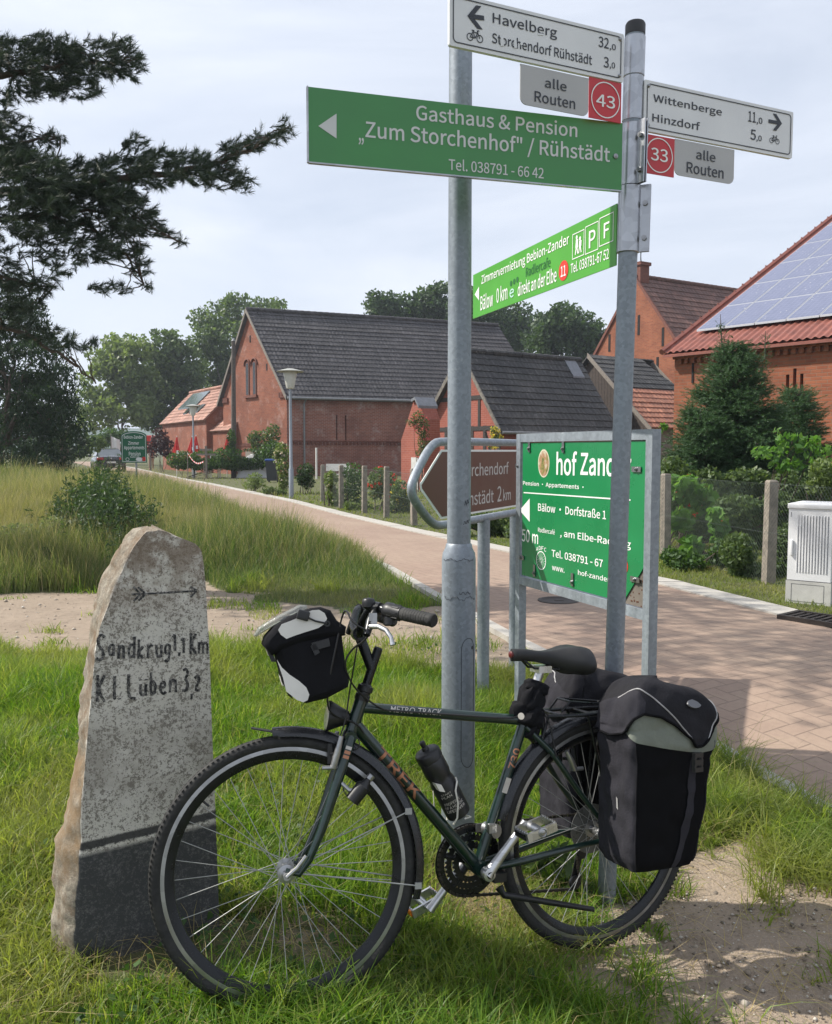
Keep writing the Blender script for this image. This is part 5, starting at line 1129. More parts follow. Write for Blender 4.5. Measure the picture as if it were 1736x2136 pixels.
m = MB(); k0 = q3(285, 300)[0]; plR.poly(m, [(A[0], tipv + .01), (A[0] + .01, tipv - .02), (k0, vb), (uF - .02, vb), (uF - .02, vt), (k0, vt)], -.006, -.002); pnl = m.build('panel', S_PALE, brn)
m = MB(); e = .011; plR.sheet(m, [(A[0] + e * 1.4, tipv + .005), (A[0] + e * 1.9, tipv - .012), (k0 + e * .5, vb + e), (uF - .03, vb + e), (uF - .03, vt - e), (k0 + e * .5, vt - e)], -.0008); m.build('brown_field', S_BROWN, pnl)
m = MB(); plR.text(m, 'Storchendorf', zb(385, 322), zb(738, 393), .0004, .004); plR.text(m, 'Rühstädt', zb(396, 520), zb(636, 586), .0004, .004); plR.text(m, '2', zb(662, 477), zb(689, 578), .0004, .006); plR.text(m, 'km', zb(701, 497), zb(752, 567), .0004, .006); m.build('lettering', simple('sign_faded_print', (.50, .47, .45), .5), pnl)

# -- the small green lodging sign far along the path
def z1(x, y): return (.33639 * x, 584 + .33639 * y)
SG = W(287, 1000, 27); SGz = float(gz(SG.x, SG.y)); plS = Plane((SG.x, SG.y, 0), (1, .12, 0))
lod = thing('lodging_sign', 'small green arched lodging sign on a pole in the tall grass near the car', 'sign', (SG.x, SG.y, SGz))
m = MB(); m.tube([plS.at(.0, SGz - .2, -.03), plS.at(-.06, plS.uv(*z1(840, 1020))[1], -.03)], .03, 10); m.build('pole', GALV, lod)
a, b = plS.uv(*z1(750, 965)), plS.uv(*z1(912, 1133)); u0, u1, v0, v1 = a[0], b[0], b[1], a[1]; uc = (u0 + u1) / 2; rise = .14
out = [(u0, v0), (u1, v0)] + [(uc + (u1 - u0) / 2 * math.cos(math.pi * k / 14) , v1 + rise * math.sin(math.pi * k / 14)) for k in range(15)]
m = MB(); plS.poly(m, out, -.03, 0); p_ = m.build('panel', simple('lodging_green', (.012, .12, .055), .45), lod)
inn = [(uc + (x - uc) * .93, (v0 + v1) / 2 + .03 + (y - (v0 + v1) / 2 - .03) * .93) for x, y in out]; inn2 = [(uc + (x - uc) * .90, (v0 + v1) / 2 + .03 + (y - (v0 + v1) / 2 - .03) * .90) for x, y in out]
m = MB(); loop_strip(plS, m, inn, inn2, .003); T = lambda s_, a, b, bold=.012: plS.text(m, s_, z1(*a), z1(*b), .004, bold)
T('Bebion-Zander', (768, 962), (886, 984), .01); T('Zimmer', (795, 1000), (863, 1022)); T('Appartements', (769, 1029), (896, 1056)); T('Pension', (799, 1064), (872, 1090)); T('Radlercafé', (808, 1090), (864, 1102), .004)
plS.ring(m, plS.uv(*z1(791, 1112)), .055, .055, .012, .004, 0, 16); plS.disc(m, plS.uv(*z1(865, 1112)), .11, .06, .004); m.build('lettering', S_PALE, p_)
m = MB(); plS.disc(m, plS.uv(*z1(892, 1110)), .06, .07, .004); m.build('red_spot', S_SREd, p_)
# ------------------------------------------------------------------ the painted milestone
NS = V((math.sin(R(24)), -math.cos(R(24)), .0)).normalized(); MS0 = W(300, 1700, 2.36); plM = Plane(MS0, (math.cos(R(24)), math.sin(R(24)), 0))
# seen rows: py, silhouette left, left edge of the face, right edge of the face
MR = [(1097, 300, 306, 330), (1103, 288, 300, 346), (1118, 277, 292, 370), (1137, 262, 280, 408), (1150, 254, 272, 420), (1180, 240, 258, 425), (1225, 216, 238, 429), (1260, 205, 224, 431), (1300, 199, 208, 433), (1340, 194, 200, 436), (1395, 186, 194, 438), (1450, 181, 189, 440), (1520, 172, 182, 442), (1600, 164, 175, 445), (1690, 148, 171, 449), (1730, 136, 170, 451), (1765, 120, 168, 452), (1850, 114, 164, 455), (1950, 113, 158, 458), (2040, 124, 150, 462), (2120, 136, 146, 466)]
rows_ = []
for py, sl_, fl, fr in MR:
    u0, v = plM.uv(fl, py); u1, _ = plM.uv(fr, py); vmid = plM.uv((fl + fr) / 2, py)[1]; us = plM.uv(sl_, py)[0]; rows_.append((vmid, u0, u1, max(.004, u0 - us)))
rows_.sort(); RZ = np.array([r_[0] for r_ in rows_])
def mrow(v): return [float(np.interp(v, RZ, [r_[k] for r_ in rows_])) for k in (1, 2, 3)]
def mtop(u):                                                        # ragged top line of the face
    return 0
def fdisp(u, v): return .0035 * (float(vnoise(u, v, 9, 41)) - .5) + .0022 * (float(vnoise(u, v, 38, 42)) - .5)
def ffront(u, v, off=0.0): return plM.at(u, v, fdisp(u, v) + off)
NF, NSd, NV = 46, 14, 130; vs = []; fr_ = []
for j in range(NV):
    v = RZ[0] + (RZ[-1] - RZ[0]) * (j / (NV - 1)); u0, u1, dl_ = mrow(v); tk = .20 * (.55 + .45 * min(1, (RZ[-1] - v) / .25))
    ring = []
    for i in range(NF): ring.append((u0 + (u1 - u0) * i / (NF - 1), 0.0, 1.0))
    for i in range(1, NSd): ring.append((u1 - .012 * i / NSd, -tk * i / NSd, 0.0))
    for i in range(NSd): k = i / (NSd - 1); ring.append((u1 - .012 + (u0 + .02 - u1) * k, -tk, 0.0))
    ub = u0 - dl_ * 1.0
    for i in range(1, NSd): 
        k = 1 - i / NSd; bul = math.sin(min(1, k * 1.6) * math.pi / 2); ring.append((u0 - dl_ * 1.02 * bul * (1 if k < .75 else 1 - (k - .75) * 1.5), -tk * k, 0.0))
    for (u, w, fr1) in ring:
        p = plM.at(u, v, w); 
        if fr1: p = p + plM.n * fdisp(u, v)
        else:
            am_ = .016 if u < u0 + .01 else .008; p = p + (plM.u * -1 if u < u0 + .01 else -plM.n) * am_ * (float(vnoise(v, w * 1.5, 14, 43)) - .5 + .7 * (float(vnoise(v, w, 45, 44)) - .5))
        e = min(1, (RZ[-1] - v) / .05); p.z -= .012 * (1 - e) * float(vnoise(u, w, 40, 45)) * 1.5
        vs.append(p); fr_.append(fr1)
K_ = len(ring); m = MB(); m.add(vs, [(j * K_ + i, j * K_ + (i + 1) % K_, (j + 1) * K_ + (i + 1) % K_, (j + 1) * K_ + i) for j in range(NV - 1) for i in range(K_)], 0, True)
m.add([vs[(NV - 1) * K_ + i] for i in range(K_)], [tuple(range(K_))], 0, True)
t = NT('painted_stone'); P_ = t.pos(); fa = t.n('ShaderNodeAttribute', attribute_name='face').outputs['Fac']; hv = t.n('ShaderNodeAttribute', attribute_name='rise').outputs['Fac']
n1 = t.noise(P_, 6, 6, .65); n2 = t.noise(P_, 85, 5, .75); n3 = t.noise(P_, 260, 3, .7); n4 = t.noise(P_, 14, 5, .7)
rock = t.mix(t.rng(n2, .35, .65), (.17, .145, .115), (.35, .31, .245)); rock = t.mix(t.rng(n4, .45, .65), rock, (.17, .115, .07))
rock = t.mix(t.rng(n3, .55, .7, 0, .5), rock, (.06, .055, .05))
och = t.math('MULTIPLY', t.rng(hv, .30, .36, 0, 1), t.rng(hv, .60, .52, 0, 1)); rock = t.mix(t.math('MULTIPLY', och, t.rng(n4, .3, .55, .1, .7)), rock, (.22, .145, .075))
wash = t.mix(n1, (.52, .49, .445), (.70, .665, .60))
spk = t.math('ADD', t.math('MULTIPLY', n2, .62), t.math('MULTIPLY', n3, .38))
spk = t.math('ADD', spk, t.math('MULTIPLY', t.math('SUBTRACT', n4, .5), .22)); wash = t.mix(t.rng(spk, .50, .55, 0, .92), wash, t.mix(n4, (.13, .115, .095), (.22, .20, .17)))
topm = t.math('MULTIPLY', t.rng(hv, .78, .93), t.rng(n4, .38, .52)); wash = t.mix(t.math('MULTIPLY', topm, .8), wash, (.19, .14, .10))
mid = t.math('MULTIPLY', t.math('MULTIPLY', t.rng(hv, .66, .58), t.rng(hv, .40, .5)), t.rng(n1, .42, .6)); wash = t.mix(t.math('MULTIPLY', mid, .6), wash, (.20, .175, .145))
blk = t.mix(t.rng(spk, .50, .62, 0, .5), (.052, .053, .055), (.22, .215, .205)); 
dirt = t.math('MULTIPLY', t.rng(hv, .17, .09), t.rng(n4, .42, .58)); blk = t.mix(t.math('MULTIPLY', dirt, .6), blk, (.20, .175, .14))
edge = t.math('ADD', hv, t.math('MULTIPLY', t.math('SUBTRACT', n2, .5), .012))
paint = t.rng(edge, .362, .372, 1, 0); band = t.math('MULTIPLY', t.rng(edge, .3915, .3955, 1, 0), t.rng(edge, .375, .379))
face = t.mix(paint, wash, blk); face = t.mix(t.math('MULTIPLY', band, .95), face, (.035, .035, .036))
fm = t.math('ADD', fa, t.math('MULTIPLY', t.math('SUBTRACT', n4, .5), .5)); c = t.mix(t.rng(fm, .42, .6), rock, face)
stm = t.pbr(c, .92, 0, t.bump(t.math('ADD', t.math('MULTIPLY', n2, .6), t.math('MULTIPLY', n3, .5)), .7, .006))
mst = thing('milestone', 'upright painted milestone with black foot and hand lettered distances beside the front wheel', 'milestone', (MS0.x, MS0.y, float(gz(MS0.x, MS0.y))))
so_ = m.build('stone', stm, mst, angle=70)
at_ = so_.data.attributes.new('face', 'FLOAT', 'POINT'); at_.data.foreach_set('value', np.array(fr_ + [1.0 * 0] * K_, np.float32))
# rise runs from 0 at the ground to 1 at the tip, with the painted line slightly tilted
at_ = so_.data.attributes.new('rise', 'FLOAT', 'POINT')
zz = []
for p in vs + [vs[(NV - 1) * K_ + i] for i in range(K_)]:
    q = V(p) - MS0; zz.append((q.z - RZ[0] - .075 * (q.dot(plM.u))) / (RZ[-1] - RZ[0]))
at_.data.foreach_set('value', np.array(zz, np.float32))
print('milestone rows', RZ[0] + MS0.z, RZ[-1] + MS0.z)
# hand painted strokes, followed on the face of the stone
def z3(x, y): return (.50024 * x, 1067.8 + .50024 * y)
LET = {'S': [[(.85, .12), (.55, .0), (.2, .12), (.25, .4), (.7, .6), (.8, .85), (.45, 1.0), (.1, .88)]], 'a': [[(.8, .35), (.35, .35), (.1, .65), (.35, 1), (.8, .85)], [(.82, .33), (.82, 1.0)]], 'n': [[(.15, .32), (.15, 1)], [(.15, .5), (.5, .32), (.8, .45), (.82, 1)]],
       'd': [[(.8, .4), (.35, .36), (.1, .68), (.35, 1), (.8, .85)], [(.82, .0), (.82, 1)]], 'k': [[(.15, 0), (.15, 1)], [(.8, .35), (.15, .68), (.85, 1)]], 'r': [[(.2, .32), (.2, 1)], [(.2, .5), (.5, .33), (.85, .38)]], 'u': [[(.15, .32), (.15, .85), (.45, 1), (.8, .85)], [(.82, .32), (.82, 1)]],
       'g': [[(.8, .36), (.35, .34), (.1, .6), (.35, .88), (.8, .8)], [(.82, .33), (.82, 1.1), (.5, 1.3), (.15, 1.2)]], '1': [[(.2, .25), (.6, .0), (.6, 1)]], ',': [[(.5, .85), (.35, 1.2)]], 'K': [[(.15, 0), (.15, 1)], [(.8, .02), (.15, .55), (.85, 1)]], 'm': [[(.08, .32), (.08, 1)], [(.08, .48), (.3, .33), (.48, .45), (.48, 1)], [(.48, .48), (.72, .33), (.92, .45), (.92, 1)]],
       'l': [[(.4, 0), (.4, .9), (.6, 1)]], '.': [[(.4, .93), (.55, 1.0)]], 'L': [[(.2, 0), (.18, .95), (.85, 1.0)]], 'ü': [[(.15, .36), (.15, .85), (.45, 1), (.8, .85)], [(.82, .36), (.82, 1)], [(.12, .10), (.13, .16)], [(.82, .08), (.83, .14)]], 'b': [[(.15, 0), (.15, 1), (.6, 1), (.85, .7), (.55, .38), (.15, .5)]],
       'e': [[(.15, .68), (.8, .62), (.55, .33), (.2, .45), (.15, .85), (.5, 1.02), (.85, .88)]], '3': [[(.15, .08), (.6, .02), (.75, .25), (.4, .45), (.8, .65), (.6, .98), (.1, .95)]], '2': [[(.15, .2), (.5, .0), (.8, .25), (.2, .95), (.85, 1)]]}
def stroke(m, pts, w):
    pts = smooth_path(pts, 2); q = []
    for a, b in zip(pts, pts[1:]):
        k = max(1, int(math.hypot(b[0] - a[0], b[1] - a[1]) / 4)); q += [(a[0] + (b[0] - a[0]) * i / k, a[1] + (b[1] - a[1]) * i / k) for i in range(k)]
    q.append(pts[-1]); U_ = [plM.uv(*p) for p in q]; vs = []; n = len(U_)
    for i, (u, v) in enumerate(U_):
        a, b = U_[max(0, i - 1)], U_[min(n - 1, i + 1)]; d = V((b[0] - a[0], b[1] - a[1], 0)); d = d.normalized() if d.length > 1e-9 else V((1, 0, 0)); e = V((-d.y, d.x, 0)) * w * random.uniform(.38, .6); vs += [ffront(u + e.x, v + e.y, .0014), ffront(u - e.x, v - e.y, .0014)]
    m.add(vs, [(2 * i, 2 * i + 1, 2 * i + 3, 2 * i + 2) for i in range(n - 1)], 0)
def word(m, letters, w):
    for ch, x0, x1, y0, y1, sh in letters:
        for st in LET[ch]: stroke(m, [z3(x0 + (x1 - x0) * a + sh * (.5 - b), y0 + (y1 - y0) * b) for a, b in st], w)
t = NT('black_lettering'); ink = t.pbr(t.mix(t.rng(t.noise(t.pos(), 140, 4, .7), .46, .62), (.018, .018, .02), (.20, .19, .18)), .85)
m = MB(); word(m, [('S', 398, 442, 510, 622, 4), ('a', 450, 480, 530, 600, 2), ('n', 492, 522, 530, 612, 4), ('d', 532, 566, 520, 610, 3), ('k', 574, 602, 532, 612, 3), ('r', 612, 642, 530, 608, 3), ('u', 648, 678, 530, 606, 2), ('g', 684, 712, 528, 602, 2), ('1', 716, 738, 505, 580, 0), (',', 742, 754, 545, 592, 0), ('1', 750, 776, 520, 588, 0), ('K', 790, 822, 506, 592, 2), ('m', 826, 868, 520, 590, 0)], .0073); m.build('upper_inscription', ink, mst)
m = MB(); word(m, [('K', 400, 444, 680, 792, 2), ('l', 468, 490, 684, 782, 2), ('.', 494, 504, 700, 782, 0), ('L', 526, 574, 676, 778, 2), ('ü', 580, 614, 690, 766, 2), ('b', 624, 654, 668, 760, 2), ('e', 664, 698, 680, 758, 2), ('n', 704, 740, 672, 752, 2), ('3', 756, 792, 652, 748, 2), (',', 794, 806, 700, 768, 0), ('2', 806, 838, 680, 746, 0)], .0080); m.build('lower_inscription', ink, mst)
m = MB(); P3_ = [z3(548, 344), z3(680, 338), z3(815, 330)]; stroke(m, P3_, .0052)
for a, b in (((795, 312), (820, 328)), ((793, 356), (820, 330)), ((556, 312), (585, 342)), ((558, 372), (585, 344)), ((576, 314), (606, 341)), ((578, 370), (606, 343))): stroke(m, [z3(*a), z3((a[0] + b[0]) / 2, (a[1] + b[1]) / 2), z3(*b)], .006)
m.build('painted_arrow', ink, mst)
# ------------------------------------------------------------------ the bicycle
Rw = .346; WB = .98
F_ = V((-math.cos(.4207), -math.sin(.4207), 0)); sl_ = (.0161 + .0573) / WB
F_ = (F_ * math.sqrt(1 - sl_ ** 2) + V((0, 0, sl_))).normalized(); L_ = V((-F_.y, F_.x, 0)).normalized(); U_0 = F_.cross(L_)
le = .1057; UU = U_0 * math.cos(le) - L_ * math.sin(le); LL = L_ * math.cos(le) + U_0 * math.sin(le)
OB = V((-.3446, 2.1245, .0161)) - F_ * WB
def T(s, w, h): return OB + F_ * s + LL * w + UU * h
def BP(px, py, w=0.0):                                              # the point of the bicycle's own plane w seen there, as (s, h)
    q = PLN(px, py, OB + LL * w, LL) - OB; return q.dot(F_), q.dot(UU)
def TP(px, py, w=0.0): s, h = BP(px, py, w); return T(s, w, h)
HA = 1.2544; hub_r = (0, Rw); bb = (.4165, Rw - .0546); seat = (bb[0] - .436 * math.cos(1.2209), bb[1] + .436 * math.sin(1.2209))
dax = (-math.cos(HA), math.sin(HA)); nax = (math.sin(HA), math.cos(HA)); hubf = (WB, Rw); bas = (WB - nax[0] * .0499, Rw - nax[1] * .0499)
hb = (bas[0] + dax[0] * .385, bas[1] + dax[1] * .385); ht = (bas[0] + dax[0] * .475, bas[1] + dax[1] * .475)
AX = UU * dax[1] + F_ * dax[0]; BPt = T(bas[0], 0, bas[1])
from mathutils import Matrix
ROT = Matrix.Rotation(-.247, 3, AX); FS, US, LS = ROT @ F_, ROT @ UU, ROT @ LL
def S(s, w, h): return BPt + ROT @ (T(s, w, h) - BPt)               # the steered front end
OS = S(0, 0, 0)
def SPx(px, py, w=0.0):
    q = PLN(px, py, OS + LS * w, LS) - OS; return q.dot(FS), q.dot(US)
def SP_(px, py, w=0.0): s, h = SPx(px, py, w); return S(s, w, h)
HF, HR = S(*[hubf[0], 0, hubf[1]]), T(0, 0, Rw)
t = NT('dark_green_paint'); pa = t.mix(t.rng(t.noise(t.obj(), 50, 4), .4, .7), (.004, .018, .014), (.006, .026, .02))
PAINT = t.pbr(pa, .28, .15, None, Coat_Weight=.6, Coat_Roughness=.08)
BLK = simple('black_parts', (.012, .012, .013), .42, 0, 30, .15); BLKM = simple('black_metal', (.014, .015, .017), .3, .4, 30, .15)
t = NT('tyre_rubber'); tb = t.n('ShaderNodeTexVoronoi', {'Vector': t.obj(), 'Scale': 110.0}).outputs['Distance']
RUB = t.pbr(t.mix(t.rng(t.noise(t.obj(), 25, 4), .4, .7), (.012, .012, .012), (.026, .025, .023)), .75, 0, t.bump(tb, .35, .003))
ALU = galv('alloy', (.58, .58, .58), .25, .9, 25, .1); ALUD = galv('dull_alloy', (.40, .40, .40), .32, .85, 25, .15); SPK = simple('spoke_steel', (.36, .36, .35), .55, .5, 40, .05)
COPPER = simple('copper_decal', (.40, .17, .09), .35, .3, 30, .1); DEC = simple('pale_decal', (.5, .47, .43), .4, .1, 30, .1)
AMBER = simple('amber_reflector', (.75, .20, .01), .25, 0, 60, .15); REDR = simple('red_reflector', (.45, .01, .01), .25, 0, 60, .2)
bike = thing('bicycle', 'dark green touring bicycle leaning in the grass in front of the poles', 'bicycle', T(.5, 0, 0))
def wheel(C, a, b, ax, ph, ft):
    w_ = None
    m = MB(); prof = [(-.018 + .018 * math.cos(q), .0175 * math.sin(q)) for q in np.linspace(0, 2 * math.pi, 14, endpoint=False)]
    m.torus(C, a, b, Rw, prof, 120)
    for i in range(150):                                            # tread blocks
        q = 2 * math.pi * i / 150; d = a * math.cos(q) + b * math.sin(q); tg = a * -math.sin(q) + b * math.cos(q)
        for w0 in (-.011, 0, .011): m.box(C + d * (Rw - abs(w0) * .32 - .0008) + ax * w0, tg * .0036, ax * .0042, d * .0005)
    w_ = m.build('wheel', RUB, bike, ft)
    m = MB(); m.torus(C, a, b, .311, [(.005, -.0115), (.005, .0115), (-.004, .0125), (-.006, .0125), (-.006, -.0125), (-.004, -.0125)], 120, 0)
    m.torus(C, a, b, .302, [(.003, -.0122), (.003, .0122), (-.010, .010), (-.020, .004), (-.020, -.004), (-.010, -.010)], 120, 1); m.build('rim', [ALUD, BLKM], w_)
    m = MB(); fr = .019 if ft else .021
    for k in range(36):
        sd = 1 if k % 2 else -1; q = 2 * math.pi * (k + .5) / 36 + ph; off = (1 if (k // 2) % 2 else -1) * 2 * math.pi * 3.2 / 18 * .95
        e = C + (a * math.cos(q) + b * math.sin(q)) * .288; s0 = C + (a * math.cos(q + off) + b * math.sin(q + off)) * fr + ax * .031 * sd
        m.tube([s0, e], .00105, 5, False)
    m.build('spokes', SPK, w_)
    m = MB(); m.lathe(C, ax, [(-.05, .006), (-.048, .009), (-.038, .012), (-.034, fr + .004), (-.029, fr + .004), (-.026, .013), (.026, .013), (.029, fr + .004), (.034, fr + .004), (.038, .012), (.048, .009), (.05, .006)], 20); m.build('hub', ALUD, w_)
    m = MB(); q = .7 if ft else 2.6; d = a * math.cos(q) + b * math.sin(q); m.tube([C + d * .292, C + d * .262], .0032, 6); m.build('valve', BLK, w_)
    return w_
wf = wheel(HF, FS, US, LS, .05, 'front wheel')
wr_ = wheel(HR, F_, UU, LL, .2, None)
# -- frame
m = MB(); s_t = lambda a, b, t_: (a[0] + (b[0] - a[0]) * t_, a[1] + (b[1] - a[1]) * t_)
P2 = lambda p, w=0.0: T(p[0], w, p[1])
tt0 = s_t(hb, ht, .74); dt0 = s_t(hb, ht, .25)
m.tube([P2(s_t(hb, ht, -.06)), P2(s_t(hb, ht, 1.02))], .0185, 16)
m.tube([P2(tt0), P2((seat[0], seat[1] - .004))], .0150, 16); m.tube([P2(dt0), P2(bb)], .0180, 16); m.tube([P2(bb), P2((seat[0] + (seat[0] - bb[0]) * .05, seat[1] + (seat[1] - bb[1]) * .05))], .0155, 16)
m.tube([P2(bb, -.036), P2(bb, .036)], .0215, 18)
for s_ in (-1, 1):
    m.tube([P2((bb[0] - .015, bb[1]), .024 * s_), P2((bb[0] - .13, bb[1] + .012), .036 * s_), P2((.10, Rw - .012), .060 * s_), P2((-.012, Rw - .002), .064 * s_)], [.011, .0115, .009, .007], 12)
    m.tube([P2((seat[0] + .005, seat[1] - .02), .013 * s_), P2(s_t(seat, hub_r, .25), .036 * s_), P2(s_t(seat, hub_r, .6), .052 * s_), P2((-.004, Rw + .012), .064 * s_)], [.009, .009, .0085, .007], 12)
    m.box(P2((-.004, Rw), .064 * s_), F_ * .02, LL * .003, UU * .016)
m.tube([P2(s_t(seat, hub_r, .27), -.036), P2(s_t(seat, hub_r, .27), .036)], .007, 8)
frm = m.build('frame', PAINT, bike)
def tube_text(mt, txt, A, B, r_, u0, u1, hgt, ang, bold=.03, flip=False, parent=None, shear=0.0, name='frame_lettering'):
    """lettering wrapped on a tube from A to B, centred ang round from the side"""
    A, B = V(A), V(B); d = (B - A).normalized(); sd_ = (LL - d * LL.dot(d)).normalized(); up = d.cross(sd_); up = up if up.dot(UU) > 0 else -up
    if flip: d = -d; A, B = B, A; 
    m = MB()
    def fn(u, v):
        a = ang + v / r_; return A + d * u + (sd_ * math.cos(a) + up * math.sin(a)) * (r_ + .0007)
    text_on(m, txt, fn, u0, u1, -hgt / 2, hgt / 2, bold, 0, shear, True); return m.build(name, mt, parent or frm)
LTT = (P2(seat) - P2(tt0)).length; tube_text(DEC, 'METRO-TRACK', P2(tt0), P2(seat), .0150, .085, .245, .0165, .25, .03, False, None, .25)
a, b = TP(800, 1548), TP(872, 1655); LD = (P2(bb) - P2(dt0)).length; dd = (P2(bb) - P2(dt0)).normalized(); tube_text(COPPER, 'TREK', P2(dt0), P2(bb), .0180, (a - P2(dt0)).dot(dd), (b - P2(dt0)).dot(dd), .030, .12, .05)
LSt = (P2(seat) - P2(bb)).length; tube_text(COPPER, '730', P2(bb), P2(seat), .0155, LSt * .66, LSt * .80, .022, .1, .03)
m = MB(); c = P2(s_t(bb, seat, .55)); dst = (P2(seat) - P2(bb)).normalized(); e_ = dst.cross(LL).normalized(); q = [c + LL * .0165 + dst * a * .022 + e_ * b * .009 for a, b in ((-1, -1), (-1, 1), (1, 1), (1, -1))]; m.add(q, [(0, 1, 2, 3)]); m.build('frame_sticker', DEC, frm)
# -- fork, stem and bar (steered)
m = MB(); cr = (bas[0] + dax[0] * .372, bas[1] + dax[1] * .372)
def fk(t_, w): return S(cr[0] + (bas[0] - cr[0]) * t_, w, cr[1] + (bas[1] - cr[1]) * t_)
for s_ in (-1, 1): m.tube([fk(-.02, .022 * s_), fk(.06, .036 * s_), fk(.35, .043 * s_), fk(.65, .047 * s_), fk(.85, .049 * s_) + FS * .008, fk(.95, .05 * s_) + FS * .022, HF + LS * .051 * s_ + US * .012, HF + LS * .051 * s_], [.013, .0150, .0145, .012, .0105, .009, .008, .007], 12)
m.tube([fk(0, -.036), fk(-.01, 0), fk(0, .036)], .016, 12); m.tube([fk(0, 0), fk(-.06, 0)], .0175, 14); frk = m.build('fork', PAINT, bike)
m = MB(); q = fk(.10, .0365); d = (fk(.2, .04) - fk(.1, .0365)).normalized(); e_ = d.cross(LS).normalized()
for k, (mt_) in enumerate((DEC, COPPER, COPPER)):
    m = MB(); c = q + d * .012 * (k - 1) + LS * .0155; m.box(c, d * .0042, LS * .0006, e_ * .008); m.build('fork_badge', mt_, frk)
m = MB(); htp = P2(s_t(hb, ht, 1.0)); up_ = AX
m.lathe(htp, up_, [(-.004, .020), (.0, .0205), (.012, .0205), (.014, .018), (.02, .018), (.022, .0215), (.036, .0215), (.038, .016), (.042, .014)], 18); m.build('headset', BLK, bike); m = MB(); m.lathe(P2(hb), up_, [(-.022, .018), (-.02, .0205), (-.004, .0205), (-.002, .0195)], 18); m.build('headset', BLK, bike)
qt = SP_(791, 1357); clampP = SP_(748, 1322)
qa = V(htp) + up_ * .03; d = (qt - qa); qt2 = qa + up_ * d.dot(up_)
m = MB(); m.tube([qa - up_ * .02, qt2 + up_ * .004], .0125, 14); j = qa + up_ * ((qt2 - qa).length * .50); m.tube([j, j.lerp(clampP, .5) + US * .002, clampP], [.0135, .0145, .0145], 14); m.tube([clampP - LS * .024, clampP + LS * .024], .019, 16)
m.lathe(qt2 + up_ * .004, up_, [(0, .0125), (.004, .010), (.004, 0)], 12); m.build('stem', BLKM, bike)
gA, gB = SP_(806, 1273, .185), SP_(906, 1295, .30); gd = (gB - gA).normalized()
def mirS(p): q = p - OS; w = q.dot(LS); return p - LS * (2 * w)
for s_, mir in ((1, lambda p: p), (-1, mirS)):
    m = MB(); pts = [clampP, clampP + LS * .045, clampP + LS * .085 + US * .022 + FS * .006, gA - gd * .05 + US * .004, gA - gd * .01, gA + gd * .02, gB - gd * .004]
    sm = []
    for a, b in zip(pts, pts[1:]): sm += [a.lerp(b, k / 3) for k in range(3)]
    sm.append(pts[-1]); sm = [sm[0]] + [(sm[i - 1] + sm[i] * 2 + sm[i + 1]) / 4 for i in range(1, len(sm) - 1)] + [sm[-1]]
    m.tube([mir(p) for p in sm], .0115, 12); bar_ = m.build('handlebar', BLKM, bike)
    m = MB(); a = mir(gA + gd * .052); b = mir(gB); L__ = (b - a).length; m.lathe(a, (b - a), [(0, .0155), (.004, .0168), (L__ - .012, .0165), (L__ - .004, .0175), (L__, .015)], 20)
    for k in range(9): m.lathe(a + (b - a) * (.15 + .08 * k), (b - a), [(-.0015, .0166), (0, .0174), (.0015, .0166)], 18)
    m.build('grip', RUB, bar_)
    m = MB(); c = mir(gA + gd * .026); ax_ = (b - a).normalized(); m.lathe(c - ax_ * .028, ax_, [(0, .018), (.004, .0215), (.02, .022), (.03, .0195), (.055, .0180), (.056, .0165)], 22)
    for k in range(8): q = k * .785; e0 = ax_.orthogonal().normalized(); e1 = ax_.cross(e0); m.box(c + ax_ * .012 + (e0 * math.cos(q) + e1 * math.sin(q)) * .0185, ax_ * .010, (e0 * math.cos(q) + e1 * math.sin(q)) * .0018, (e0 * -math.sin(q) + e1 * math.cos(q)) * .0022)
    m.lathe(c - ax_ * .014 - US * .02, US, [(-.018, .012), (-.014, .017), (.006, .017), (.01, .012)], 16); m.build('shifter', BLK, bar_)
    m = MB(); c = mir(gA - gd * .032); m.lathe(c - ax_ * .012, ax_, [(0, .0165), (.024, .0165)], 14); w_ = .20 if s_ > 0 else .20
    e = mir(SP_(765, 1325, .20)); m.tube([c, c.lerp(e, .5) + FS * .004, e], [.011, .012, .009], 10); m.build('brake_lever_bracket', ALUD if False else BLKM, bar_)
    m = MB(); m.box(c.lerp(e, .45) + LS * .011 * s_, US * .018, LS * .003, FS * .010); m.tube([c.lerp(e, .55) + LS * .008 * s_, c.lerp(e, .55) + LS * .016 * s_], .004, 8); m.build('lever_pivot', ALUD, bar_)
    m = MB(); lv = [mir(SP_(*p)) for p in ((772, 1307, .20), (790, 1307, .215), (806, 1315, .235), (816, 1330, .25), (819, 1346, .256))]; m.tube(lv, [.0065, .0068, .0062, .0056, .0066], 10, flat=LS); m.build('brake_lever', ALU, bar_)
m = MB(); c = SP_(769, 1268, .155); m.lathe(c, US, [(-.006, .006), (0, .012), (.002, .0165), (.012, .0175), (.02, .0168), (.024, .013), (.0265, 0)], 22); m.build('bell', BLK, bike)
m = MB(); m.tube([c + gd * .018 + US * .006, c + gd * .034 + US * .010], [.006, .004], 8); m.tube([c + gd * .03 + US * .008, c + gd * .036 + US * .006 + FS * .01], .003, 6); m.build('bell_lever', BLK, bike)
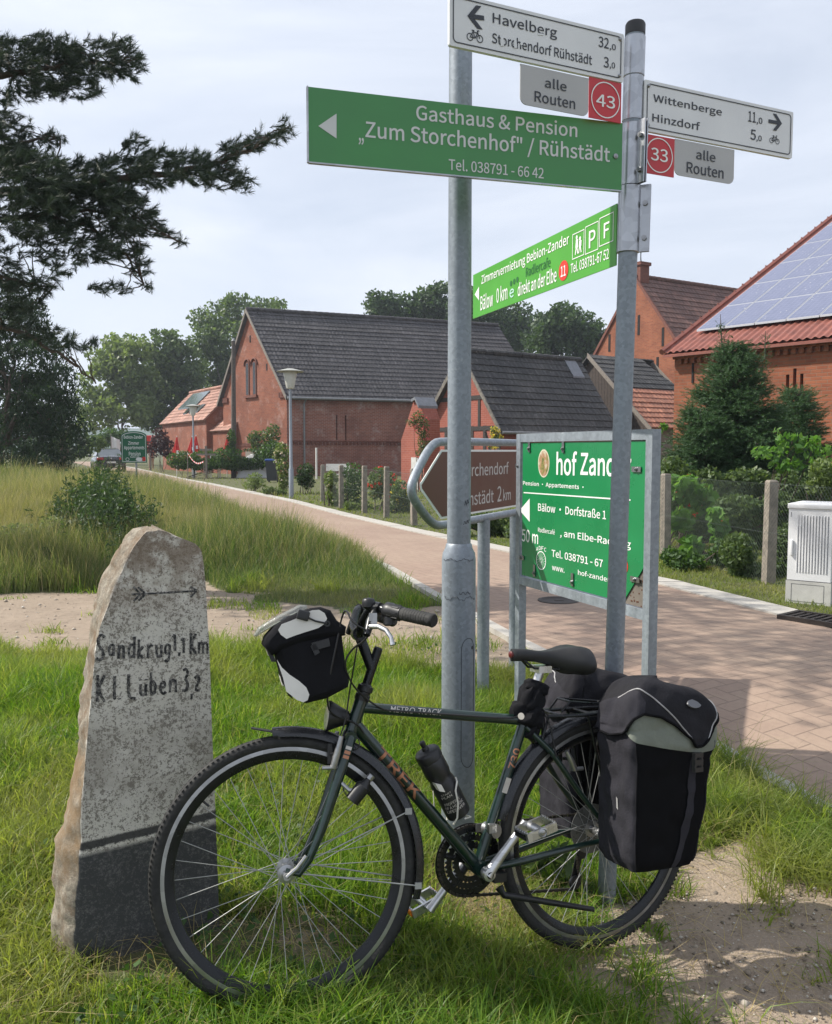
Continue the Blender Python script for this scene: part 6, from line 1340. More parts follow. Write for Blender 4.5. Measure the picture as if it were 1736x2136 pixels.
# -- saddle
nose, tail = BP(1066, 1362), BP(1229, 1362); sl0, sl1 = nose[0], tail[0]; SLn = sl0 - sl1; sh = (nose[1] + tail[1]) / 2 + .004
m = MB()
def sad(u, v):
    s = sl0 - SLn * v; k = v; half = .017 + .062 * float(sstep(.35, .86, k)) ** 1.1; half *= (1 - .9 * max(0, (k - .88) / .12) ** 2.2) * (1 - .75 * max(0, (.05 - k) / .05) ** 2)
    a = 2 * math.pi * u; top = .004 * math.cos((k - .05) * 6) - .014 * float(sstep(.72, 1, k)); thick = .017 + .016 * float(sstep(.25, .72, k)) - .010 * float(sstep(.88, 1, k)); ca, sa = math.cos(a), math.sin(a)
    hgt = thick * sa * (1 if sa > 0 else 1.15 + .55 * float(sstep(.4, .7, k)) * (1 - float(sstep(.85, 1, k)))) * (1 - .28 * math.exp(-(ca * half / .014) ** 2) * (sa > 0) * float(sstep(.15, .4, k)) * (1 - float(sstep(.85, .97, k)))) - (.020 * abs(ca) ** 3 * float(sstep(.4, .9, k)))
    return T(s, half * math.copysign(abs(ca) ** .8, ca), sh + top + hgt - .01)
m.grid(sad, 34, 40, 0, True, True)
m.add([sad(i / 34, 0) for i in range(34)], [tuple(range(34))], 0, True); m.add([sad(i / 34, 1) for i in range(34)], [tuple(reversed(range(34)))], 0, True)
sdl = m.build('saddle', simple('saddle_cover', (.014, .014, .015), .55, 0, 60, .15, 260, .2, .001), bike, angle=60)
m = MB(); m.lathe(T(sl0 - .001, 0, sh - .006), F_, [(-.004, .010), (.003, .0105), (.005, .008), (.006, 0)], 14); m.build('saddle_badge', simple('dark_red_badge', (.10, .012, .012), .35), sdl)
m = MB()
for s_ in (-1, 1): m.tube([T(sl0 - .035, .006 * s_, sh - .018), T(sl0 - .07, .018 * s_, sh - .046), T(sl0 - .15, .022 * s_, sh - .05), T(sl0 - .215, .028 * s_, sh - .028)], .0036, 8)
m.build('saddle_rails', BLKM, sdl)
sdv = V((seat[0] - bb[0], 0, seat[1] - bb[1])).normalized(); spt = (seat[0] + sdv.x * .215, seat[1] + sdv.z * .215); k = (sh - .05 - seat[1]) / sdv.z; spt = (seat[0] + sdv.x * k, seat[1] + sdv.z * k)
m = MB(); m.tube([P2(seat), P2(spt)], .0135, 16); m.box(P2(spt), F_ * .022, LL * .026, UU * .010); m.build('seat_post', ALU, bike)
m = MB(); c = P2((seat[0] + sdv.x * .012, seat[1] + sdv.z * .012)); m.lathe(c - (P2(seat) - P2(bb)).normalized() * .008, (P2(seat) - P2(bb)), [(0, .0165), (.001, .0185), (.015, .0185), (.016, .0165)], 16); m.build('seat_clamp', BLKM, bike)
# -- cranks, rings, chain, pedals
bbP = P2(bb); ca = BP(1108, 1722, .105); cd_ = V((ca[0] - bb[0], 0, ca[1] - bb[1])).normalized()
def crank(sg, w0):
    e = (bb[0] + cd_.x * .172 * sg, bb[1] + cd_.z * .172 * sg); m = MB(); a = P2(bb, w0); b = P2(e, w0 + math.copysign(.014, w0)); d = (b - a).normalized(); e_ = d.cross(LL).normalized()
    m.tube([a - d * .004, a.lerp(b, .12), a.lerp(b, .5), a.lerp(b, .92), b + d * .003], [.019, .0145, .0115, .0125, .0145], 14, flat=LL); ak = math.copysign(1, w0)
    m.lathe(a - LL * .014 * ak, LL * ak, [(0, .017), (.016, .019), (.026, .018), (.028, .012), (.028, 0)], 18); o = m.build('crank_arm', ALU, bike)
    m = MB(); m.lathe(a + LL * .0135 * ak, LL * ak, [(0, .010), (.003, .010), (.003, .006), (.0015, .005), (.0015, 0)], 14); m.build('crank_bolt', BLKM, o); return b, ak
def pedal(b, ak, tilt, refl, rmat=None):
    ax_ = LL * ak; f = (F_ * math.cos(tilt) + UU * math.sin(tilt)); u = (UU * math.cos(tilt) - F_ * math.sin(tilt)); m = MB()
    m.tube([b, b + ax_ * .095], [.008, .006], 10); m.tube([b + ax_ * .022, b + ax_ * .085], .0125, 12)
    for s_ in (-1, 1):
        for k in (.022, .088): m.box(b + ax_ * k + f * .024 * s_, f * .024, ax_ * .004, u * .012)
        m.box(b + ax_ * .055 + f * .046 * s_, f * .0022, ax_ * .036, u * .012)
        for k in range(6): m.box(b + ax_ * (.025 + .012 * k) + f * .046 * s_ + u * .0125, f * .002, ax_ * .003, u * .003)
    p_ = m.build('pedal', ALU, bike)
    for s_ in (-1, 1): m = MB(); m.box(b + ax_ * .055 + f * .0495 * s_, f * .0022, ax_ * .026, u * .0085); m.build('reflector', rmat or AMBER, p_)
    m = MB(); m.lathe(b + ax_ * .090, ax_, [(0, .014), (.004, .0135), (.005, .011), (.003, .009), (.006, .003), (.006, 0)], 12); m.build('pedal_cap', ALUD, p_)
b, ak = crank(1, .062); pedal(b, ak, -.25, 1, BLKM)
b, ak = crank(-1, -.062); pedal(b, ak, -.35, 1)
m = MB(); cw = P2(bb, -.046)
def ring_(r_, w, n, th, holes=True):
    vs = []; c = P2(bb, w)
    for i in range(n * 4):
        q = 2 * math.pi * i / (n * 4); rr_ = r_ + (.0045 if i % 4 in (1, 2) else -.001); d = F_ * math.cos(q) + UU * math.sin(q)
        for rad, ww in ((rr_, -th), (rr_, th), (r_ - .016, th), (r_ - .016, -th)): vs.append(c + d * rad + LL * ww)
    k = n * 4; m.add(vs, [(i * 4 + j, i * 4 + (j + 1) % 4, ((i + 1) % k) * 4 + (j + 1) % 4, ((i + 1) % k) * 4 + j) for i in range(k) for j in range(4)])
ring_(.097, -.052, 48, .0018); ring_(.077, -.045, 38, .0018); ring_(.056, -.038, 28, .0018)
for k in range(5):
    q = k * 2 * math.pi / 5 + .3; d = F_ * math.cos(q) + UU * math.sin(q); m.tube([P2(bb, -.048), P2(bb, -.050) + d * .084], [.012, .007], 8)
m.lathe(P2(bb, -.058), LL, [(0, .022), (.02, .022)], 16); m.build('chainrings', BLKM, bike)
m = MB(); m.torus(P2(bb, -.058), F_, UU, .106, [(0, -.001), (0, .001), (-.02, .001), (-.02, -.001)], 60); m.build('chain_guard', BLK, bike)
m = MB(); m.lathe(P2(hub_r, -.060), LL, [(0, .022), (.003, .024), (.004, .030), (.008, .031), (.009, .036), (.013, .037), (.014, .042), (.018, .043), (.022, .044)], 28, 0, False); m.build('cassette', ALUD, bike)
m = MB(); m.lathe(P2(hub_r, -.0335), LL, [(0, .075), (.0015, .075)], 32); m.build('spoke_guard', simple('smoked_plastic', (.10, .10, .095), .3), bike)
m = MB(); rd = (.02, Rw - .075); rd2 = (.045, Rw - .165)
cp_ = []
for k in range(26): q = math.pi * .53 + math.pi * -1.05 * k / 25; cp_.append((bb[0] + .1 * math.cos(q), bb[1] + .1 * math.sin(q)))
up_run = [(cp_[0][0] + (-.005 - cp_[0][0]) * k / 30, cp_[0][1] + (Rw + .042 - cp_[0][1]) * k / 30) for k in range(31)][::-1]; back = [(.042 * math.cos(q), Rw + .042 * math.sin(q)) for q in np.linspace(math.pi * 1.45, math.pi * .55, 12)]
low = [(cp_[-1][0] + (rd2[0] + .01 - cp_[-1][0]) * k / 34, cp_[-1][1] + (rd2[1] - .018 - cp_[-1][1]) * k / 34) for k in range(35)]
loop = back + up_run[1:] + cp_[1:] + low[1:] + [(rd2[0] - .02, rd2[1]), (rd2[0] - .01, rd2[1] + .04), (rd[0] + .015, rd[1] - .01), (rd[0], rd[1] + .02)]
acc = 0; W0 = -.050
for (a, b) in zip(loop, loop[1:]):
    n_ = max(1, round(math.hypot(b[0] - a[0], b[1] - a[1]) / .0127))
    for k in range(n_):
        c = s_t(a, b, (k + .5) / n_); d = V((b[0] - a[0], 0, b[1] - a[1])).normalized(); D3 = F_ * d.x + UU * d.z; N3 = LL.cross(D3); acc += 1
        m.box(P2(c, W0), D3 * .0052, LL * (.0036 if acc % 2 else .0022), N3 * (.0042 if acc % 2 else .0034))
m.build('chain', simple('oily_chain', (.05, .045, .04), .4, .7, 60, .3), bike)
m = MB()
for c in (rd, rd2): m.lathe(P2(c, -.056), LL, [(0, .018), (.002, .021), (.008, .021), (.010, .018)], 16)
m.box(P2(s_t(rd, rd2, .5), -.060), (P2(rd2) - P2(rd)) * .62, LL * .002, F_ * .012); m.tube([P2((-.004, Rw - .02), -.066), P2((-.02, Rw - .055), -.07), P2(rd, -.066)], [.012, .015, .012], 10); m.build('rear_derailleur', BLKM, bike)
m = MB(); c = s_t(bb, seat, .24); m.tube([P2(c, -.02), P2((c[0] - .012, c[1] + .002), .024)], .020, 12); m.box(P2((c[0] - .01, c[1] - .004), -.042), F_ * .03, LL * .0018, UU * .012); m.box(P2((c[0] + .004, c[1] + .012), .022), F_ * .012, LL * .008, UU * .012); m.build('front_derailleur', ALUD, bike)
m = MB(); k0, k1 = BP(1045, 1868, .05), BP(1238, 1897, .075); m.tube([T(k0[0], .04, k0[1] + .02), T(k0[0] - .01, .05, k0[1]), T(k1[0], .075, k1[1])], [.013, .010, .0075], 10); m.box(T(bb[0] - .045, 0.02, bb[1] - .02), F_ * .02, LL * .035, UU * .012); m.build('kickstand', BLK, bike)
# -- mudguards and stays
def guard(C, a, b, ax_, a0, a1, lab):
    n = 60; m = MB(); prof = [(-.012, -.026), (.004, -.022), (.010, -.010), (.012, 0), (.010, .010), (.004, .022), (-.012, .026)]; vs = []; k = len(prof)
    for i in range(n + 1):
        q = a0 + (a1 - a0) * i / n; d = a * math.cos(q) + b * math.sin(q); f = min(1, min(i, n - i) / 4 + .5)
        for dr, dw in prof: vs.append(C + d * (Rw + .010 + dr) + ax_ * dw * (.7 + .3 * f))
        for dr, dw in prof[::-1]: vs.append(C + d * (Rw + .0085 + dr) + ax_ * dw * (.7 + .3 * f) * .95)
    K = 2 * k; m.add(vs, [(i * K + j, i * K + (j + 1) % K, (i + 1) * K + (j + 1) % K, (i + 1) * K + j) for i in range(n) for j in range(K)], 0, True); m.add(vs[:K], [tuple(range(K))]); m.add(vs[-K:], [tuple(reversed(range(K)))])
    return m.build('mudguard', simple('mudguard_plastic', (.014, .015, .018), .25, .0, 30, .1), bike, lab, 50)
gf = guard(HF, -FS, US, LS, R(-14), R(97), None); gr2 = guard(HR, F_, UU, LL, R(12), R(150), None)
m = MB(); q = R(97); d = -FS * math.cos(q) + US * math.sin(q); tp = HF + d * (Rw + .012); m.prism([tp - LS * .02 - d * .002, tp + LS * .02 - d * .002, tp + LS * .016 + FS * .055 + US * .008, tp - LS * .016 + FS * .055 + US * .008], US * .003); m.build('mudguard_flap', BLK, gf)
m = MB()
for q in (R(24), R(-8)):
    d = -FS * math.cos(q) + US * math.sin(q)
    for s_ in (-1, 1): m.tube([HF + LS * .056 * s_ + US * .01, HF + d * (Rw + .004) + LS * .030 * s_], .0019, 6); m.box(HF + d * (Rw + .004) + LS * .029 * s_, FS * .009, LS * .003, US * .008)
m.build('stays', SPK, gf)
m = MB()
for q in (R(95), R(135)):
    d = F_ * math.cos(q) + UU * math.sin(q)
    for s_ in (-1, 1): m.tube([HR + LL * .066 * s_, HR + d * (Rw + .004) + LL * .030 * s_], .0019, 6)
m.build('stays', SPK, gr2)
# -- brakes
def brake(fnP, C, dirs, name='brake'):
    for s_ in (-1, 1):
        m = MB(); a = fnP(0, s_); b = fnP(1, s_); c_ = fnP(2, s_); m.tube([a, a.lerp(b, .5) + LS * .004 * s_, b], [.010, .009, .006], 10); m.tube([a - dirs * .012, a + dirs * .03], .006, 8); pb_ = m.build(name, ALUD, bike); m = MB(); m.tube([c_ - dirs * .004, c_ + dirs * .030, ], .005, 8); m.box(c_ + dirs * .03 - LS * .006 * s_, dirs.cross(LS).normalized() * .026, LS * .005, dirs * .006); m.build('brake_pad', BLK, pb_)
bl = [fk(.20, .040), fk(.055, .046)]
fd_ = FS
def fb(i, s_):
    if i == 0: return fk(.21, .042 * s_) + fd_ * .022
    if i == 1: return fk(-.02, .050 * s_) + fd_ * .030
    return fk(.115, .030 * s_) + fd_ * .012
brake(fb, HF, FS)
def rb_(i, s_):
    c = s_t(seat, hub_r, .44 - .16 * (i == 1) - .08 * (i == 2)); return P2((c[0] - .022 - .01 * (i == 1), c[1] + .012), (.056, .062, .036)[i] * s_)
brake(rb_, HR, -F_)
m = MB(); c = HF + LS * .058; m.tube([HF + LS * .05, HF + LS * .066], .009, 12); m.tube([HF + LS * .064, HF + LS * .068 - FS * .025 + US * .022, HF + LS * .066 - FS * .048 + US * .05], [.006, .005, .0055], 8, flat=LS); m.build('quick_release', ALUD, bike)
# -- lamp, dynamo
m = MB(); lc = SP_(703, 1495, .0); ld = (FS * .95 + US * .12).normalized(); m.lathe(lc, ld, [(-.034, .012), (-.03, .018), (-.01, .026), (.02, .040), (.026, .040)], 24); hl = m.build('headlight', BLK, bike)
m = MB(); m.lathe(lc + ld * .0262, ld, [(0, .0385), (.003, .037), (.006, .025), (.008, 0)], 24); m.build('lens', simple('lamp_lens', (.55, .53, .42), .12, 0, 90, .2), hl)
m = MB(); m.tube([lc - ld * .03, lc - ld * .045 - US * .01, lc - ld * .045 - US * .055, fk(-.01, 0) + FS * .018], .004, 8, flat=LS); m.build('bracket', BLK, hl)
m = MB(); dc = SP_(752, 1648, .052); da = (US * .75 - FS * .62).normalized(); m.lathe(dc, da, [(-.036, .012), (-.034, .020), (.012, .020), (.02, .012), (.034, .008)], 18); dy = m.build('dynamo', BLK, bike)
m = MB(); m.lathe(dc + da * .034, da, [(0, .007), (.001, .0105), (.014, .0105), (.015, .005)], 16); m.build('dynamo_roller', ALUD, dy)
m = MB(); m.tube([dc, dc + FS * .03 + LS * -.004, fk(.30, .045)], .006, 8); m.build('dynamo_bracket', ALUD, dy)
# -- cables
def cable(pts, r_=.0026, it=2):
    for _ in range(it):
        o = [pts[0]]
        for a, b in zip(pts, pts[1:]): o += [a.lerp(b, .25), a.lerp(b, .75)]
        pts = o + [pts[-1]]
    m = MB(); m.tube(pts, r_, 6); m.build('cable', BLK, bike)
cable([SP_(772, 1318, .20), SP_(735, 1300, .2), SP_(722, 1268, .16), SP_(712, 1290, .12), SP_(705, 1330, .118), SP_(690, 1400, .118), SP_(681, 1460, .09), SP_(690, 1492, .04), P2(s_t(hb, ht, .3), .02), P2(s_t(dt0, bb, .06), .019)])
cable([SP_(783, 1295, .19), SP_(765, 1335, .17), SP_(735, 1352, .122), SP_(716, 1385, .122), SP_(735, 1430, .08), P2(s_t(hb, ht, 1.05), .028), P2(s_t(tt0, seat, .12), .016), P2(s_t(tt0, seat, .2), .017), P2(s_t(tt0, seat, .8), .016)])
cable([SP_(750, 1318, .04), SP_(742, 1370, .03), SP_(728, 1450, .03), SP_(722, 1500, .03), fk(-.02, 0.03) + FS * .03], .0022)
cable([P2(s_t(hb, ht, .0), .02), SP_(752, 1548, .03), SP_(745, 1566, .03), SP_(727, 1556, .03)], .002)
cable([dc - da * .03, SP_(726, 1665, .05), SP_(712, 1640, .045), fk(.12, .03), lc - ld * .03], .0016)
cable([P2(s_t(dt0, bb, .08), .016) - UU * .012, P2(s_t(dt0, bb, .5), .012) - UU * .016, P2(bb, .012) - UU * .024], .0016, 1)
cable([P2(s_t(tt0, seat, .8), .016), P2(s_t(tt0, seat, .93), .018) + UU * .004, T(seat[0] - .01, .02, seat[1] + .03), T(seat[0] - .06, .03, seat[1] + .02), P2(s_t(seat, hub_r, .3), .05)], .0024)
# -- bottle cage and bottle
b0, b1 = BP(958, 1698), BP(886, 1560); bd = (T(b1[0], 0, b1[1]) - T(b0[0], 0, b0[1])).normalized(); bo = T(b0[0], 0, b0[1]); be = bd.cross(LL).normalized()
Lb = (T(*[b1[0], 0, b1[1]]) - bo).length
m = MB(); cgr = .0395
for s_ in (-1, 1): m.tube([bo + LL * .02 * s_ - bd * .004 - be * .034, bo + LL * .034 * s_ + bd * .012 - be * .02, bo + LL * .040 * s_ + bd * .05, bo + LL * .041 * s_ + bd * .085 + be * .01, bo + LL * .034 * s_ + bd * .10 + be * .028, bo + LL * .0 + bd * .095 + be * .040][:5 if s_ < 0 else 6], .0026, 8)
dtd = (P2(bb) - P2(dt0)).normalized(); near = lambda p: P2(dt0) + dtd * (p - P2(dt0)).dot(dtd)
q = near(bo + bd * .08); sg = (bo - q).normalized(); m.tube([bo + LL * .034 - bd * .004, bo - bd * .006 + sg * .036, bo + LL * -.034 - bd * .004], .0026, 8); m.tube([q + sg * .018, bo + bd * .09 - sg * .041, bo + bd * .01 - sg * .041, bo - bd * .006], .0030, 8); m.box(bo + bd * .095 - sg * .032 + LL * .018, bd * .012, LL * .02, sg * .009)
m.build('bottle_cage', simple('white_cage', (.62, .60, .54), .4, 0, 20, .06), bike)
btl = thing('water_bottle', 'black squeeze bottle with pale lettering held in the white cage on the bicycle', 'bottle', bo)
PLB = simple('bottle_plastic', (.014, .014, .015), .42, 0, 30, .1)
m = MB(); m.lathe(bo, bd, [(0, .0), (.0, .030), (.003, .0345), (.01, .0362), (Lb * .50, .0364), (Lb * .53, .0345), (Lb * .56, .0330), (Lb * .60, .0345), (Lb * .63, .0364), (Lb * .80, .0362), (Lb * .83, .034)], 32); m.build('body', PLB, btl)
m = MB(); m.lathe(bo + bd * Lb * .83, bd, [(0, .0345), (.002, .0372), (.022, .0372), (.027, .034), (.031, .022), (.033, .0)], 32); cpb = m.build('cap', BLK, btl)
m = MB(); m.lathe(bo + bd * (Lb * .83 + .030), bd, [(0, .011), (.010, .0095), (.012, .007), (.020, .0085), (.026, .0085), (.028, .006), (.028, 0)], 16); m.build('nozzle', BLK, cpb)
def btext(s, t0, hgt, wd, a0, bold=.0):
    m = MB()
    vw = (CAM - bo); vw = (vw - bd * vw.dot(bd)).normalized(); sd2 = bd.cross(vw)
    def fn(u, v): a = a0 + u / .0366; return bo + bd * (t0 + v) + (vw * math.cos(a) + sd2 * math.sin(a)) * .0371
    text_on(m, s, fn, -wd / 2, wd / 2, 0, hgt, bold); m.build('lettering', DEC, btl)
btext('LIFESAVER', .030, .0085, .060, .0, .02); btext('OF A HEROIC', .042, .0085, .062, .0); btext('PROPERTY', .054, .0085, .050, -.05); btext('PLAN', .076, .007, .032, -.25); btext('START', .086, .005, .032, -.2)
# -- rack
m = MB(); rkh = seat[1] + .012; RK = lambda s, w, h: T(s, w, h)
for s_ in (-1, 1):
    m.tube([RK(.20, .025 * s_, rkh - .004), RK(.17, .052 * s_, rkh), RK(-.20, .056 * s_, rkh), RK(-.235, .03 * s_, rkh)], .0058, 10)
    for e in ((.08, .0), (-.02, .0), (-.14, .0)): m.tube([RK(e[0], .054 * s_, rkh), RK(-.008, .072 * s_, Rw + .03)], .0048, 8)
    m.tube([RK(.20, .025 * s_, rkh - .004), P2(s_t(seat, hub_r, .16), .030 * s_)], .004, 8)
for s in (.17, .06, -.06, -.20): m.tube([RK(s, -.054, rkh), RK(s, .054, rkh)], .0045, 8)
m.tube([RK(-.235, -.03, rkh), RK(-.235, .03, rkh)], .0055, 8); rk = m.build('luggage_rack', BLKM, bike)
m = MB()
for s_ in (-1, 1): m.tube([RK(.16, .03 * s_, rkh + .008), RK(.13, .034 * s_, rkh + .038), RK(-.02, .038 * s_, rkh + .022), RK(-.15, .036 * s_, rkh + .012)], .0036, 8)
m.tube([RK(.13, -.034, rkh + .038), RK(.13, .034, rkh + .038)], .0036, 8); m.tube([RK(-.02, -.038, rkh + .022), RK(-.02, .038, rkh + .022)], .0036, 8); m.build('spring_clamp', BLKM, rk)
# -- folded lock hanging on the seat post
lk = thing('bicycle_lock', 'black folded lock in a cloth sleeve wrapped round the seat post under the saddle', 'lock', P2(s_t(seat, spt, .3)))
m = MB(); c0 = P2(s_t(seat, spt, .40)); sv = (P2(spt) - P2(seat)).normalized()
FAB = simple('black_fabric', (.010, .010, .012), .9, 0, 40, .25, 420, .35, .001, Specular_IOR_Level=.15)
def blob(c, ax, rx, ry, rz, seed, n=30, k=22, amp=.6):
    e0 = ax.orthogonal().normalized(); e0 = F_ - ax * F_.dot(ax); e0.normalize(); e1 = ax.cross(e0)
    def fn(u, v):
        a, b = 2 * math.pi * u, math.pi * (v - .5); r_ = 1 + amp * (float(vnoise(math.cos(a) * 2 + v * 2.5, math.sin(a) * 2, 2.6, seed)) - .5); p = (abs(math.cos(b)) ** .5)
        return c + (e0 * rx * math.cos(a) * p + e1 * ry * math.sin(a) * p) * r_ + ax * rz * math.copysign(abs(math.sin(b)) ** .7, math.sin(b))
    m.grid(fn, n, k, 0, True, True)
blob(c0, sv, .038, .036, .046, 51); blob(c0 - sv * .050 - F_ * .008, sv, .050, .042, .034, 52); blob(c0 + sv * .035 - F_ * .004, sv, .036, .036, .02, 53); blob(c0 - sv * .09 - F_ * .030, sv, .026, .03, .034, 54)
m.build('sleeve', FAB, lk, angle=80)
m = MB(); m.tube([c0 - sv * .1 - F_ * .03 + LL * .02, c0 - sv * .13 - F_ * .045 + LL * .022, c0 - sv * .115 - F_ * .07 + LL * .02, c0 - sv * .06 - F_ * .05 + LL * .02], .006, 8); m.build('shackle', BLKM, lk)
m = MB(); m.lathe(c0 - sv * .045 + LL * .036 + F_ * .040, (LL * .6 + F_ * .8), [(0, .010), (.002, .010), (.002, .0)], 14); m.build('lock_badge', DEC, lk)

# ------------------------------------------------------------------ handlebar bag
hbg = thing('handlebar_bag', 'black and white handlebar bag with a clear map pouch hung in front of the handlebar', 'bag', SP_(700, 1450, 0))
def zz(x, y): return (500.5 + .26429 * x, 1209.6 + .26429 * y)
WBG = .115
def bagpoly(pts, w): return [SP_(*zz(*p), w) for p in pts]
BGF = simple('bag_cloth', (.009, .009, .011), .85, 0, 18, .3, 90, .5, .003, Specular_IOR_Level=.15); BGW = simple('bag_white', (.66, .64, .60), .55, 0, 12, .08, 60, .1, .002)
body = [(285, 590), (345, 830), (400, 915), (460, 955), (530, 978), (690, 940), (860, 850), (868, 800), (835, 640), (815, 480), (800, 350), (640, 330), (300, 420), (262, 540)]
m = MB(); m.prism(bagpoly(body, WBG)[::-1], -LS * 2 * WBG, 0, .018); bo_ = m.build('body', BGF, hbg, angle=60)
lid = [(255, 600), (180, 520), (200, 450), (280, 360), (380, 290), (560, 222), (640, 212), (720, 240), (770, 320), (845, 370), (835, 440), (640, 470), (480, 500), (330, 560)]
m = MB(); m.prism(bagpoly(lid, WBG + .008)[::-1], -LS * 2 * (WBG + .008), 0, .016); ld_ = m.build('lid', BGF, hbg, angle=60)
for s_ in (1, -1):
    off = WBG + .0095
    m = MB(); up1 = [(302, 395), (330, 350), (430, 312), (520, 262), (570, 240), (625, 236), (668, 262), (688, 305), (672, 345), (620, 380), (500, 418), (420, 445), (368, 466), (322, 432)]
    pg = [SP_(*zz(*p), off) for p in up1]; pg = pg if s_ > 0 else [mirS(p) for p in pg]; m.prism(pg, LS * .0015 * s_); m.build('white_panel', BGW, ld_)
    m = MB(); up2 = [(292, 628), (330, 690), (392, 748), (470, 800), (525, 850), (548, 905), (535, 950), (500, 966), (450, 948), (398, 905), (366, 880), (340, 770)]
    pg = [SP_(*zz(*p), WBG + .0015) for p in up2]; pg = pg if s_ > 0 else [mirS(p) for p in pg]; m.prism(pg, LS * .0015 * s_); m.build('white_patch', BGW, bo_)
m = MB(); fr_pts = [SP_(*zz(*p), .07) for p in ((330, 760), (352, 840), (395, 912), (440, 945))]; vs = []
for p in fr_pts: vs += [p + FS * .004 - US * .001, mirS(p) + FS * .004 - US * .001]
m.add(vs, [(0, 1, 3, 2), (2, 3, 5, 4), (4, 5, 7, 6)]); m.build('front_patch', BGW, bo_)
t = NT('clear_pouch'); wr1 = t.noise(t.obj(), 30, 4, .6); tb_ = t.n('ShaderNodeBsdfTransparent', {'Color': (.85, .87, .86)}); pb2 = t.n('ShaderNodeBsdfPrincipled', {'Base Color': (.42, .43, .41), 'Roughness': .22, 'Normal': t.bump(wr1, .5, .01)})
ms_ = t.n('ShaderNodeMixShader', {0: .42, 1: tb_.outputs[0], 2: pb2.outputs[0]}); t.t.links.new(ms_.outputs[0], t.out.inputs[0]); POUCH = t.mat
m = MB(); mp1 = [(112, 440), (150, 375), (300, 285), (475, 196), (528, 200), (540, 236), (480, 270), (300, 352), (200, 405), (130, 452)]; pg = bagpoly(mp1, .10)[::-1]; m.prism(pg, -LS * .20, 0, .006); m.build('map_pouch', POUCH, hbg, angle=50)
m = MB(); pg = [SP_(*zz(*p), .085) for p in ((170, 412), (460, 250))]; m.add([pg[0], pg[1], mirS(pg[1]), mirS(pg[0])], [(0, 1, 2, 3)]); t = NT('folded_map'); m.build('map_sheet', t.pbr(t.ramp(t.noise(t.obj(), 40, 4), [(.35, (.28, .33, .25)), (.5, (.45, .46, .42)), (.65, (.40, .36, .29))]), .6), hbg)
m = MB(); a = SP_(*zz(500, 280), WBG + .014); m.bbox(a, FS * .015 + US * .004, LS * .006, US * .012 - FS * .003, .003); m.build('clip', BLK, hbg)
m = MB(); b = SP_(*zz(690, 345), WBG + .012); m.tube([a, a.lerp(b, .5) - US * .004 + LS * .003, b], .0025, 8); m.torus(b, FS, US, .006, [(.002, -.001), (.002, .001), (-.002, .001), (-.002, -.001)], 16); m.build('cord', BLK, hbg)
m = MB(); a, b = SP_(*zz(600, 545), WBG + .004), SP_(*zz(690, 500), WBG + .006); m.box(SP_(*zz(640, 510), WBG + .003), FS * .022 - US * .006, LS * .004, US * .010 + FS * .002); m.box(SP_(*zz(595, 548), WBG + .004), FS * .006 + US * .012, LS * .003, US * .004 - FS * .006); m.build('buckle', BLK, hbg)
m = MB()
for s_ in (-1, 1): p0 = SP_(*zz(300, 520), .07 * s_); m.box(SP_(*zz(232, 560), .06 * s_), FS * .006, LS * .012, US * .028 + FS * .012)
m.build('front_strap', BLK, hbg)
m = MB(); p = SP_(*zz(222, 548), 0); m.box(p + FS * .004, FS * .002, LS * .035, US * .016 + FS * .006); m.build('front_label', DEC, hbg)

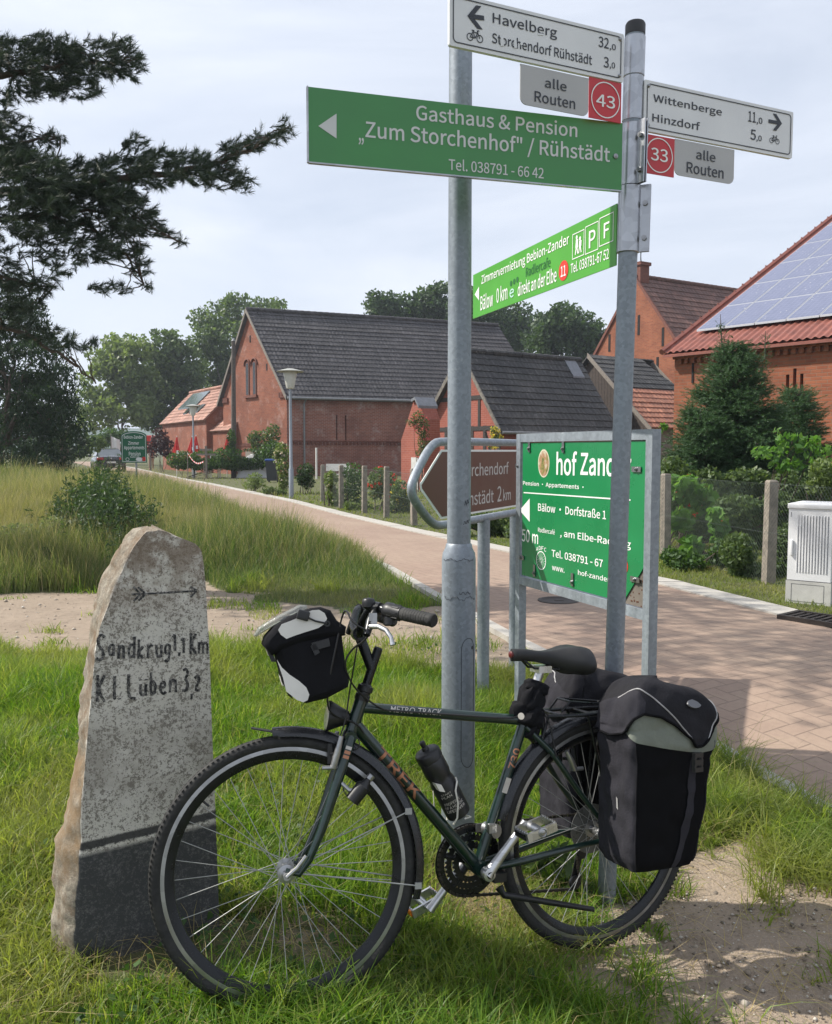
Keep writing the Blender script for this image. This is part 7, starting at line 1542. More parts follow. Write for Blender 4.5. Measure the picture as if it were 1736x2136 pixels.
# ------------------------------------------------------------------ panniers
PANF = simple('pannier_grey_cloth', (.026, .025, .031), .85, 0, 22, .25, 150, .5, .003, Specular_IOR_Level=.2); PANB = simple('pannier_black_mesh', (.006, .006, .007), .9, 0, 22, .2, 520, .4, .001, Specular_IOR_Level=.08)
PANL = simple('pannier_lid_cloth', (.015, .0145, .018), .82, 0, 16, .3, 150, .5, .003, Specular_IOR_Level=.2); OLIVE = simple('olive_collar', (.15, .165, .135), .75, 0, 14, .18, 90, .5, .003); PIPE = simple('grey_piping', (.34, .33, .33), .5, 0, 30, .1)
def pannier(sg, label):
    w0, w1 = .072, .245
    fB = BP(1322, 1815, w1); fT = BP(1325, 1520, w1); rB_ = BP(1455, 1808, w1); rT_ = BP(1492, 1545, w1); zb_, zt_ = min(fB[1], rB_[1]) + .004, BP(1400, 1425, .16)[1]
    s_f = lambda h: fB[0] + (fT[0] - fB[0]) * (h - fB[1]) / (fT[1] - fB[1]); s_r = lambda h: rB_[0] + (rT_[0] - rB_[0]) * (h - rB_[1]) / (rT_[1] - rB_[1])
    H = zt_ - zb_; hs = zt_ - .115
    pn = thing('pannier', label, 'pannier', T((fB[0] + rB_[0]) / 2, (w0 + w1) / 2 * sg, zb_), 'panniers on the bicycle')
    def env(a, v, off=0.0):
        """surface of the packed bag; a goes round (0 outside rear .. ), v from floor to crown"""
        vv = min(v, .74) / .74; h = zb_ + (hs - zb_) * vv; dome = max(0, (v - .74) / .26)
        f, r_ = s_f(min(h, hs)), s_r(min(h, hs)); cs, hsx = (f + r_) / 2, (f - r_) / 2; cw_, hw = (w0 + w1) / 2, (w1 - w0) / 2
        pinch = 1 - .10 * (1 - min(1, vv / .06)) ; bul = 1 + .03 * math.sin(vv * math.pi) + (.05 if .78 < vv else 0) * math.sin(min(1, (vv - .78) / .22) * math.pi) if vv > 0 else 1
        sc = math.cos(dome * math.pi / 2) ** .62 if dome > 0 else 1; sc = max(sc, .02)
        dq = math.degrees(a) % 360; sx_ = [(45, 1, 0), (135, 0, 1), (225, -1, 0), (315, 0, -1), (405, 1, 0)]; dd = dq if dq >= 45 else dq + 360
        if dd < 135: x, y = 1 - (dd - 45) / 45, 1
        elif dd < 225: x, y = -1, 1 - (dd - 135) / 45
        elif dd < 315: x, y = -1 + (dd - 225) / 45, -1
        else: x, y = 1, -1 + (dd - 315) / 45
        rr2 = (abs(x) ** 9 + abs(y) ** 9) ** (-1 / 9); x *= rr2; y *= rr2; c = x
        wrk = .009 * ((float(vnoise(a * 3, v * 9, 1.3, 61 + sg)) - .5) * (1 if v < .74 else 1.8) + .55 * (float(vnoise(a * 6, v * 26 + a * 3, 1.2, 66 + sg)) - .5))
        hh = h + .115 * math.sin(dome * math.pi / 2) * (1 + .12 * c)
        nx, ny = x * (hsx * pinch * bul * sc) , y * (hw * pinch * bul * sc)
        L__ = math.hypot(nx, ny) + 1e-6
        return T(cs + nx * (1 + (off + wrk) / max(L__, .05)), sg * (cw_ + ny * (1 + (off + wrk) / max(L__, .05))), hh + off * math.sin(dome * math.pi / 2) * .9)
    NA, NVv = 96, 46
    def patch(name, mat, d0, d1, lo, hi, off, parent, n=34):
        """cloth on the bag between the angles d0 and d1, from the line lo up to the line hi"""
        na = max(4, int(abs(d1 - d0) / 3)); m = MB()
        def fn(u, k): d = d0 + (d1 - d0) * u; a, b = lo(d), hi(d); return env(math.radians(d), a + (b - a) * k, off)
        m.grid(fn, na + 1, n); return m.build(name, mat, parent, angle=75)
    itp = lambda xs, ys: (lambda d: float(np.interp((d + 60) % 360 - 60, xs, ys)))
    skirt = itp([-60, -30, 0, 25, 42, 55, 72, 88, 100, 107, 115, 124, 138, 155, 180, 230, 300], [.70, .70, .69, .715, .775, .795, .785, .745, .685, .635, .635, .70, .78, .80, .76, .70, .70])
    collar = itp([-60, 10, 14, 30, 47, 70, 100, 118, 135, 160, 200, 240, 300], [.77, .77, .755, .715, .68, .65, .615, .60, .615, .65, .68, .70, .77])
    const = lambda v: (lambda d: v)
    bd_ = patch('body', PANB, 46, 304, const(0.0), const(.76), 0, pn)
    patch('front_panel', PANF, -56, 46, const(0.0), const(.76), .0, bd_)
    patch('collar', OLIVE, 12, 205, lambda d: collar(d), const(.93), .004, pn)
    ld2 = patch('lid', PANL, -60, 300, skirt, const(1.0), .012, pn)
    patch('lid_flank', PANF, -42, 56, lambda d: skirt(d) + .004, lambda d: float(np.interp(d, [-42, 10, 30, 45, 56], [.80, .86, .89, .88, .84])), .0135, ld2)
    m = MB(); m.add([env(2 * math.pi * i / NA, 0) for i in range(NA)], [tuple(range(NA))]); m.build('base', PANB, bd_)
    m = MB()
    m.tube([env(math.radians(d), skirt(d) + .003, .0125) for d in np.linspace(-58, 298, 200)], .0042, 6); m.build('binding', PANB, ld2)
    for q in ([(0, .84), (20, .875), (38, .90), (52, .885), (68, .85), (84, .79), (97, .72), (104, .66)], [(170, .90), (158, .91), (146, .88), (133, .79), (122, .70), (118, .66)]):
        m = MB(); pts = smooth_path(q, 3); m.tube([env(math.radians(a), b, .0125) for a, b in pts], .0022, 6); m.build('piping', PIPE, ld2)
    m = MB(); c0_ = env(math.radians(109), .835, .013); n0 = (env(math.radians(109), .835, .03) - c0_).normalized(); e0 = (env(math.radians(113), .835, .013) - env(math.radians(105), .835, .013)).normalized(); e1 = n0.cross(e0)
    ring = [c0_ + e0 * .030 * math.cos(q) + e1 * .014 * math.sin(q) for q in np.linspace(0, 2 * math.pi, 24, endpoint=False)]; m.prism(ring, n0 * .004); m.build('badge', simple('grey_badge', (.12, .12, .13), .4), ld2)
    m = MB(); text_on(m, 'TOURING', lambda u, v: c0_ + n0 * .0048 + e0 * u + (e1 if e1.dot(UU) > 0 else -e1) * v, .021 * (1 if e0.dot(F_) > 0 else 1) * (1 if False else -1), .021, -.004, .004, .01) if False else None
    m = MB(); vs = []
    for k in range(40):
        v = .60 * (1 - k / 39) + .005
        for dd_ in (-4.5, 4.5): vs.append(env(math.radians(111 + dd_ - 9 * (k / 39) ** 3), v, .004))
    m.add(vs, [(2 * k, 2 * k + 1, 2 * k + 3, 2 * k + 2) for k in range(39)], 0, True); m.build('strap', PANF, pn)
    m = MB(); c1 = env(math.radians(111), .555, .012); n1_ = (env(math.radians(111), .555, .03) - c1).normalized(); e0 = (env(math.radians(115), .555, .012) - env(math.radians(107), .555, .012)).normalized(); e1 = n1_.cross(e0)
    for dy_ in (-.026, .0, .026): m.box(c1 + e1 * dy_, e0 * .015, n1_ * .005, e1 * (.008 if dy_ else .010) )
    for dx_ in (-.012, .012): m.box(c1 + e0 * dx_, e0 * .003, n1_ * .004, e1 * .03)
    m.build('buckle', BLK, pn)
    for d_ in (46, 134):
        m = MB(); m.tube([env(math.radians(d_), .02 + .64 * k / 40, .0015) for k in range(41)], .0024, 5); m.build('seam', PANL, bd_)
    if sg > 0:
        for (d, v) in ((8, .34),):
            m = MB(); q = [env(math.radians(d + a), v + b, .0018) for a, b in ((-1.5, .03), (1.5, .02), (1.5, -.04), (-1.5, -.03))]; m.add(q, [(0, 1, 2, 3)])
            m.build('reflective_tab', PIPE, bd_)
    return pn
pannier(1, 'grey and black pannier on the near side of the rear wheel')
pannier(-1, 'black topped pannier on the far side of the rear wheel, behind the saddle')
# ------------------------------------------------------------------ things along the road and beyond it
def gat(px, Y): p = W(px, 940, Y); return V((p.x, p.y, float(gz(p.x, p.y))))
def gpt(px, py):
    p = G(px, py, 0.0)
    for _ in range(3): p = G(px, py, float(gz(p.x, p.y)))
    return p
CONCP = simple('fence_concrete', (.23, .20, .165), .9, 0, 12, .3, 60, .5, .006)
WIRE = simple('fence_wire', (.075, .095, .085), .7, 0, 10, .1)
def fence(name, label, pts, hgt, skip=(), r_=.0022, cell=.06, thick=.055):
    """concrete posts and chain link between them; pts are the feet"""
    fn_ = thing(name, label, 'fence', pts[0])
    for i, p in enumerate(pts):
        if i in skip: continue
        m = MB(); d = (pts[min(i + 1, len(pts) - 1)] - pts[max(i - 1, 0)]); d.z = 0; d.normalize(); e = V((-d.y, d.x, 0)); ln_ = V((random.gauss(0, .012), random.gauss(0, .012), 0)); h = hgt * random.uniform(.97, 1.05)
        q = [p + d * a * thick + e * b * thick - V((0, 0, .2)) for a, b in ((-1, -1), (1, -1), (1, 1), (-1, 1))]; t1 = [p + ln_ + d * a * thick * .92 + e * b * thick * .92 + V((0, 0, h - .02)) for a, b in ((-1, -1), (1, -1), (1, 1), (-1, 1))]
        m.hexa(q + t1); t2 = [p + ln_ + d * a * thick * .7 + e * b * thick * .7 + V((0, 0, h)) for a, b in ((-1, -1), (1, -1), (1, 1), (-1, 1))]; m.hexa([x + V((0, 0, .0005)) for x in t1] + t2); m.build('post', CONCP, fn_)
    vs, fs = [], []
    def wire(a, b, r__):
        d = (b - a).normalized(); u = d.orthogonal().normalized(); w = d.cross(u); k = len(vs)
        for p in (a, b):
            for q in range(3): vs.append(tuple(p + (u * math.cos(q * 2.0944) + w * math.sin(q * 2.0944)) * r__))
        for q in range(3): fs.append((k + q, k + (q + 1) % 3, k + 3 + (q + 1) % 3, k + 3 + q))
    for a, b in zip(pts, pts[1:]):
        L = (b - a).length; d = (b - a) / L; e = V((-d.y, d.x, 0)).normalized() * -(thick + .004); H = hgt - .08; P_ = lambda l, z: a + d * l + e + V((0, 0, z + .04 + .015 * math.sin(l * 2.2)))
        for z in (0.0, H * .5, H): wire(P_(0, z), P_(L, z), r_ * 1.3)
        n = int((L + H) / cell)
        for k in range(n):
            for s in (1, -1):
                l0 = k * cell - H; z0, z1 = 0, H; x0, x1 = l0, l0 + H
                if x0 < 0: z0 = -x0; x0 = 0
                if x1 > L: z1 = H - (x1 - L); x1 = L
                if z1 - z0 > .03: wire(P_(x0, z0), P_(x1, z1), r_) if s > 0 else wire(P_(L - x0, z0), P_(L - x1, z1), r_)
    m = MB(); m.add(vs, fs); m.build('wire_mesh', WIRE, fn_); return fn_
fence('garden_fence', 'garden fence of short concrete posts and wire left of the lamp column', [gpt(673, 1047), gpt(712, 1061), gpt(760, 1070), gpt(806, 1080), gpt(864, 1097), gpt(935, 1108)], 1.06, (5,), .0014, .10)
fence('garden_fence', 'garden fence with two rough concrete posts and wire beside the grey cabinet', [gpt(1120, 1122), gpt(1388, 1158), gpt(1603, 1217), gpt(1900, 1300)], 1.14, (0, 3), .0009, .055)
# -- grey cable cabinet
CAB = simple('cabinet_grey', (.70, .70, .70), .55, 0, 5, .05); CABD = simple('cabinet_seam', (.10, .10, .105), .7, 0, 5, .1)
cbp = gpt(1638, 1256); cu = V((.93, .12, 0)).normalized(); cv = V((-cu.y, cu.x, 0)); ch_ = .93; cwid = .40; cdep = .55
cab = thing('cable_cabinet', 'pale grey cable cabinet on its concrete foot at the right edge', 'cabinet', cbp)
# front faces left and towards the road, its right side runs along the fence
cA = cbp; fr_d = V((.80, -.60, 0)).normalized(); sd_d = V((.60, .80, 0)).normalized()
def cb(a, b, z): return cA + fr_d * a + sd_d * b + V((0, 0, z))
m = MB(); m.hexa([cb(0, 0, -.1), cb(cwid, 0, -.1), cb(cwid, cdep, -.1), cb(0, cdep, -.1), cb(0, 0, .215), cb(cwid, 0, .215), cb(cwid, cdep, .215), cb(0, cdep, .215)]); m.build('base', simple('cabinet_foot', (.47, .46, .43), .8, 0, 6, .15, 60, .2, .003), cab)
m = MB(); i = .008; m.hexa([cb(i, i, .222), cb(cwid - i, i, .222), cb(cwid - i, cdep - i, .222), cb(i, cdep - i, .222), cb(i, i, .90), cb(cwid - i, i, .90), cb(cwid - i, cdep - i, .90), cb(i, cdep - i, .90)]); bodyc = m.build('body', CAB, cab)
m = MB(); m.bbox(cb(cwid / 2, cdep / 2, .925), fr_d * (cwid / 2 + .004), sd_d * (cdep / 2 + .004), (0, 0, .026), .012); m.build('lid', CAB, cab)
fo = -sd_d; fo = V((fr_d.y, -fr_d.x, 0)); fo = fo if fo.dot(CAM - cA) > 0 else -fo
m = MB()
for k in range(11): a = .09 + k * .026; z1 = .84 - (.10 if k < 2 else 0) + random.uniform(-.01, .01); z0 = .30; m.box(cb(a, i, (z0 + z1) / 2) + fo * .003, fr_d * .0045, fo * .003, (0, 0, (z1 - z0) / 2))
m.build('ribs', CAB, bodyc)
m = MB()
for k in range(11): a = .09 + k * .026 + .010; m.box(cb(a, i, .57) + fo * .0006, fr_d * .0032, fo * .0006, (0, 0, .27))
m.build('grooves', simple('groove_grey', (.30, .30, .31), .7), bodyc)
m = MB(); m.bbox(cb(.045, i, .53) + fo * .012, fr_d * .012, fo * .012, (0, 0, .075), .006); m.build('handle', CAB, cab)
m = MB(); m.box(cb(cwid / 2, i, .218) + fo * .004, fr_d * cwid / 2, fo * .002, (0, 0, .0025)); m.box(cb(.03, i, .845) + fo * .001, fr_d * .002, fo * .001, (0, 0, .022)); m.build('seam', CABD, cab)
m = MB()
for (a0, a1, z0, z1) in ((.05, .34, .185, .188), (.05, .34, .02, .023), (.05, .053, .02, .188), (.337, .34, .02, .188)): m.box(cb((a0 + a1) / 2, 0, (z0 + z1) / 2) + fo * .001, fr_d * (a1 - a0) / 2, fo * .001, (0, 0, (z1 - z0) / 2))
m.build('foot_seam', CABD, cab)
# -- street lamps
LAMPW = simple('lamp_opal', (.55, .55, .50), .4, 0, 12, .08)
def street_lamp(p, h, label):
    t_ = thing('street_lamp', label, 'street lamp', p, 'street lamps along the path'); m = MB(); m.lathe(p, (0, 0, 1), [(-.1, .075), (.9, .072), (.93, .05), (h - .62, .044)], 14); m.build('pole', GALV, t_)
    m = MB(); m.lathe(p + V((0, 0, h - .64)), (0, 0, 1), [(0, .05), (.02, .11), (.05, .12), (.48, .21), (.50, .20)], 20); m.build('lamp_shade', LAMPW, t_)
    m = MB(); m.lathe(p + V((0, 0, h - .14)), (0, 0, 1), [(0, .20), (.004, .40), (.02, .41), (.06, .26), (.10, .10), (.11, 0)], 24); m.build('lamp_roof', simple('lamp_roof_grey', (.33, .33, .30), .5, 0, 12, .1), t_); return t_
lp = gpt(608, 1041); hl_ = W(608, 766, lp.y).z - lp.z
street_lamp(lp, hl_, 'tall street lamp with a bucket shaped shade in front of the barn corner')
lp2 = gat(404, 46); street_lamp(lp2, W(404, 842, 46).z - lp2.z, 'street lamp with a bucket shaped shade before the low house')
# -- tarred pole
p = gat(487, 46.0); up = thing('utility_pole', 'bare weathered wooden pole at the left edge of the barn gable', 'pole', p); m = MB(); top = W(487, 712, 46.0); m.tube([p - V((0, 0, .2)), top], [.15, .10], 10); m.build('pole', simple('pole_wood', (.10, .085, .075), .9, 0, 10, .3, 40, .4, .01), up); m = MB(); m.lathe(top, (0, 0, 1), [(0, .11), (.03, .12), (.16, .0)], 10); m.build('cap', ZINC, up)
# -- shrubs and plants
def bush(name, label, cat, ells, Y, dep, n_, size, mat, stems=True, group=None, asp=.55, flowers=None, droop=None):
    E = pxell(ells, Y, dep); c0 = E[0][0]; b = V((c0[0], c0[1], float(gz(c0[0], c0[1])))); t_ = thing(name, label, cat, b, group); P = []
    vol = [r[0] * r[2] for c, r in E]; tot = sum(vol)
    for (c, r), v in zip(E, vol):
        q = in_ell(max(8, int(n_ * v / tot)), c, r, .2); lump = np.stack([vnoise(q[:, 0] * 1.0 + q[:, 1] * .7, q[:, 2], 3.2 / max(r), 71)], 1)[:, 0]; q = q[lump > .26]; P.append(q)
    P = np.concatenate(P); P[:, 2] = np.maximum(P[:, 2], gz(P[:, 0], P[:, 1]) + .02)
    crown('foliage', P, U(len(P), size * .6, size * 1.35), mat, t_, asp, droop)
    if stems:
        m = MB()
        for _ in range(6):
            e = V(P[random.randrange(len(P))]); m.tube(wob(b + V((random.gauss(0, .08), random.gauss(0, .08), -.05)), e, 3, .08), [.018, .013, .009, .005], 5)
        m.build('stem', BARK, t_)
    if flowers:
        mt, nf, fs = flowers; q = P[rng.choice(len(P), nf)]; d = q - np.mean(P, 0); d /= np.linalg.norm(d, axis=1)[:, None]; vw = np.array(CAM) - q; vw /= np.linalg.norm(vw, axis=1)[:, None]; q = q + (d * .6 + vw * .4) * fs * 1.2; q = np.repeat(q, 6, 0) + rng.normal(size=(nf * 6, 3)) * fs * .35; v, s_, l = cards(q, U(len(q), fs * .7, fs * 1.2), .8); np_mesh('blossoms', v, s_, l, mt, t_)
    return t_
REDF = leafmat('red_petal', [(.45, .03, .02), (.6, .06, .03), (.5, .02, .04)], .5, .25); PINKF = leafmat('pink_petal', [(.55, .10, .14), (.6, .2, .2), (.5, .06, .08)], .5, .25); YELF = leafmat('yellow_petal', [(.6, .45, .04), (.65, .55, .1)], .5, .25); WHF = leafmat('white_petal', [(.6, .55, .5), (.55, .42, .45)], .5, .25); ORF = leafmat('orange_petal', [(.65, .12, .03), (.7, .2, .05)], .5, .25)
bush('hedge', 'long clipped dark green hedge in front of the red parasols', 'hedge', [(380, 960, 34, 20), (430, 960, 40, 22), (475, 957, 44, 24), (525, 958, 44, 24), (570, 948, 32, 30), (410, 968, 60, 14), (500, 968, 60, 14)], 45.5, .9, 9500, .14, L_HEDGE)
bush('tall_shrub', 'climbing shrub against the foot of the barn gable', 'shrub', [(548, 925, 24, 28), (570, 905, 16, 22), (530, 915, 14, 18), (560, 945, 28, 20)], 47, .6, 2200, .15, L_MID)
bush('ivy_shrub', 'ivy climbing round the wooden pole', 'shrub', [(483, 920, 10, 26), (480, 940, 13, 16)], 45.8, .3, 700, .13, L_HEDGE)
bush('purple_shrub', 'dark purple shrub beside the low house', 'shrub', [(335, 915, 20, 24), (348, 935, 18, 22), (320, 935, 16, 20)], 56, 1.0, 1900, .17, L_PURPLE)
bush('trained_shrub', 'narrow flowering shrub climbing right behind the street lamp', 'shrub', [(588, 945, 16, 22), (590, 975, 14, 24), (592, 1005, 12, 22), (580, 955, 12, 14)], 29, .3, 2000, .09, L_LIGHT, flowers=(WHF, 50, .05))
bush('round_shrub', 'dark green round shrub behind the first fence posts', 'shrub', [(638, 985, 20, 20), (642, 1005, 16, 16), (632, 1000, 18, 14)], 29, .4, 1700, .085, L_DARK)
bush('low_shrub', 'small yellow green shrub at the road edge left of the lamp', 'shrub', [(532, 1000, 18, 16), (526, 1012, 20, 10), (545, 1008, 14, 10)], 31, .4, 1100, .10, L_LIGHT, asp=.3)
bush('low_shrub', 'flat low shrub at the foot of the street lamp', 'shrub', [(575, 1026, 26, 9), (560, 1022, 14, 8)], 28, .35, 900, .07, L_MID)
for i, (px, lab, e, fl) in enumerate(((735, 'leafy garden bush behind the second fence post, tallest in the bed', [(735, 985, 24, 22), (745, 1010, 24, 26), (725, 1030, 20, 26), (750, 1045, 16, 20)], None), (690, 'loose green plants between the first two fence posts', [(690, 1000, 16, 18), (692, 1030, 14, 22), (700, 1045, 10, 14)], (WHF, 14, .04)), (785, 'rose bush with red blooms behind the fourth fence post', [(790, 995, 22, 20), (785, 1020, 20, 22), (812, 1010, 20, 26)], (REDF, 34, .06)), (835, 'tangle of leafy stems with yellow flowers near the brown sign', [(835, 1025, 20, 26), (848, 1050, 18, 24), (825, 1055, 18, 24)], (YELF, 22, .05)), (770, 'low weeds filling the foot of the fence', [(760, 1060, 18, 14), (800, 1068, 20, 16), (730, 1055, 14, 10)], None))):
    bush('garden_plant', lab, 'plant', e, 22.5 - .01 * (px - 690) * 1.6, .5, 1600, .085, (L_HEDGE, L_LIGHT, L_MID, L_MID, L_LIGHT)[i], group='plants behind the garden fence', flowers=fl)
bush('climbing_rose', 'climbing rose covered in red blooms on the small brick annex', 'rose', [(880, 890, 16, 22), (872, 870, 14, 14), (885, 920, 14, 24), (880, 945, 14, 18), (860, 880, 14, 10)], 30.3, .3, 1700, .075, L_MID, flowers=(PINKF, 90, .06))
bush('yellow_shrub', 'yellow blossoming shrub at the corner of the half timbered shed', 'shrub', [(1032, 905, 10, 16), (1030, 925, 12, 14), (1040, 915, 10, 12)], 32.5, .3, 800, .08, L_LIGHT, flowers=(YELF, 80, .06))
bush('hedge', 'leafy hedge filling the gap between the brown sign and the green board', 'hedge', [(1040, 1095, 30, 28), (1075, 1110, 25, 22), (1010, 1085, 26, 24), (965, 1085, 30, 22)], 14.5, .5, 3000, .075, L_MID)
bush('bean_plant', 'tall runner beans with red blossoms climbing the wire by the left rough post', 'bean plants', [(1425, 1015, 30, 30), (1440, 1055, 26, 32), (1420, 1090, 24, 26), (1470, 1040, 22, 30)], 12.1, .3, 620, .13, L_BEAN, asp=.8, flowers=(REDF, 16, .035))
bush('bean_plant', 'shorter beans in the middle of the wire between the rough posts', 'bean plants', [(1500, 1105, 18, 34), (1490, 1075, 14, 18), (1440, 1140, 26, 24)], 11.2, .3, 380, .12, L_BEAN, asp=.8, flowers=(ORF, 8, .035))
bush('ground_plants', 'dense leafy ground plants along the foot of the right fence', 'plants', [(1430, 1175, 40, 26), (1490, 1180, 40, 30), (1545, 1195, 40, 30), (1590, 1205, 30, 26), (1520, 1150, 40, 26), (1400, 1160, 22, 20)], 10.6, .5, 5200, .065, L_HEDGE)
bush('ground_plants', 'low leafy plants round the foot of the right rough post', 'plants', [(1560, 1195, 40, 26), (1625, 1190, 34, 40), (1590, 1225, 30, 18), (1540, 1150, 40, 40), (1640, 1140, 30, 50)], 9.9, .35, 5200, .06, L_MID)
bush('garden_growth', 'mixed leafy growth behind the wire of the right fence', 'plants', [(1400, 1040, 30, 50), (1540, 1070, 60, 40), (1620, 1060, 40, 36), (1690, 1040, 40, 30), (1560, 1120, 60, 30), (1450, 1100, 50, 40), (1640, 1110, 40, 40)], 12.8, .5, 9000, .085, L_MID)
bush('back_shrub', 'dark shrubs closing the garden under the spruce', 'shrub', [(1400, 1000, 40, 50), (1470, 1010, 40, 40), (1560, 1010, 60, 36), (1650, 1020, 50, 40), (1720, 1040, 40, 50), (1500, 1060, 70, 40), (1620, 1080, 70, 40)], 14.2, .5, 9000, .09, L_MID)
bush('fruit_branch', 'yellow green fruit tree spray in front of the spruce at the right edge', 'tree', [(1600, 945, 34, 14), (1650, 925, 30, 20), (1690, 930, 26, 26), (1640, 970, 40, 16), (1625, 905, 10, 14), (1715, 960, 24, 34)], 12.6, .4, 520, .12, L_BEAN, asp=.45, droop=(0, 0, -.5))
bush('light_shrub', 'pale green shrub at the right edge above the cabinet', 'shrub', [(1715, 985, 26, 30), (1730, 1010, 26, 30), (1700, 1015, 18, 18)], 12.2, .4, 1300, .07, L_LIGHT)
bush('vine', 'thin creeper on top of the green board corner', 'vine', [(1370, 905, 14, 10), (1385, 890, 10, 8), (1365, 935, 10, 22)], 16, .2, 220, .10, L_BEAN)
nt = thing('nettle_clump', 'dark upright nettle clump in the meadow behind the milestone', 'nettles', gat(205, 10.9)); Pn, Sn = [], MB()
for _ in range(330):
    px, Y = random.gauss(205, 55), 10.9 + random.gauss(0, .6); b = gat(px, Y); h = max(.35, .88 - abs(px - 215) / 230 + random.gauss(0, .14)); tp = b + V((random.gauss(0, .06), random.gauss(0, .06), h)); Sn.tube([b, b.lerp(tp, .5), tp], [.005, .004, .002], 4)
    for k in range(46): f = .1 + .9 * random.random() ** .8; q = b.lerp(tp, f); r_ = .085 * (1.1 - f * .75); a = random.uniform(0, 6.283); Pn.append((q.x + r_ * math.cos(a), q.y + r_ * math.sin(a), q.z))
Sn.build('stem', L_MID, nt); Pn = np.array(Pn); crown('foliage', Pn, U(len(Pn), .035, .085), L_DARK, nt, .3, (0, 0, -.4))
bush('pale_weeds', 'pale grey green weeds at the left edge of the meadow', 'weeds', [(40, 1120, 50, 30), (90, 1135, 40, 30), (30, 1160, 40, 24), (110, 1100, 24, 26)], 10.0, .5, 3200, .055, leafmat('pale_weed', [(.11, .15, .075), (.15, .19, .10), (.19, .22, .12)], .6, .3), asp=.35)
bush('track_shrub', 'dark bushes at the far end of the meadow beside the car', 'shrub', [(150, 945, 34, 16), (110, 955, 30, 14), (175, 935, 18, 14), (60, 965, 40, 16), (200, 925, 22, 18)], 50, 1.2, 2600, .2, L_MID)
bush('far_shrub', 'bushes behind the car under the pale tree', 'shrub', [(210, 920, 30, 14), (260, 915, 30, 16), (235, 905, 26, 12), (300, 925, 20, 14)], 70, 1.5, 2600, .26, L_HEDGE)
bush('dock_plant', 'broad leaved dock plant growing behind the spokes of the rear wheel', 'plant', [(1170, 1790, 30, 18), (1190, 1840, 26, 16), (1215, 1870, 24, 14), (1130, 1800, 16, 12)], 2.85, .12, 120, .075, L_MID, asp=.4, stems=False)
# -- wheelie bin
bp_ = gpt(569, 1006); bn = thing('wheelie_bin', 'dark wheelie bin with a blue lid on the lawn', 'bin', bp_); DK = simple('bin_plastic', (.035, .038, .045), .5, 0, 8, .1)
m = MB(); b0_ = [(-.22, -.25), (.22, -.25), (.22, .25), (-.22, .25)]; m.hexa([bp_ + V((x, y, .08)) for x, y in b0_] + [bp_ + V((x * 1.25, y * 1.25, .98)) for x, y in b0_]); m.build('body', DK, bn)
m = MB(); m.bbox(bp_ + V((0, 0, 1.02)), (.30, 0, 0), (0, .34, 0), (0, 0, .05), .03); m.build('lid', simple('blue_lid', (.03, .08, .30), .45), bn)
for s_ in (-1, 1): m = MB(); m.lathe(bp_ + V((.20 * s_ - .03, .22, .1)), (1, 0, 0), [(0, .1), (.06, .1)], 14); m.build('wheel', BLK, bn)
# -- parasols, table, tarp, post and tape
CLOTH = simple('red_parasol', (.55, .03, .025), .7, 0, 4, .15)
for px, py0, py1, lab in ((368, 912, 955, 'closed red parasol farthest left behind the hedge'), (400, 912, 945, 'closed red parasol just right of the middle of the hedge, leaning left'), (408, 910, 942, 'closed red parasol touching its leaning neighbour'), (473, 913, 952, 'closed red parasol next to the wooden pole')):
    Yp = 47.2 + (.8 if px == 408 else 0); p = gat(px, Yp); top = W(px + 1, py0, Yp); bot = W(px - 1, py1, Yp); t_ = thing('parasol', lab, 'parasol', p, 'closed red parasols'); m = MB(); m.tube([p, top + V((0, 0, .08))], .022, 8); m.build('pole', simple('parasol_pole', (.6, .6, .6), .4), t_)
    m = MB(); H = (top - bot).length
    def fn(u, v): a = 2 * math.pi * u; r_ = (.03 + .20 * v ** 1.15) * (1 + .25 * math.sin(a * 7)) * (1 - .25 * (v > .96)); q = top.lerp(bot, v); return q + V((r_ * math.cos(a), r_ * math.sin(a), 0))
    m.grid(fn, 42, 14, 0, True, True); m.build('canopy', CLOTH, t_)
    m = MB(); a = top.lerp(bot, .72); m.box(a + V((.13, -.17, 0)), (.06, 0, 0), (0, .01, 0), (0, 0, .09)); m.build('print', S_PALE, t_)
p = gat(530, 46.3); t_ = thing('tarp', 'pale grey tarpaulin over a stack behind the hedge', 'tarp', p); m = MB()
def fn(u, v): x, y = (u - .5) * 1.7, (v - .5) * 1.4; h = 1.25 * min(1, 3 * u, 3 * (1 - u)) ** .6 * min(1, 3 * v, 3 * (1 - v)) ** .6; return p + V((x, y, h * (1 + .05 * math.sin(9 * u + 4 * v)) + .02))
m.grid(fn, 20, 16); m.build('sheet', simple('tarp_cloth', (.50, .50, .50), .6, 0, 5, .1), t_)
p = gat(430, 45.0); t_ = thing('wooden_stand', 'slim wooden stand with two cross boards in front of the hedge', 'stand', p); m = MB(); m.box(p + V((0, 0, .85)), (.05, 0, 0), (0, .05, 0), (0, 0, .85)); m.build('post', GREYW, t_)
for z, w_ in ((1.25, .5), (1.5, .32)): m = MB(); m.box(p + V((0, -.06, z)), (w_, 0, 0), (0, .02, 0), (0, 0, .05)); m.build('cross_board', GREYW, t_)
p = gat(447, 46.6); t_ = thing('garden_chair', 'white garden chair behind the hedge', 'chair', p); m = MB()
for x in (-.25, .25):
    m.box(p + V((x, .2, .65)), (.03, 0, 0), (0, .03, 0), (0, 0, .65)); m.box(p + V((x, -.25, .25)), (.03, 0, 0), (0, .03, 0), (0, 0, .25))
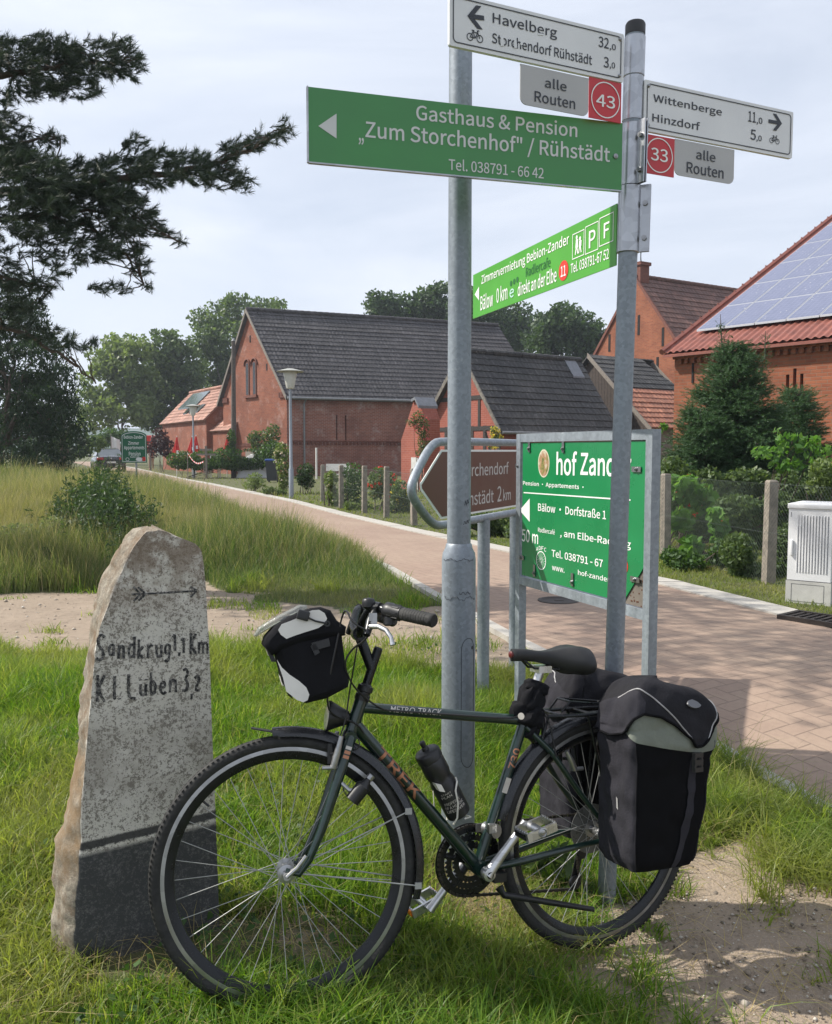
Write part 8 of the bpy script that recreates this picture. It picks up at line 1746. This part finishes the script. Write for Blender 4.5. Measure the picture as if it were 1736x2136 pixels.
m.build('frame', WHITEP, t_); m = MB(); m.box(p + V((0, 0, .48)), (.26, 0, 0), (0, .25, 0), (0, 0, .025)); m.build('seat', WHITEP, t_); m = MB(); m.box(p + V((0, .2, 1.22)), (.22, 0, 0), (0, .02, 0), (0, 0, .05)); m.box(p + V((0, .2, .8)), (.22, 0, 0), (0, .02, 0), (0, 0, .03)); m.build('backrest', WHITEP, t_)
pa_, pb_ = gat(391, 43.0), gat(425, 42); t_ = thing('barrier_tape', 'sagging red and white tape between two thin sticks before the hedge', 'tape', pa_)
for q, hh_ in ((pa_, 1.35), (pb_, .95)): m = MB(); m.tube([q, q + V((0, 0, hh_))], .025, 6); m.build('stick', GREYW, t_)
m = MB(); pts = [(pa_ + V((0, 0, 1.3))).lerp(pb_ + V((0, 0, .9)), k / 16) - V((0, 0, .28 * math.sin(math.pi * k / 16))) for k in range(17)]
for k in range(16): a, b = pts[k], pts[k + 1]; m.add([a, b, b + V((0, 0, .07)), a + V((0, 0, .07))], [(0, 1, 2, 3)], k % 2)
m.build('tape', [WHITEP, CLOTH], t_)
p = gat(712, 46.5 if False else 33.5); p = gat(704, 36); t_ = thing('garden_bench', 'small white garden bench before the long barn wall', 'bench', p); m = MB(); m.box(p + V((0, 0, .45)), (.5, 0, 0), (0, .2, 0), (0, 0, .03)); m.build('seat', WHITEP, t_); m = MB(); m.box(p + V((0, .2, .75)), (.5, 0, 0), (0, .025, 0), (0, 0, .15)); m.build('backrest', WHITEP, t_)
for x in (-.42, .42):
    m = MB(); m.box(p + V((x, 0, .22)), (.03, 0, 0), (0, .18, 0), (0, 0, .22)); m.build('leg', WHITEP, t_)
# garden stakes before the barn wall
p = gat(660, 44); t_ = thing('garden_stake', 'short white stake against the barn wall', 'stake', p); m = MB(); m.tube([p, p + V((0, 0, 1.6))], .05, 8); m.build('pole', WHITEP, t_)
p = gat(840, 38); t_ = thing('garden_cross', 'thin dark wooden cross pole before the barn window', 'pole', p); m = MB(); m.tube([p, p + V((0, 0, 2.0))], .03, 6); m.tube([p + V((-.2, 0, 1.75)), p + V((.2, 0, 1.72))], .022, 6); m.build('pole', DARKW, t_)
# red board and white flag beside the car
p = gat(313, 60); t_ = thing('red_board', 'plain red notice board behind the person', 'sign', p); m = MB(); m.box(p + V((0, .06, 1.2)), (.05, 0, 0), (0, .04, 0), (0, 0, 1.2)); m.build('post', GREYW, t_); m = MB(); m.bbox(W(313, 921, 60), (.36, 0, 0), (0, .03, 0), (0, 0, .42), .02); m.build('panel', CLOTH, t_)
p = gat(233, 62); t_ = thing('flag', 'limp white flag on a short pole behind the car', 'flag', p); m = MB(); m.tube([p, W(231, 905, 62)], .03, 6); m.build('pole', GREYW, t_); m = MB(); a = W(231, 907, 62)
def fn(u, v): return a + V((.62 * u, .08 * math.sin(u * 7), -.1 - .95 * v - .25 * u * (1 - v)))
m.grid(fn, 10, 6); q = MB(); m.build('cloth', simple('flag_cloth', (.62, .62, .62), .8), t_)
# -- car seen from behind
Yc = 54.0; cp0 = gat(224, Yc); hd = V((-.42, .907, 0)).normalized(); rt = V((hd.y, -hd.x, 0))
car = thing('parked_car', 'dark saloon car seen from behind on the path at the left', 'car', cp0, None)
CARP = simple('car_paint', (.018, .020, .028), .25, .3, 10, .1, Coat_Weight=.8, Coat_Roughness=.05)
def cr_(f, s, z): return cp0 + hd * f + rt * s + V((0, 0, z))
secs = [(-2.30, .70, .42, .70, .80), (-2.26, .80, .36, .82, .95), (-2.10, .87, .30, .88, 1.02), (-1.5, .90, .26, .90, 1.06), (-.6, .91, .25, .90, 1.0), (.8, .91, .25, .88, .98), (1.5, .89, .27, .86, .93), (2.1, .82, .32, .74, .82), (2.3, .68, .42, .60, .66)]
m = MB(); N = 20; vs = []
for f, hw, z0, zm, zt in secs:
    for k in range(N):
        a = 2 * math.pi * k / N; c, s = math.cos(a), math.sin(a); x = hw * math.copysign(abs(c) ** .42, c); zc_ = (z0 + zt) / 2; z = zc_ + (zt - z0) / 2 * math.copysign(abs(s) ** .55, s); vs.append(cr_(f, x, z))
m.add(vs, [(i * N + k, i * N + (k + 1) % N, (i + 1) * N + (k + 1) % N, (i + 1) * N + k) for i in range(len(secs) - 1) for k in range(N)], 0, True); m.add(vs[:N], [tuple(range(N))]); m.add(vs[-N:], [tuple(range(N))]); m.build('body', CARP, car, angle=50)
cb_ = [(-1.75, .70, 1.02), (-1.05, .60, 1.40), (-.3, .585, 1.46), (.3, .59, 1.43), (1.1, .70, .98)]; m = MB(); vs = []
for f, hw, z in cb_:
    for x, zz_ in ((-hw - .06 * (z < 1.2), z - .0), (-hw * .82, z + .035), (0, z + .05), (hw * .82, z + .035), (hw + .06 * (z < 1.2), z)): vs.append(cr_(f, x, zz_))
m.add(vs[5:20], [(i * 5 + k, i * 5 + k + 1, (i + 1) * 5 + k + 1, (i + 1) * 5 + k) for i in range(2) for k in range(4)], 0, True); m.build('roof', CARP, car, angle=50)
CG = simple('car_glass', (.10, .115, .13), .08, 0, 3, .1)
m = MB(); m.add([cr_(-1.74, -.72, 1.03), cr_(-1.74, .72, 1.03), cr_(-1.06, .60, 1.41), cr_(-1.06, -.60, 1.41)], [(0, 1, 2, 3)]); m.build('rear_window', CG, car)
m = MB(); m.add([cr_(1.1, -.72, .97), cr_(1.1, .72, .97), cr_(.31, .59, 1.43), cr_(.31, -.59, 1.43)], [(0, 1, 2, 3)]); m.build('windscreen', CG, car)
for s_ in (-1, 1):
    m = MB(); m.add([cr_(-1.70, .80 * s_, 1.02), cr_(1.05, .80 * s_, .97), cr_(.32, .61 * s_, 1.42), cr_(-.3, .605 * s_, 1.45), cr_(-1.04, .62 * s_, 1.39)], [(0, 1, 2, 3, 4)]); m.build('side_window', CG, car)
    m = MB(); m.bbox(cr_(-2.255, .62 * s_, .83), rt * .19, hd * .05, (0, 0, .075), .03); m.build('tail_light', REDR, car)
    m = MB(); m.bbox(cr_(.75, .98 * s_, 1.0), rt * .10, hd * .05, (0, 0, .07), .03); m.build('wing_mirror', CARP, car)
    for f in (-1.42, 1.42):
        m = MB(); m.lathe(cr_(f, .70 * s_, .32), rt * s_, [(0, .30), (.02, .32), (.18, .32), (.20, .29)], 24); w_ = m.build('wheel', RUB, car); m = MB(); m.lathe(cr_(f, .905 * s_, .32), rt * s_, [(0, .20), (.004, .20), (.006, .05), (.006, 0)], 18); m.build('rim', ALUD, w_)
m = MB(); m.box(cr_(-2.31, 0, .62), rt * .26, hd * .008, (0, 0, .058)); m.build('number_plate', S_PALE, car)
m = MB(); m.bbox(cr_(-2.28, 0, .48), rt * .80, hd * .06, (0, 0, .10), .04); m.build('bumper', simple('bumper_plastic', (.02, .02, .022), .5), car)
m = MB(); m.lathe(cr_(-2.305, 0, .86), -hd, [(0, .045), (.01, .045), (.012, 0)], 14); m.build('badge', ALU, car)
# -- person far down the path
Yq = 62.0; pp = gat(315, Yq)
def skinned(name, nodes, edges, mat, parent, root=0, sub=2):
    me = bpy.data.meshes.new(name); off = root_loc(parent) if parent else V((0, 0, 0)); me.from_pydata([tuple(V(n_[0]) - off) for n_ in nodes], edges, []); o = link_mesh(name, me, mat, parent); sk = o.modifiers.new('skin', 'SKIN'); d = me.skin_vertices[0].data
    for i, n_ in enumerate(nodes): d[i].radius = (n_[1], n_[1] * (n_[2] if len(n_) > 2 else 1)); d[i].use_root = i == root
    ss = o.modifiers.new('sub', 'SUBSURF'); ss.levels = sub; ss.render_levels = sub; return o
SKIN = simple('skin', (.45, .24, .17), .5, 0, 20, .08)
per = thing('person', 'person in an orange red shirt and beige trousers standing near the far sign', 'person', pp); q = lambda x, y, z: pp + V((x, y, z))
skinned('body', [(q(0, 0, .95), .12, .8), (q(0, 0, 1.2), .12, .75), (q(0, 0, 1.40), .13, .6), (q(0, 0, 1.50), .055), (q(0, -.01, 1.60), .085, 1.1), (q(0, -.01, 1.72), .07), (q(.10, 0, .86), .085), (q(.11, 0, .48), .06), (q(.12, .02, .09), .04), (q(.13, -.1, .04), .035), (q(-.10, 0, .86), .085), (q(-.12, .0, .48), .06), (q(-.13, .04, .09), .04), (q(-.14, -.08, .04), .035), (q(.21, 0, 1.38), .05), (q(.30, .0, 1.12), .04), (q(.22, -.16, .95), .03), (q(.19, -.20, .90), .03), (q(-.21, 0, 1.38), .05), (q(-.32, -.04, 1.12), .04), (q(-.18, -.20, 1.22), .03), (q(-.14, -.22, 1.25), .03)],
        [(0, 1), (1, 2), (2, 3), (3, 4), (4, 5), (0, 6), (6, 7), (7, 8), (8, 9), (0, 10), (10, 11), (11, 12), (12, 13), (2, 14), (14, 15), (15, 16), (16, 17), (2, 18), (18, 19), (19, 20), (20, 21)], SKIN, per)
skinned('shirt', [(q(0, 0, .92), .15, .8), (q(0, 0, 1.2), .145, .75), (q(0, 0, 1.40), .15, .65), (q(.22, 0, 1.38), .07), (q(.28, 0, 1.2), .06), (q(-.22, 0, 1.38), .07), (q(-.29, -.02, 1.2), .06)], [(0, 1), (1, 2), (2, 3), (3, 4), (2, 5), (5, 6)], simple('orange_shirt', (.60, .14, .07), .85), per)
skinned('trousers', [(q(0, 0, .92), .145, .8), (q(.10, 0, .84), .10), (q(.11, 0, .48), .075), (q(.12, .02, .14), .06), (q(-.10, 0, .84), .10), (q(-.12, 0, .48), .075), (q(-.13, .04, .14), .06)], [(0, 1), (1, 2), (2, 3), (0, 4), (4, 5), (5, 6)], simple('beige_trousers', (.36, .25, .17), .9), per)
skinned('hair', [(q(0, .02, 1.69), .085), (q(0, .03, 1.75), .06)], [(0, 1)], simple('hair', (.10, .07, .05), .8), per)

# ------------------------------------------------------------------ the air
m = MB(); m.abox((-960, -75, -4), (960, 1260, 34))
hz = NT('haze_air'); pv = hz.n('ShaderNodeVolumePrincipled', {'Color': (.80, .87, .98), 'Density': .00065, 'Anisotropy': .35}); hz.t.links.new(pv.outputs[0], hz.out.inputs['Volume'])
setp(m.build('haze', hz.mat), kind='stuff')
